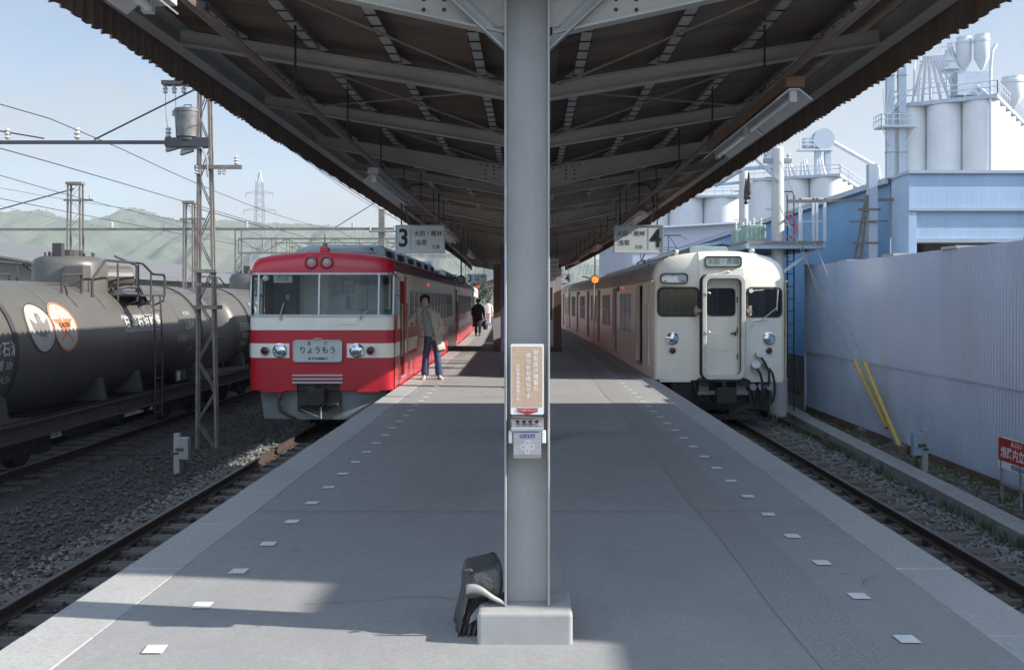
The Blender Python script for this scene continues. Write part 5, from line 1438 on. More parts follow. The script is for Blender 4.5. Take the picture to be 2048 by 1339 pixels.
def red_front(t):
    xs = sorted(set([s_ * v for s_ in (-1, 1) for v in (0, .2, .45, .7, .9, 1.05, 1.165, 1.2, 1.24, 1.275, 1.30, 1.315)]))
    win = (-1.30, 1.30, 1.33, 2.09)
    def mf(u, v):
        if v < .57: return 0
        if v < .83: return 1 if (u < -.565 or u > .475) else 0
        if v < 1.07: return 0
        if v < 1.32: return 1
        return 0
    b = MB(CO)
    b.panel(xs + [-.565, .475], [-.02, .2, .4, .57, .83, 1.07, 1.32, 2.11], [win, (-.43, .35, -.02, .10)], lambda u, v, d: (u, RFy(u, v) + d, v), mf, .06, 0)
    rows = []
    for s_ in np.linspace(0, 1, 9):
        row = []
        for x in xs:
            zt = arc_h(RARC, x); k = min(1, max(0, (zt - 2.11) / .34)) ** .5
            row.append((x, RFy(x, 2.11) + .34 * k * (1 - math.cos(s_ * math.pi / 2)), 2.11 + (zt - 2.11) * math.sin(s_ * math.pi / 2)))
        rows.append(row)
    b.loft(rows, 0, False)
    b.build('cab_front', RM, t, smooth=40)
    # windscreen panes and bars
    bars = [-1.30, -1.135, -.03, 1.045, 1.30]
    for a, q in zip(bars[:-1], bars[1:]):
        b = MB(CO); n = 3
        for k in range(n):
            u0, u1 = a + (q - a) * k / n, a + (q - a) * (k + 1) / n
            b.add([(u0, RFy(u0, 1.33) + .02, 1.33), (u1, RFy(u1, 1.33) + .02, 1.33), (u1, RFy(u1, 2.09) + .02, 2.09), (u0, RFy(u0, 2.09) + .02, 2.09)], [(0, 1, 2, 3)])
        b.build('windscreen', M_GLASS, t)
    b = MB(CO)
    for u in bars: b.beam((u, RFy(u, 1.32) - .004, 1.32), (u, RFy(u, 2.1) - .004, 2.10), .032, .03, up=(0, 1, 0))
    for z in (1.335, 2.09):
        for a, q in zip(xs[:-1], xs[1:]): b.beam((a, RFy(a, z) - .004, z), (q, RFy(q, z) - .004, z), .03, .035)
    b.build('windscreen_frame', M_ALU, t)
    for x, z in ((-.19, 2.30), (.09, 2.30)):
        zc = arc_h(RARC, x); s_ = math.asin(min(1, (z - 2.11) / (zc - 2.11))); yy = RFy(x, 2.11) + .34 * (1 - math.cos(s_))
        b = MB(CO); b.lathe([(.125, .08), (.125, -.05), (.10, -.065), (.095, .0), (.095, .08)], (x, yy, z), 24, 0, 'y'); o = b.build('roof_headlight', M_TRED, t, smooth=40)
        b = MB(CO); b.lathe([(0, -.04), (.055, -.03), (.093, -.01), (.093, .01), (0, .01)], (x, yy, z), 20, 0, 'y'); b.build('lens', mat('pale lamp glass', (.42, .42, .36), .15, var=.1), o, smooth=60)
    for x in (-.735, .655): lampset(t, (x, .705), .105, RFy(x, .7), 'head')
    for x in (-1.005, .905): lampset(t, (x, .70), .066, RFy(x, .7), 'tail')
    # train name plate
    b = MB(CO); b.prism(rrect(.87, .38, .05, 5, (-.045, .695)), lambda u, v, d: (u, -d, v), -.01, .035); o = b.build('name_plate', mat('pale name plate', (.50, .56, .53), .35, var=.03), t)
    b = MB(CO); b.ring(rrect(.885, .395, .055, 5, (-.045, .695)), rrect(.845, .355, .045, 5, (-.045, .695)), lambda u, v, d: (u, -d, v), .0, .045); b.build('plate_rim', M_ALU, o)
    b = MB(CO); b.text("りょうもう", .135, lambda u, v, d: (-.045 + u, -.038, .705 + v), 0, bold=.016); b.text("RYOMO", .062, lambda u, v, d: (-.04 + u, -.038, .555 + v), 0, bold=.03, sx=1.55); b.build('plate_lettering', M_BLACK, o)
    b = MB(CO); b.text("急", .075, lambda u, v, d: (-.20 + u, -.038, .825 + v), 0, bold=.01); b.text("行", .075, lambda u, v, d: (.10 + u, -.038, .825 + v), 0, bold=.01); b.build('red_lettering', M_RED, o)
    b = MB(CO); b.tube([(-.12, -.02, .89), (-.1, -.05, .915), (.03, -.05, .915), (.05, -.02, .89)], .012, 6); b.build('plate_handle', M_ALU, o)
    b = MB(CO)
    for z in (.125, .19, .255): b.box(-.505, .405, -.03, .03, z - .014, z + .014)
    b.build('trim_bars', M_ALU, t)
    b = MB(CO); b.prism([(.34, 1.17), (.67, 1.17), (.67, 1.24), (.34, 1.24)], lambda u, v, d: (u, RFy(u, v) - d, v), -.01, .012); b.build('number_plate', M_TCRM, t, bevel=.004)
    for x0, dx in ((-.73, .06), (.70, .20)):
        b = MB(CO); b.cyl((x0, .03, 1.30), (x0, -.03, 1.30), .03, n=8); b.beam((x0, -.03, 1.30), (x0 + dx, .03, 1.56 if dx < .1 else 1.47), .022, .014); b.build('wiper', M_ALU, t)
    b = MB(CO); b.text("赤城", .11, lambda u, v, d: (-.71 + u, RFy(-.7, 2) + .034, 2.0 + v), 0, bold=.005); 
    c = MB(CO); c.box(-.875, -.54, RFy(-.7, 2) + .037, RFy(-.7, 2) + .045, 1.93, 2.07); o = c.build('destination_card', M_KWHITE, t); b.build('card_lettering', mat('grey lettering', (.2, .22, .21), .6), o)
    b = MB(CO); b.cyl((-1.02, .13, 2.01), (-1.02, .12, 2.01), .055, n=16); b.build('white_disc', M_KWHITE, t)
    # buffer recess, coupler, skirt, hose
    b = MB(CO); b.box(-.43, .35, .06, .5, -.40, .10); b.build('coupler_pocket', M_DARK, t)
    b = MB(CO); b.box(-.22, .10, -.12, .3, -.30, .02); b.cyl((-.06, -.14, -.14), (-.06, .2, -.14), .16, n=14); b.box(-.4, .32, -.06, .06, -.30, -.24); b.box(-.26, -.06, -.1, .1, .0, .06); b.build('coupler', M_IRON, t, bevel=.015)
    b = MB(CO); b.panel([-1.16, -.43, .35, .72, 1.16], [-.56, -.40, -.021], [(-.43, .35, -.40, -.021)], lambda u, v, d: (u * (1 + (v + .02) * .10), .10 + max(0, abs(u) - .72) * .35 - v * .12 + d, v), lambda u, v: 0, .03)
    b.build('skirt', M_SKIRT, t, smooth=30)
    for s_ in (-1, 1):
        b = MB(CO); b.add([(s_ * 1.16, .25, -.021), (s_ * 1.1, .31, -.56), (s_ * 1.1, 1.4, -.56), (s_ * 1.16, 1.4, -.021)], [(0, 1, 2, 3)]); b.build('skirt_side', M_SKIRT, t)
        b = MB(CO); b.box(min(s_ * .66, s_ * 1.05), max(s_ * .66, s_ * 1.05), .0, .09, -.05, -.021); b.build('step', M_TRED, t)
    b = MB(CO); b.cyl((-.75, .06, -.06), (-.75, .05, -.14), .022, n=8); b.build('hose_valve', M_RED, t)
    b = MB(CO); b.tube([(-.75, .05, -.13), (-.76, .0, -.26), (-.70, -.04, -.38), (-.58, -.05, -.46), (-.45, -.02, -.53)], .030, 8); b.cyl((-.45, -.02, -.53), (-.36, .0, -.57), .02, n=8); b.build('air_hose', M_DARK, t, smooth=60)
    b = MB(CO); b.tube([(-.35, .02, -.36), (-.1, -.06, -.46), (.02, -.06, -.5)], .010, 6); b.cyl((.02, -.06, -.3), (.02, -.06, -.52), .018, n=6); b.build('coupler_chain', M_GALV, t)
    # roof fairing and radio aerial
    b = MB(CO); b.prism([(-.52, 2.46), (-.42, 2.62), (.62, 2.64), (.82, 2.47)], lambda u, v, d: (u, d, v), .75, 1.75); b.build('roof_fairing', M_ROOFEQ, t, bevel=.05)
    b = MB(CO); b.box(-.10, .06, .42, .6, 2.42, 2.60); b.build('aerial_base', M_TRED, t, bevel=.015)
    b = MB(CO); b.cyl((-.02, .5, 2.60), (-.02, .5, 2.66), .05, n=8); b.cyl((-.02, .5, 2.66), (-.02, .5, 2.83), .012, n=6); b.build('aerial', M_MASTL, t)
    # cab interior
    b = MB(CO); b.box(-1.25, 1.25, 1.95, 2.0, .18, 2.35); b.box(-1.25, 1.25, .2, 1.95, .9, .94); b.box(-1.25, 1.25, .5, 1.95, 2.2, 2.22); b.build('cab_bulkhead', M_CABIN, t)
    b = MB(CO); b.box(-.20, -.10, 1.85, 1.95, .95, 2.3); b.build('cab_curtain', mat('straw curtain', (.38, .34, .20), .8, var=.1, scale=8, stretch=(8, 8, .5)), t)
    b = MB(CO); b.box(-1.22, -.80, 1.55, 1.95, .95, 2.2); b.build('cab_locker', mat('dim sage locker', (.13, .14, .12), .6), t)
    b = MB(CO); b.box(-.12, .20, 1.5, 1.95, 1.42, 1.70); b.build('seat_back', M_CABIN2, t, bevel=.02)
    b = MB(CO); b.box(-.12, .55, 1.2, 1.9, 1.18, 1.43); b.box(.55, 1.2, 1.1, 1.9, 1.18, 1.42); b.build('equipment_desk', mat('mint desk', (.16, .30, .25), .5), t)
    b = MB(CO); b.box(.08, .28, 1.85, 1.95, 1.74, 1.92); b.box(-.06, .06, 1.82, 1.95, 1.72, 2.0); b.build('switch_box', mat('grey switch box', (.27, .28, .26), .5), t)
    b = MB(CO); b.box(.35, 1.0, 1.4, 1.9, 1.92, 2.03); b.cyl((.1, 1.6, 2.03), (.36, 1.6, 2.03), .035, n=8); b.build('overhead_gear', M_DARK, t)
    b = MB(CO); b.cyl((.54, 1.93, 1.40), (.54, 1.93, 2.0), .015, n=6); b.box(-.75, -.74, 1.93, 1.949, 1.0, 2.2); b.build('conduit', M_KWHITE, t)
    b = MB(CO); b.box(-.52, -.40, 1.935, 1.949, 1.70, 1.76); b.box(-.93, -.86, 1.28, 1.30, 1.62, 1.72); b.build('notice_card', M_KWHITE, t)
    b = MB(CO); b.box(1.10, 1.11, 1.2, 1.9, 1.2, 2.0); b.build('side_screen', M_CABIN2, t)
red_front(rfront)
# ------------------------------------------------------------------ tank wagons on the far left track
def onskin(R_, zc):
    """maps (u along the tank, v up round its near side) onto the barrel"""
    def f(u, v, d):
        a = v / R_
        return ((R_ + d) * math.cos(a), u, zc + (R_ + d) * math.sin(a))
    return f
def tank_car(Y0, label, full=True):
    t = empty('tank_car', (TXT + bend(Y0), Y0, ZR), label=label, cat='tank wagon', group='tank wagons on the far left track')
    L, Rr, zc = 10.1, 1.05, .87
    b = MB(CO)
    prof = [(0, -.30), (.35, -.28), (.7, -.20), (.93, -.09), (1.03, .04), (1.05, .14)]
    n2 = [(1.05, y) for y in (2.4, 2.402, 5.0, 5.002, 7.6, 7.602, 9.96)]
    prof = prof + n2 + [(1.03, 10.06), (.93, 10.19), (.7, 10.30), (.35, 10.38), (0, 10.4)]
    b.lathe(prof, (0, 0, zc), 48, 0, 'y')
    b.build('barrel', M_TANK, t, smooth=40)
    for y in (1.1, 8.9):
        b = MB(CO); ring = []
        for k in range(49):
            a = 2 * math.pi * k / 48
            ring.append((1.06 * math.cos(a), 1.06 * math.sin(a)))
        b.loft([[(x * 1.0, y - .05, zc + z) for x, z in ring[:-1]], [(x * 1.012, y - .05, zc + z * 1.012) for x, z in ring[:-1]], [(x * 1.012, y + .05, zc + z * 1.012) for x, z in ring[:-1]], [(x, y + .05, zc + z) for x, z in ring[:-1]]], 0, True)
        b.build('strap_band', M_TANKD, t)
    for y in (2.45, 5.05, 7.65):
        b = MB(CO); ring = [(1.053 * math.cos(2 * math.pi * k / 48), 1.053 * math.sin(2 * math.pi * k / 48)) for k in range(48)]
        b.loft([[(x, y - .006, zc + z) for x, z in ring], [(x, y + .006, zc + z) for x, z in ring]], 0, True); b.build('weld_seam', M_TANKD, t)
    # frame, saddles, running gear
    b = MB(CO)
    for s_ in (-1, 1):
        b.box(s_ * 1.08 - .05, s_ * 1.08 + .05, -.75, 10.9, -.33, -.09); b.box(s_ * 1.08 - .10, s_ * 1.08 + .10, -.75, 10.9, -.12, -.09)
        b.box(s_ * 1.08 - .10, s_ * 1.08 + .10, -.75, 10.9, -.345, -.32)
    b.box(-1.08, 1.08, -.8, -.6, -.4, -.05); b.box(-1.08, 1.08, 10.7, 10.9, -.4, -.05); b.box(-.3, .3, -.6, 10.7, -.4, -.15)
    b.box(-1.1, 1.1, -.7, 1.4, -.09, -.06); b.box(-1.1, 1.1, 8.7, 10.8, -.09, -.06)
    b.build('frame', mat('brown wagon frame', (.055, .042, .036), .7, var=.3, scale=5), t)
    for y in (1.0, 4.2, 5.8, 9.0):
        b = MB(CO); b.prism([(-.95, -.08), (.95, -.08), (.85, .45), (.5, .1), (-.5, .1), (-.85, .45)], lambda u, v, d: (u, d, v), y - .12, y + .12); b.build('saddle', M_TANKD, t)
    bogie(t, 1.3); bogie(t, 8.9)
    b = MB(CO); b.cyl((-.9, 5, -.45), (.9, 5, -.45), .18, n=12); b.box(.6, .9, 3.4, 4.2, -.6, -.34); b.build('brake_gear', M_IRON, t)
    b = MB(CO); b.box(1.09, 1.11, 7.2, 7.75, -.02, .20); b.build('label_holder', M_TANKD, t)
    b = MB(CO); b.box(1.111, 1.116, 7.24, 7.42, .0, .18); b.build('white_card', M_KWHITE, t)
    for yy in (-.8, 10.9):
        b = MB(CO); b.box(-.16, .16, yy - .25, yy + .25, -.45, -.15); b.build('coupler', M_IRON, t)
    # dome, fittings, walkway
    b = MB(CO); b.lathe([(.62, 1.72), (.62, 2.24), (.58, 2.33), (.48, 2.38), (0, 2.40)], (0, 5.0, 0), 32); b.build('dome', M_TANK, t, smooth=40)
    b = MB(CO); b.box(.2, .56, 4.3, 4.6, 1.75, 2.22); b.build('dome_box', M_TANK, t, bevel=.03)
    b = MB(CO); b.cyl((.3, 5.55, 2.05), (.7, 5.95, 2.05), .20, n=18); b.build('dome_pipe', M_TANK, t, bevel=.03)
    b = MB(CO)
    for k in range(9):
        a = 2 * math.pi * k / 9; b.cyl((.40 * math.cos(a), 5 + .40 * math.sin(a), 2.36), (.40 * math.cos(a), 5 + .40 * math.sin(a), 2.46), .02, n=6)
    b.cyl((0, 5, 2.38), (0, 5, 2.5), .2, n=16); b.box(-.08, .08, 4.5, 4.62, 2.36, 2.6); b.build('hatch', M_TANKD, t)
    b = MB(CO); b.tube([(.6, 5.3, 1.80), (.75, 5.7, 1.86), (.85, 6.0, 1.84), (.95, 6.1, 1.55)], .03, 8); b.build('vent_pipe', M_TANKD, t)
    for s_ in (-1, 1):
        b = MB(CO); b.box(min(s_ * .55, s_ * 1.12), max(s_ * .55, s_ * 1.12), 5.2, 6.6, 1.68, 1.72)
        for y in (5.25, 5.9, 6.55): b.tube([(s_ * 1.1, y, 1.70), (s_ * 1.1, y, 1.60), (s_ * .88, y, 1.50)], .018, 6)
        b.build('walkway', M_TANKD, t)
        b = MB(CO); x = s_ * 1.10
        b.tube([(x, 3.4, 1.66), (x, 3.4, 1.95), (x, 3.9, 2.28), (x, 5.5, 2.28), (x, 6.0, 2.1), (x, 6.55, 2.1), (x, 6.6, 2.05), (x, 6.6, 1.70)], .022, 6)
        for y in (4.4, 5.3, 5.9): b.cyl((x, y, 1.6), (x, y, 2.25 if y < 5.5 else 2.12), .016, n=6)
        b.tube([(x * .5, 6.6, 1.72), (x * .5, 6.6, 2.28), (x * .5, 5.6, 2.42)], .02, 6); b.tube([(x * .55, 3.4, 1.7), (x * .55, 3.4, 2.02), (x * .55, 4.1, 2.05), (x * .55, 4.1, 1.7)], .022, 6)
        b.build('handrail', M_TANKD, t)
        b = MB(CO)
        for dy in (-.18, .18): b.tube([(s_ * 1.13, 6.1 + dy, 1.70), (s_ * 1.17, 6.1 + dy, .9), (s_ * 1.17, 6.1 + dy, -.6)], .017, 6)
        for z in np.arange(-.5, 1.7, .32): b.cyl((s_ * 1.165, 5.92, z), (s_ * 1.165, 6.28, z), .013, n=6)
        b.build('ladder', M_TANKD, t)
    b = MB(CO); b.tube([(1.0, 10.6, -.06), (1.0, 10.6, .7), (.2, 10.6, .78), (-.2, 10.6, .78), (-1, 10.6, .7), (-1, 10.6, -.06)], .018, 6); b.cyl((.0, 10.6, .78), (0, 10.6, -.06), .014, n=6); b.build('end_rail', M_TANKD, t)
    # emblems and lettering on the near side
    f = onskin(Rr, zc)
    M_EW = mat('chalky emblem white', (.40, .38, .33), .6, var=.06, scale=4, dirt=(.24, .22, .19), dirt_amt=.5, dirt_scale=5); M_EO = mat('orange red emblem', (.55, .16, .06), .6, var=.1)
    def blob(mm, poly, d):
        c = (sum(p[0] for p in poly) / len(poly), sum(p[1] for p in poly) / len(poly))
        v = [f(*c, d)] + [f(u, q, d) for u, q in poly]; n = len(poly)
        mm.add(v, [(0, 1 + i, 1 + (i + 1) % n) for i in range(n)])
    def disc(mm, cu, cv, r, d):
        prev = None
        for rr in (.02, r * .35, r * .7, r):
            cur = [(cu + rr * math.cos(2 * math.pi * k / 28), cv + rr * math.sin(2 * math.pi * k / 28)) for k in range(28)]
            if prev: mm.loft([[f(u, q, d) for u, q in prev], [f(u, q, d) for u, q in cur]], 0, True)
            prev = cur
        blob(mm, [(cu + .02 * math.cos(2 * math.pi * k / 28), cv + .02 * math.sin(2 * math.pi * k / 28)) for k in range(28)], d)
    for cu, nm in ((1.92, 'bird'), (2.66, 'star')):
        b = MB(CO); disc(b, cu, .36, .41, .008); o = b.build('emblem_disc', M_EW, t)
        b = MB(CO); b.ring([(cu + u, .36 + v) for u, v in circ(.405, 36)], [(cu + u, .36 + v) for u, v in circ(.375, 36)], f, .009, .012); b.build('emblem_rim', M_EO if nm == 'star' else M_TANKD, o)
        if nm == 'bird':
            b = MB(CO)
            body = [(0, .22), (.055, .20), (.065, .13), (.05, .08), (.13, .03), (.21, .05), (.26, .13), (.25, -.01), (.19, -.12), (.12, -.10), (.08, -.17), (.03, -.13), (0, -.18)]
            for k in range(len(body) - 1):
                (a, c), (e, g) = body[k], body[k + 1]
                blob(b, [(cu, .34), (cu + a, .36 + c), (cu + e, .36 + g)], .012); blob(b, [(cu, .34), (cu - e, .36 + g), (cu - a, .36 + c)], .012)
            b.build('emblem_bird', mat('grey emblem', (.16, .15, .14), .6), o)
        else:
            b = MB(CO); star = []
            for k in range(10):
                a = math.pi / 2 + k * math.pi / 5; r = .33 if k % 2 == 0 else .125
                star.append((cu + r * math.cos(a), .36 + r * math.sin(a)))
            blob(b, star, .013); b.build('emblem_star', M_EO, o)
            b = MB(CO); b.box(0, 0, 0, 0, 0, 0); b = MB(CO); b.text("CALTEX", .095, lambda u, v, d: f(cu + u, .36 + v, .018), 0, bold=.03); b.build('emblem_lettering', M_BLACK, o)
    b = MB(CO)
    for i, ch in enumerate("日本石油輸送"): b.text(ch, .24, lambda u, v, d, i=i: f(5.05 + .29 * i + u, .33 + v, .018), 0, bold=.02)
    L_ = mat('dull white stencil', (.46, .45, .42), .7, var=.1); M_ST = L_
    c = MB(CO)
    for k in range(6): c.add([f(4.88 + .3 * k, .17, .008), f(4.88 + .3 * (k + 1), .17, .008), f(4.88 + .3 * (k + 1), .49, .008), f(4.88 + .3 * k, .49, .008)], [(0, 1, 2, 3)])
    o = c.build('owner_board', mat('grey owner board', (.27, .255, .23), .6), t); b.build('owner_lettering', M_KWHITE, o)
    b = MB(CO)
    b.text("オタキ", .13, lambda u, v, d: f(8.2 + u, .46 + v, .012), 0, bold=.01); b.text("2384", .25, lambda u, v, d: f(8.2 + u, .22 + v, .012), 0, bold=.02)
    b.text("石油類(ガソリン専用)", .15, lambda u, v, d: f(8.15 + u, -.04 + v, .012), 0, bold=.01); b.text("ハ37", .17, lambda u, v, d: f(8.2 + u, -.28 + v, .012), 0, bold=.01)
    b.text("日本石油", .22, lambda u, v, d: f(.72 + u, .06 + v, .012), 0, bold=.02); b.text("荷重 30t", .15, lambda u, v, d: f(.75 + u, -.16 + v, .012), 0, bold=.01)
    b.text("容積 34.5m³", .15, lambda u, v, d: f(.75 + u, -.36 + v, .012), 0, bold=.01); b.text("1967", .12, lambda u, v, d: f(.75 + u, -.54 + v, .012), 0, bold=.01)
    b.build('stencil_lettering', M_ST, t)
    return t
tank1 = tank_car(12.75, 'dusty tank wagon with two round emblems and a walkway, nearest on the left')
tank2 = copy_tree(tank1); tank2.location = (TXT + bend(24.4), 24.4, ZR); tank2['label'] = 'second tank wagon, its emblems just peeping out beside the red train'

# ------------------------------------------------------------------ overhead masts, gantries and wires on the left
def lattice(mb, x0, x1, xt0, xt1, z0, z1, dep=.11, step=.42, m=0, r=.024):
    for (a, b_) in ((x0, xt0), (x1, xt1)):
        for yy in (-dep, dep): mb.beam((a, yy, z0), (b_, yy, z1), r * 2, r * 2, m)
    n = int((z1 - z0) / step)
    for i in range(n):
        qa, qb = i / n, (i + 1) / n; za, zb = z0 + (z1 - z0) * qa, z0 + (z1 - z0) * qb
        l0, r0 = x0 + (xt0 - x0) * qa, x1 + (xt1 - x1) * qa; l1, r1 = x0 + (xt0 - x0) * qb, x1 + (xt1 - x1) * qb
        for yy in (-dep, dep):
            mb.beam((l0, yy, za) if i % 2 else (r0, yy, za), (r1, yy, zb) if i % 2 else (l1, yy, zb), .017, .017, m)
def insulator(t, p, s_=1.0, nm='insulator'):
    b = MB(); b.lathe([(.02, 0), (.05, .03), (.025, .06), (.055, .09), (.025, .12), (.05, .15), (.02, .18), (0, .18)], p, 10)
    b.v = [(p[0] + (x - p[0]) * s_, p[1] + (y - p[1]) * s_, p[2] + (z - p[2]) * s_) for x, y, z in b.v]
    return b.build(nm, M_INSUL, t)
MX, MY = -5.74, 17.8
MM = empty('lattice_mast', (MX, MY, -1.1), label='tall lattice mast between the left tracks carrying a drum transformer', cat='mast')
b = MB(); lattice(b, -.20, .15, -.16, -.01, 0, 7.6, .06, .52, 0, .021); b.build('lattice', M_MASTL, MM)
b = MB(); b.box(-.24, .19, -.16, .16, 2.55, 2.62); b.build('batten', M_MASTL, MM)
b = MB(); b.box(-.24, .17, -.13, .13, 3.2, 3.26); b.build('batten', M_MASTL, MM)
b = MB(); b.beam((-7.0, 0, 5.53), (-.65, 0, 5.53), .07, .06); b.box(-.75, .03, -.12, .12, 5.44, 5.60); b.build('bracket_beam', M_WIRE, MM)
b = MB(); b.cyl((-2.05, 0, 5.58), (-.1, 0, 6.55), .016, n=6); b.cyl((-5.9, 0, 6.1), (-2.95, 0, 5.6), .014, n=6); b.build('tie_rod', M_WIRE, MM)
b = MB(); b.box(-.22, .62, -.13, -.07, 5.04, 5.11); b.build('crossarm', M_MASTL, MM)
for x in (-.18, .52): insulator(MM, (x, -.1, 5.11 if x > 0 else 4.94), .9)
for x in (-.12, .22, .3): insulator(MM, (x, -.1, 4.94), .7)
b = MB(); b.box(-.82, -.2, -.1, .1, 6.55, 6.62); b.build('top_arm', M_WIRE, MM)
for x in (-.78, -.62, -.45): insulator(MM, (x, 0, 6.4), .95)
b = MB()
for x in (-.78, -.60): b.tube([(x, 0, 6.4), (x + .02, -.02, 6.0), (x + .06, -.04, 5.75)], .005, 5)
b.build('dropper', M_WIRE, MM)
insulator(MM, (-.72, -.02, 5.6), 1.1); insulator(MM, (-2.35, 0, 5.58), 1.2); insulator(MM, (-3.6, 0, 5.58), 1.1)
b = MB(); b.prism([(0, 0), (.28, .08), (.24, .22), (.02, .16)], lambda u, v, d: (-.76 + u, d, 5.36 + v), -.06, .06); b.prism([(0, 0), (.22, .07), (.2, .17), (.02, .12)], lambda u, v, d: (-.50 + u, d, 5.30 + v), -.06, .06); b.build('cut_out', M_GALV, MM)
b = MB(); b.tube([(-.42, -.05, 5.4), (-.1, -.1, 5.42), (.0, -.12, 5.25), (.02, -.12, 4.9)], .022, 6); b.build('cable', M_GALV, MM)
TR = empty('drum_transformer', (MX - .38, MY, 4.46), label='grey drum shaped transformer up on the lattice mast', cat='transformer')
b = MB(); b.lathe([(.16, 0), (.17, .04), (.20, .06), (.225, .5), (.235, .5), (.235, .55), (.20, .57), (0, .58)], (0, 0, 0), 24); b.build('drum', mat('mottled grey drum', (.15, .15, .15), .5, metal=.3, var=.35, scale=7), TR, smooth=40)
for s_ in (-1, 1):
    b = MB(); b.box(s_ * .24 - .03, s_ * .24 + .03, -.03, .03, .44, .54); b.build('lug', M_GALV, TR)
b = MB(); b.tube([(-.08, 0, .57), (-.06, 0, .64), (.06, 0, .64), (.08, 0, .57)], .012, 6); b.build('lifting_bow', M_GALV, TR)

GY = 45.0
def far_mast(X, top, wdt, label, arm=True):
    t = empty('lattice_mast', (X, GY, -1.1), label=label, cat='mast')
    b = MB(); lattice(b, -wdt, wdt, -wdt * .8, wdt * .8, 0, top + 1.1, .16, .62, 0, .035); b.box(-wdt - .03, wdt + .03, -.2, .2, top + 1.0, top + 1.12); b.build('lattice', M_MASTL, t)
    if arm:
        b = MB(); b.box(-wdt - .1, wdt + .55, -.24, -.16, top + .25, top + .34); b.build('crossarm', M_MASTL, t); insulator(t, (wdt + .42, -.2, top + .34), 1.3)
    return t
far_mast(-20.55, 6.9, .33, 'far lattice mast at the left, rising behind the nearest tank wagon')
far_mast(-15.4, 6.05, .24, 'thin far lattice mast left of the big lattice mast')
t = empty('steel_pole', (-6.7, GY, -1.1), label='far pole with a short crossarm just left of the number 3 sign', cat='pole')
b = MB(); b.box(-.13, .13, -.13, .13, 0, 6.8); b.build('shaft', M_MASTL, t)
b = MB(); b.box(-.55, .8, -.2, -.12, 5.75, 5.82); b.build('crossarm', M_MASTL, t); insulator(t, (.6, -.16, 5.82), 1.5); insulator(t, (-.5, -.16, 5.82), 1.2)
G = empty('gantry_beam', (-14, GY, 4.78), label='long thin gantry beam across the left tracks, joining the far masts', cat='gantry')
b = MB(); b.beam((-16, 0, 0), (7.9, 0, .04), .10, .11); b.build('beam', M_MASTL, G)
for x in (-13.6, -4.9, -2.6, 1.2, 6.0): insulator(G, (x, 0, .06), 1.6)
b = MB(); b.cyl((-12.9, 0, .1), (-6.6, 0, 1.85), .03, n=5); b.cyl((2.0, 0, .1), (-1.5, 0, 1.1), .02, n=5); b.cyl((5.2, 0, .1), (7.2, 0, 1.35), .02, n=5); b.build('tie_rod', M_WIRE, G)
def truss_gantry(Y, x0, x1, z, hh, label):
    t = empty('truss_gantry', ((x0 + x1) / 2, Y, -1.1), label=label, cat='gantry', group='far truss gantries over the left yard')
    b = MB(); hw = (x1 - x0) / 2; zz = z + 1.1
    for q in (zz, zz + hh): b.beam((-hw, 0, q), (hw, 0, q), .12, .12)
    n = max(4, int(2 * hw / (hh * 1.6)))
    for i in range(n):
        a, c = -hw + 2 * hw * i / n, -hw + 2 * hw * (i + 1) / n
        b.beam((a, 0, zz), (c, 0, zz + hh), .06, .06) if i % 2 else b.beam((a, 0, zz + hh), (c, 0, zz), .06, .06); b.beam((a, 0, zz), (a, 0, zz + hh), .05, .05)
    b.build('truss', M_MASTL, t)
    for s_ in (-1, 1):
        m2 = MB()
        for dx in (-.22, .22): m2.beam((s_ * hw + dx, 0, 0), (s_ * hw + dx, 0, zz + hh + .6), .1, .1)
        for i in range(8): m2.beam((s_ * hw - .22, 0, zz * i / 8), (s_ * hw + .22, 0, zz * (i + 1) / 8), .05, .05)
        m2.build('leg', M_MASTL, t)
truss_gantry(70, -20.5, -8.6, 4.9, 1.0, 'nearer truss gantry behind the red train roof')
truss_gantry(105, -27, -7, 6.3, 1.3, 'middle truss gantry far over the left yard')
truss_gantry(150, -36, -8, 8.0, 1.6, 'farthest truss gantry over the left yard')
def wire(X, z, Y0, Y1, label, sag=.12, span=27, r=.009, x1=None):
    b = MB(); pts = []
    for y in np.arange(Y0, Y1, 3.0):
        ph = ((y - 17.8) % span) / span
        xx = X if x1 is None else X + (x1 - X) * (y - Y0) / (Y1 - Y0)
        pts.append((xx + bend(y), y, z - sag * 4 * ph * (1 - ph)))
    b.tube(pts, r, 5); o = b.build('overhead_wire', M_WIRE)
    tag(o, label, 'wire', 'overhead wires of the left yard'); return o
wire(-8.2, 3.97, 5, 130, 'contact wire over the tank wagons', .03)
wire(-8.2, 4.75, 5, 130, 'catenary wire sagging above the tank wagons', .35)
wire(-12.2, 3.97, 8, 130, 'contact wire over the next track left of the tank wagons', .03)
wire(-12.2, 4.7, 8, 130, 'catenary wire left of the tank wagons', .35)
wire(-3.8, 3.97, 18, 130, 'contact wire over the red train', .03)
wire(-5.3, 5.12, 17, 130, 'feeder wire from the small crossarm of the big lattice mast', .3, r=.007)
wire(-20.2, 6.3, 12, 130, 'telegraph wire passing the far left mast', .4, 33)
wire(-30, 7.4, 16, 140, 'uppermost far wire at the left edge', .5, 33)

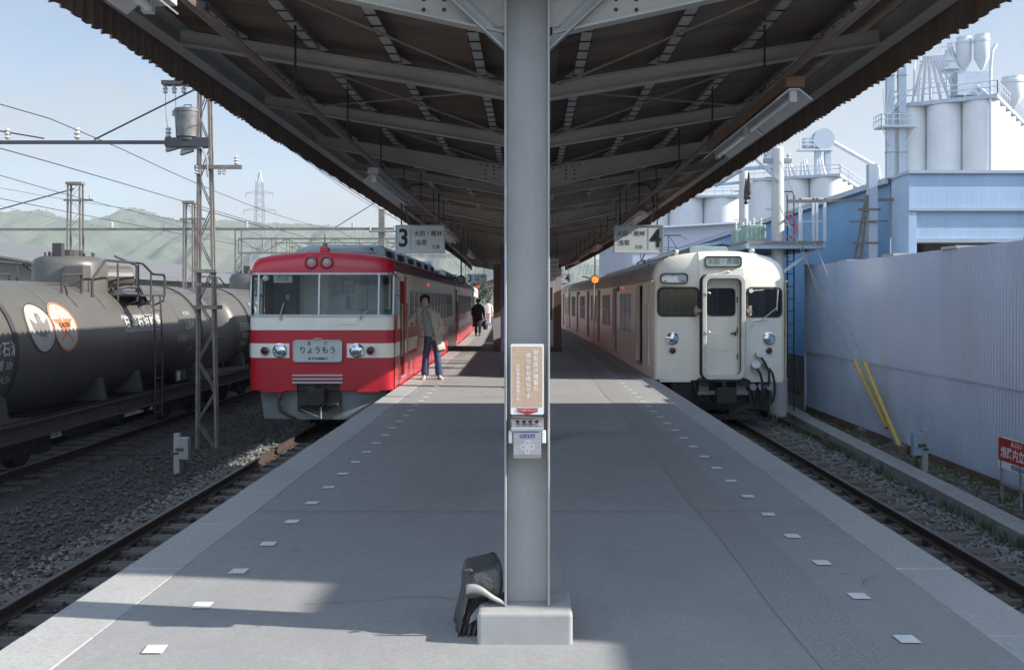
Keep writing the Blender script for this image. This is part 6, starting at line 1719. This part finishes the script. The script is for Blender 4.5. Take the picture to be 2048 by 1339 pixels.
# ------------------------------------------------------------------ yard and town beyond the left tracks
shed('warehouse', -62, -26, 62, 110, 4.2, mat('grey warehouse wall', (.22, .22, .21), .7, var=.06), 'grey warehouse with a broad low roof at the left edge', 3.2, roofm=mat('dull grey slate roof', (.17, .17, .165), .6, var=.08, scale=1), eave=1.0)
def stabled(Y0, X0, label):
    t = empty('stabled_coach', (X0, Y0, -1.0), label=label, cat='train car', group='stabled coaches in the left yard')
    b = MB(); b.box(-9, 9, 0, 2.6, .8, 3.0); b.build('body', M_KWHITE, t, bevel=.2, seg=3)
    b = MB(); b.box(-8.8, 8.8, -.02, 0, 1.75, 2.35); b.build('window_band', M_DARK, t)
    b = MB(); b.box(-8.8, 8.8, .3, 2.3, .2, .8); b.build('underframe', M_IRON, t)
stabled(48, -33.5, 'white stabled coach with a dark window band, peeping over the nearest tank wagon')
g = random.Random(11)
hm = [mat('town wall pale', (.38, .36, .33), .8, var=.06, scale=.4), mat('town wall tan', (.28, .23, .18), .8, var=.06, scale=.4), mat('town wall grey', (.25, .25, .25), .8, var=.06, scale=.4)]
hr = [mat('town roof grey', (.14, .14, .145), .7, var=.08), mat('town roof brown', (.16, .10, .075), .7, var=.08), mat('town roof blue', (.13, .18, .25), .6, var=.08)]
spots = [(-58, 150, 16, 7), (-41, 165, 14, 5), (-70, 190, 22, 8), (-34, 135, 12, 4.5), (-24, 128, 9, 4.2), (-90, 230, 26, 9), (-52, 215, 18, 6.5), (-28, 190, 13, 6), (-18, 210, 10, 5.5), (-10, 165, 9, 4.8), (-4, 185, 8, 6), (3, 205, 9, 6.5), (-44, 122, 8, 3.6)]
names_ = ['beyond the far left mast', 'left of the thin far mast', 'low under the hills at far left', 'right of the big lattice mast', 'close behind the truss gantry', 'widest one under the left hill', 'under the hill dip', 'behind the red train roof', 'behind the number 3 sign', 'left of the far walkers', 'over the far end of the platform', 'behind the kiosk', 'nearest low one beside the second tank wagon']
for i, (x, y, wd_, h_) in enumerate(spots):
    mi, ri = i % 3, (i * 2 + 1) % 3
    shed('town_house', x - wd_ / 2, x + wd_ / 2, y, y + 9, h_, hm[mi], ('pale', 'tan', 'grey')[mi] + ' town building with a ' + ('grey', 'brown', 'blue')[ri] + ' roof, ' + names_[i], 1.4, roofm=hr[ri], eave=.5, cat='building', wins=max(2, int(wd_ / 3)))
PT = empty('transmission_tower', (-72, 265, -1.1), label='tall pale lattice transmission tower far off between the big mast and the canopy', cat='pylon')
b = MB()
def pyl(w0, w1, z0, z1, n):
    for i in range(n):
        qa, qb = i / n, (i + 1) / n; wa, wb = w0 + (w1 - w0) * qa, w0 + (w1 - w0) * qb; za, zb = z0 + (z1 - z0) * qa, z0 + (z1 - z0) * qb
        c = [(-1, -1), (1, -1), (1, 1), (-1, 1)]
        for k in range(4):
            (ax, ay), (bx, by) = c[k], c[(k + 1) % 4]
            b.beam((ax * wa, ay * wa, za), (ax * wb, ay * wb, zb), .16, .16)
            b.beam((ax * wa, ay * wa, za), (bx * wb, by * wb, zb), .08, .08); b.beam((bx * wa, by * wa, za), (ax * wb, ay * wb, zb), .08, .08)
pyl(3.2, 1.2, 0, 20, 6); pyl(1.2, .8, 20, 34, 7); pyl(.8, .1, 34, 37, 1)
for z, wd_ in ((22, 3.6), (26.5, 4.2), (31, 3.6)):
    for s_ in (-1, 1): b.beam((0, 0, z + .9), (s_ * wd_, 0, z), .12, .12); b.beam((0, 0, z), (s_ * wd_, 0, z), .12, .12); b.beam((s_ * wd_, 0, z), (s_ * wd_, 0, z - 1.2), .14, .14)
b.build('lattice', mat('pale pylon steel', (.36, .38, .38), .5, metal=.3), PT)
# hills
def hills(name, D, pts, m, amp, seed, depth):
    gg = np.random.default_rng(seed)
    n = 620; xs = np.linspace(pts[0][0], pts[-1][0], n); hz = np.interp(xs, [p[0] for p in pts], [p[1] for p in pts])
    k = np.zeros(n)
    for o_ in range(1, 7): k += np.sin(xs * .012 * 2 ** o_ + gg.random() * 6) / 1.7 ** o_
    hz = hz + k * amp
    rings = []; mb = MB()
    rows = 26
    fl = gg.random((rows, 40))
    for j in range(rows + 1):
        q = j / rows
        row = []
        for i in range(n):
            X = (xs[i] - 1060) / 1991 * D; H_ = hz[i] / 1991 * D + 1.62
            spur = math.sin(xs[i] * .045 + 2.2 * math.sin(xs[i] * .017 + seed)) * .10 + math.sin(xs[i] * .11 + seed + q * 2) * .04
            zz = (H_ + (3.5 * fl[(j * 7) % rows, i % 40] + 3.0 * math.sin(i * 2.3 + j * 5) * fl[j % rows, (i * 3) % 40]) * (q > .15)) * max(0, min(1, q + spur * math.sin(q * math.pi))) ** .85
            row.append((X * (1 - .10 * (1 - q)), D - depth * (1 - q), -2 + zz))
        rings.append(row)
    rings.append([(p[0] * 1.02, p[1] + 150, -2) for p in rings[-1]])
    mb.loft(rings, 0, False)
    o = mb.build(name, m, smooth=80); tag(o, kind='structure')
M_HILL = mat('wooded winter hill', (.06, .085, .04), .95, var=.6, scale=.03, dirt=(.13, .13, .08), dirt_amt=.7, dirt_scale=.006, bump=1.0, bscale=.05)
hills('hills', 1500, [(-300, 120), (-100, 160), (0, 172), (80, 180), (150, 160), (200, 158), (240, 176), (268, 181), (310, 172), (360, 160), (450, 158), (520, 150), (600, 152), (660, 150), (720, 134), (800, 128), (1000, 90), (1300, 60)], M_HILL, 3.0, 2, 500)
hills('hills', 2100, [(-300, 100), (0, 150), (200, 135), (350, 150), (480, 160), (600, 148), (760, 140), (900, 120), (1100, 90), (1400, 60)], M_HILL, 4.0, 5, 500)
# trees along the far end of the yard
def tree(x, y, h, label, cr):
    t = empty('tree', (x, y, -1.1), label=label, cat='tree', group='far trees beyond the yard')
    b = MB(); b.tube([(0, 0, 0), (.1, 0, h * .4), (0, .1, h * .8)], [h * .035, h * .025, h * .01], 6)
    for k in range(6):
        a = k * 1.1; b.tube([(0, 0, h * (.35 + .06 * k)), (h * .2 * math.cos(a), h * .2 * math.sin(a), h * (.55 + .06 * k))], [h * .014, h * .005], 5)
    b.build('trunk', M_DARK, t)
    gg = np.random.default_rng(int(abs(x) * 7 + y)); b = MB()
    cl = [(gg.normal() * cr * .42, gg.normal() * cr * .42, h * (.45 + .5 * gg.random())) for _ in range(14)]
    for i in range(900):
        c = cl[gg.integers(14)]; s_ = h * .045
        p = np.array(c) + gg.normal(size=3) * cr * .20; n1 = gg.normal(size=3); n1 /= np.linalg.norm(n1); n2 = np.cross(n1, gg.normal(size=3)); n2 /= np.linalg.norm(n2)
        b.add([p - n1 * s_, p + n2 * s_ * .5, p + n1 * s_, p - n2 * s_ * .5], [(0, 1, 2, 3)])
    b.build('crown', mat('dull evergreen foliage', (.05, .065, .03), .8, var=.5, scale=1.5), t)
for i, (x, y, h) in enumerate(((-7.5, 140, 6), (-12, 150, 5), (0.5, 175, 7), (-21, 160, 6), (-62, 140, 7), (-3.5, 150, 4.5))):
    tree(x, y, h, ('bushy far tree beyond the platform end', 'small far tree left of the platform end', 'tall far tree behind the kiosk', 'round far tree behind the red train roof', 'wide far tree under the left hill', 'low far tree beside the far walkers')[i], h * .38)

# ------------------------------------------------------------------ people
M_SKIN = mat('skin', (.62, .40, .29), .55, var=.06, scale=10)
M_HAIR = mat('black hair', (.012, .010, .010), .45, var=.3)
def head(t, c, r, face=-1, m=M_SKIN):
    """face features in front (towards -Y when face=-1)"""
    x, y, z = c
    b = MB(); b.lathe([(0, -.035), (.012, -.03), (.016, -.01), (.008, .03), (0, .035)], (x, y + face * r * .98, z - r * .12), 8); b.build('nose', m, t, smooth=60)
    for s_ in (-1, 1):
        b = MB(); b.lathe([(0, -.012), (.015, 0), (0, .012)], (x + s_ * .034, y + face * r * .86, z + .012), 8); b.build('eye', M_HAIR, t)
        b = MB(); b.box(x + s_ * .034 - .02, x + s_ * .034 + .02, y + face * r * .90 - .006, y + face * r * .90 + .006, z + .034, z + .042); b.build('eyebrow', M_HAIR, t)
        b = MB(); b.lathe([(0, -.03), (.018, -.01), (.02, .015), (0, .03)], (x + s_ * r * .92, y + .01, z - .005), 8); b.build('ear', m, t, smooth=60)
    b = MB(); b.box(x - .022, x + .022, y + face * r * .90 - .006, y + face * r * .90 + .006, z - .068, z - .056); b.build('mouth', mat('lips', (.28, .11, .09), .5), t)
def hair_cap(t, c, r, back=1, low=-.03, m=M_HAIR, vol=1.16):
    b = MB(); rows = []
    for i in range(9):
        e = R(90 - i * 16.5); row = []
        for k in range(24):
            a = 2 * math.pi * k / 24; front = math.cos(a)      # 1 = towards the face
            lim = R(38) if front > .62 else (R(-12) if front > .05 else R(-42))
            ee = max(e, lim); rr = r * vol * (1 + .05 * math.sin(7 * a + i) + .02 * math.sin(17 * a))
            row.append((c[0] + rr * math.cos(ee) * math.sin(a), c[1] - back * rr * math.cos(ee) * front * 1.08, c[2] + rr * math.sin(ee) * 1.05))
        rows.append(row)
    b.loft(rows, 0, True, True); return b.build('hair', m, t, smooth=70)
def body_mesh(t, J, m=M_SKIN):
    names = list(J); idx = {k: i for i, k in enumerate(names)}
    E = [('hip', 'waist'), ('waist', 'chest'), ('chest', 'neck'), ('neck', 'jaw'), ('jaw', 'skull'), ('skull', 'crown'), ('chest', 'shR'), ('shR', 'elR'), ('elR', 'wrR'), ('chest', 'shL'), ('shL', 'elL'), ('elL', 'wrL'),
         ('hip', 'thR'), ('thR', 'knR'), ('knR', 'anR'), ('anR', 'toR'), ('hip', 'thL'), ('thL', 'knL'), ('knL', 'anL'), ('anL', 'toL'), ('wrR', 'paR'), ('wrL', 'paL')]
    return skin('body', [J[k] for k in names], [(idx[a], idx[b_]) for a, b_ in E], m, t, 2, idx['hip'])
def hand(t, wr, d, up, sgn, m=M_SKIN, s_=1.0, curl=.5):
    """palm with four fingers and a thumb as one skinned mesh"""
    wr = Vector(wr); d = Vector(d).normalized(); up = Vector(up); sd = d.cross(up).normalized(); nr = sd.cross(d).normalized()
    js = [(*wr, .026 * s_, .018 * s_), (*(wr + d * .045 * s_), .036 * s_, .016 * s_), (*(wr + d * .08 * s_), .036 * s_, .014 * s_)]; es = [(0, 1), (1, 2)]
    for k, ln in enumerate((.068, .078, .072, .056)):
        o_ = sd * ((k - 1.5) * .018 * s_); base = wr + d * .085 * s_ + o_
        p1 = base + d * ln * .5 * s_ - nr * curl * .02 * s_; p2 = p1 + d * ln * .4 * (1 - curl * .6) * s_ - nr * curl * .035 * s_
        i = len(js); js += [(*base, .0085 * s_), (*p1, .008 * s_), (*p2, .0065 * s_)]; es += [(2, i), (i, i + 1), (i + 1, i + 2)]
    i = len(js); tb = wr + d * .03 * s_ + sd * sgn * .034 * s_; tp = tb + d * .035 * s_ + sd * sgn * .022 * s_ - nr * .015 * s_; tq = tp + d * .028 * s_ - nr * .012 * s_
    js += [(*tb, .011 * s_), (*tp, .0095 * s_), (*tq, .0075 * s_)]; es += [(1, i), (i, i + 1), (i + 1, i + 2)]
    return skin('hand', js, es, m, t, 1, 0)
def shoe(t, p, ang, m, ln=.27, nm='shoe'):
    b = MB(); rows = []
    for q, w_, h_ in ((0, .03, .07), (.1, .042, .085), (.3, .04, .09), (.55, .046, .07), (.8, .048, .05), (.95, .035, .035), (1, .01, .02)):
        row = []
        for k in range(12):
            a = 2 * math.pi * k / 12; row.append((w_ * math.cos(a), -.07 + ln * q, max(0, h_ * .5 + h_ * .5 * math.sin(a))))
        rows.append(row)
    b.loft(rows, 0, True, True); ca, sa = math.cos(ang), math.sin(ang)
    b.v = [(p[0] + x * ca - y * sa, p[1] + x * sa + y * ca, p[2] + z) for x, y, z in b.v]
    return b.build(nm, m, t, smooth=60)
def man_in_coat():
    Y = 20.35; t = empty('person', ((864 - 1060) / 1991 * Y, Y, 0), label='man in an open beige coat and jeans gripping the red train handrail', cat='person')
    k = 1.0
    J = dict(hip=(-.01, 0, .88, .13, .10), waist=(-.06, 0, 1.05, .105, .075), chest=(-.12, 0, 1.28, .105, .072), neck=(-.135, -.01, 1.45, .052), jaw=(-.142, -.025, 1.53, .058, .06), skull=(-.145, -.015, 1.62, .082, .09), crown=(-.146, -.005, 1.69, .055, .06),
             shR=(-.315, 0, 1.37, .062), elR=(-.43, -.02, 1.19, .045), wrR=(-.60, -.02, 1.185, .030), paR=(-.64, -.02, 1.19, .028),
             shL=(.06, 0, 1.37, .062), elL=(.19, .02, 1.12, .045), wrL=(.10, -.09, .93, .030), paL=(.06, -.10, .88, .028),
             thR=(-.09, 0, .80, .085), knR=(-.125, -.02, .45, .058), anR=(-.145, .01, .08, .036), toR=(-.155, -.14, .03, .03),
             thL=(.075, 0, .80, .085), knL=(.115, -.03, .45, .058), anL=(.15, 0, .08, .036), toL=(.18, -.15, .03, .03))
    B = body_mesh(t, J); head(B, (-.144, -.015, 1.60), .088)
    hr = hair_cap(B, (-.145, .0, 1.615), .094, 1)
    hand(B, (-.60, -.02, 1.185), (-1, -.12, .15), (0, 0, 1), 1, curl=.9)
    hand(B, (.10, -.09, .93), (-.5, -.25, -.8), (0, -1, 0), 1, curl=.5)
    MJ = mat('blue denim', (.035, .06, .14), .85, var=.25, scale=30, dirt=(.10, .14, .22), dirt_amt=.5, dirt_scale=6)
    js = [(-.01, 0, .90, .145, .115), (-.09, 0, .80, .10, .10), (-.125, -.02, .46, .072, .075), (-.143, .0, .20, .078, .082), (-.146, -.01, .045, .092, .10), (.075, 0, .80, .10, .10), (.115, -.03, .46, .072, .075), (.14, -.01, .20, .078, .082), (.155, -.015, .045, .092, .10), (-.03, 0, 1.0, .14, .105)]
    skin('trousers', js, [(0, 1), (1, 2), (2, 3), (3, 4), (0, 5), (5, 6), (6, 7), (7, 8), (0, 9)], MJ, B, 2, 0)
    MSW = mat('grey green pullover', (.30, .38, .37), .9, var=.12, scale=40, bump=.3, bscale=120)
    b = MB(); rows = []
    for z, cx, a, c in ((.87, -.02, .155, .12), (.95, -.035, .15, .118), (1.1, -.075, .15, .118), (1.25, -.115, .165, .122), (1.36, -.128, .16, .112), (1.42, -.133, .10, .085), (1.45, -.135, .072, .074), (1.50, -.137, .066, .070)):
        rows.append([(cx + a * math.cos(2 * math.pi * i / 24), -.0 + c * math.sin(2 * math.pi * i / 24), z) for i in range(24)])
    b.loft(rows, 0, True); b.build('pullover', MSW, B, smooth=60)
    MC = mat('beige cotton coat', (.47, .44, .36), .85, var=.10, scale=9, bump=.15, bscale=40)
    b = MB(); rows = []
    for j, (z, cx, a, c, g0) in enumerate(((.58, -.02, .30, .20, .50), (.70, -.025, .275, .185, .50), (.85, -.035, .245, .17, .47), (1.0, -.05, .225, .16, .44), (1.15, -.085, .215, .155, .42), (1.28, -.115, .225, .15, .40), (1.37, -.128, .215, .135, .36), (1.42, -.133, .155, .11, .30), (1.455, -.135, .095, .092, .34))):
        row = []
        for i in range(33):
            th = -math.pi / 2 + g0 + (2 * math.pi - 2 * g0) * i / 32
            rr = 1 + .03 * math.sin(i * 1.7 + j) * (1.4 - z)
            row.append((cx + a * rr * math.cos(th) + (.05 if th > math.pi and z < .9 else 0) * 0, c * rr * math.sin(th), z + (.03 * math.sin(i * .4) if j == 0 else 0)))
        rows.append(row)
    b.loft(rows, 0, False); o = b.build('coat', MC, B, smooth=60); s_ = o.modifiers.new('th', 'SOLIDIFY'); s_.thickness = .014; s_.offset = 0
    skin('coat_sleeve', [(-.30, 0, 1.36, .088), (-.345, 0, 1.31, .082), (-.425, -.02, 1.195, .070), (-.50, -.02, 1.178, .066), (-.585, -.02, 1.185, .056)], [(0, 1), (1, 2), (2, 3), (3, 4)], MC, B, 2, 0)
    skin('coat_sleeve', [(.045, 0, 1.36, .088), (.09, 0, 1.30, .082), (.19, .02, 1.12, .070), (.16, -.03, 1.04, .066), (.11, -.085, .955, .055)], [(0, 1), (1, 2), (2, 3), (3, 4)], MC, B, 2, 0)
    for s_ in (-1, 1):
        b = MB(); pl = [(0, 1.465), (.10, 1.44), (.13, 1.36), (.085, 1.29), (.06, 1.33)]
        b.prism([(-.135 + s_ * (.045 + u * .9), v) for u, v in pl], lambda u, v, d: (u, -.125 - .02 * (1.46 - v) - d, v), 0, .010); b.build('lapel', MC, B)
        b = MB(); b.box(-.05 + s_ * .17 - .065, -.05 + s_ * .17 + .065, -.185, -.165, .82, .84); b.build('pocket_flap', MC, B)
    b = MB()
    for z in (1.18, 1.02, .87): b.lathe([(0, 0), (.014, 0), (.013, -.008), (0, -.01)], (-.185, -.175, z), 10, 0, 'y')
    b.build('button', M_DARK, B)
    MSH = mat('pale suede shoes', (.45, .38, .30), .7, var=.1)
    shoe(B, (-.146, .0, 0), R(172), MSH); shoe(B, (.155, .0, 0), R(200), MSH)
man_in_coat()
def walker(X, Y, dark, label, hgt=1.66):
    t = empty('person', (X, Y, 0), label=label, cat='person')
    s = hgt / 1.7
    J = dict(hip=(0, 0, .88, .13, .10), waist=(0, 0, 1.05, .12, .09), chest=(0, 0, 1.28, .15, .10), neck=(0, .01, 1.45, .052), jaw=(0, .03, 1.53, .058, .06), skull=(0, .02, 1.60, .078, .088), crown=(0, .01, 1.66, .055, .06),
             shR=(-.19, 0, 1.37, .06), elR=(-.25, -.03, 1.12, .045), wrR=(-.25, .05, .88, .03), paR=(-.25, .07, .83, .028), shL=(.19, 0, 1.37, .06), elL=(.26, -.03, 1.12, .045), wrL=(.29, .02, .86, .03), paL=(.29, .03, .81, .028),
             thR=(-.09, 0, .80, .085), knR=(-.09, .07, .45, .058), anR=(-.09, .12, .09, .036), toR=(-.09, .24, .04, .03), thL=(.09, 0, .80, .085), knL=(.09, -.02, .45, .058), anL=(.09, -.16, .11, .036), toL=(.09, -.06, .03, .03))
    J = {k: (v[0] * s, v[1] * s, v[2] * s) + tuple(r * s for r in v[3:]) for k, v in J.items()}
    B = body_mesh(t, J); head(B, (0, .02 * s, 1.595 * s), .085, 1); hair_cap(B, (0, .01 * s, 1.605 * s), .09 * s, -1)
    hand(B, J['wrR'][:3], (0, .2, -1), (0, 1, 0), 1, s_=s); hand(B, J['wrL'][:3], (0, .2, -1), (0, 1, 0), -1, s_=s)
    MCt = mat('black overcoat', (.014, .014, .018), .8, var=.2) if dark else mat('white jacket', (.58, .57, .54), .8, var=.06)
    MTr = mat('dark trousers', (.018, .018, .022), .8, var=.2) if dark else mat('pale trousers', (.52, .49, .46), .8, var=.06)
    hem = .42 if dark else .82
    b = MB(); rows = []
    for z, a, c in ((hem, .25 if dark else .20, .19 if dark else .15), ((hem + 1.05) / 2, .22 if dark else .19, .165 if dark else .14), (1.05, .20, .145), (1.28, .215, .145), (1.38, .205, .125), (1.43, .14, .10), (1.47, .085, .085)):
        rows.append([(s * a * math.cos(2 * math.pi * i / 24), s * c * math.sin(2 * math.pi * i / 24), s * z) for i in range(24)])
    b.loft(rows, 0, True); b.build('coat', MCt, B, smooth=60)
    for q in ('R', 'L'):
        pts = [J['sh' + q], J['el' + q], J['wr' + q]]
        skin('coat_sleeve', [(*pts[0][:3], .082 * s), (*pts[1][:3], .068 * s), (*[c for c in pts[2][:3]], .055 * s)], [(0, 1), (1, 2)], MCt, B, 2, 0)
        pts = [J['th' + q], J['kn' + q], J['an' + q]]
        skin('trouser_leg', [(*pts[0][:3], .105 * s), (*pts[1][:3], .08 * s), (*pts[2][:3], .075 * s)], [(0, 1), (1, 2)], MTr, B, 2, 0)
        p = J['an' + q]; shoe(B, (p[0], p[1], max(0, p[2] - .1)), 0, M_DARK, .26)
    return t
walker(-2.33, 44.5, True, 'person in a long black overcoat walking away with a dark bag')
bt = empty('travel_bag', (-2.33 + .33, 44.56, .28), label='dark travel bag held by the person in the black overcoat', cat='bag')
b = MB(); b.lathe([(0, 0), (.11, .01), (.13, .1), (.13, .3), (.09, .40), (0, .42)], (0, 0, 0), 14); b.v = [(x * .85, y * 1.7, z) for x, y, z in b.v]; b.build('bag_body', mat('dark bag leather', (.02, .02, .026), .5, var=.2), bt, smooth=60)
b = MB(); b.tube([(-.01, -.1, .40), (-.03, -.06, .51), (-.03, .06, .51), (-.01, .1, .40)], .014, 6); b.build('handle', M_DARK, bt)
walker(-2.62, 62.5, False, 'person in white clothes standing far down the platform', 1.6)
def driver():
    t = empty('person', (WX + .80, 20.2 + .95, -ZR * 0 + .55), label='train driver in a dark cap seen in the right cab window of the cream train', cat='person')
    J = [(0, 0, .0, .14, .11), (0, .02, .3, .14, .10), (0, .01, .52, .12, .085), (0, -.01, .63, .05), (-.005, -.03, .72, .058, .062), (-.005, -.02, .80, .076, .085), (-.005, -.01, .86, .05, .055), (-.18, 0, .48, .06), (-.22, -.15, .28, .045), (-.16, -.32, .38, .03), (.18, 0, .48, .06), (.23, -.13, .26, .045), (.12, -.3, .36, .03)]
    B = skin('body', J, [(0, 1), (1, 2), (2, 3), (3, 4), (4, 5), (5, 6), (2, 7), (7, 8), (8, 9), (2, 10), (10, 11), (11, 12)], M_SKIN, t, 2, 0)
    head(B, (-.005, -.02, .785), .083); hair_cap(B, (-.005, -.01, .80), .084, 1)
    MU = mat('navy uniform', (.02, .025, .045), .8, var=.15)
    b = MB(); b.loft([[(a * math.cos(2 * math.pi * i / 20), .02 + c * math.sin(2 * math.pi * i / 20), z) for i in range(20)] for z, a, c in ((-.02, .19, .15), (.2, .19, .145), (.42, .21, .14), (.52, .19, .12), (.585, .11, .09), (.63, .07, .075))], 0, True); b.build('tunic', MU, B, smooth=60)
    for s_ in (-1, 1): skin('sleeve', [(s_ * .18, 0, .48, .08), (s_ * .225, -.14, .27, .066), (s_ * .16, -.27, .35, .05)], [(0, 1), (1, 2)], MU, B, 2, 0)
    b = MB(); b.lathe([(.09, .0), (.095, .045), (.115, .07), (.10, .09), (0, .10)], (-.005, -.01, .84), 18); b.box(-.07, .06, -.16, -.08, .838, .848); b.build('cap', MU, B, smooth=40)
driver()

# ------------------------------------------------------------------ winter haze between the yard and the hills
mb = MB(); mb.box(-2600, 2600, -60, 2900, -3.2, 330)
hz = mb.build('haze', [bpy.data.materials.new('haze air')], origin=(0, 0, 0))
hm_ = hz.data.materials[0]; hm_.use_nodes = True
hn = hm_.node_tree.nodes; hn.remove(hn['Principled BSDF'])
pv = hn.new('ShaderNodeVolumePrincipled'); pv.inputs['Color'].default_value = (.86, .93, 1.0, 1); pv.inputs['Density'].default_value = .00036; pv.inputs['Anisotropy'].default_value = 0.1
hm_.node_tree.links.new(pv.outputs['Volume'], hn['Material Output'].inputs['Volume'])
tag(hz, kind='stuff')
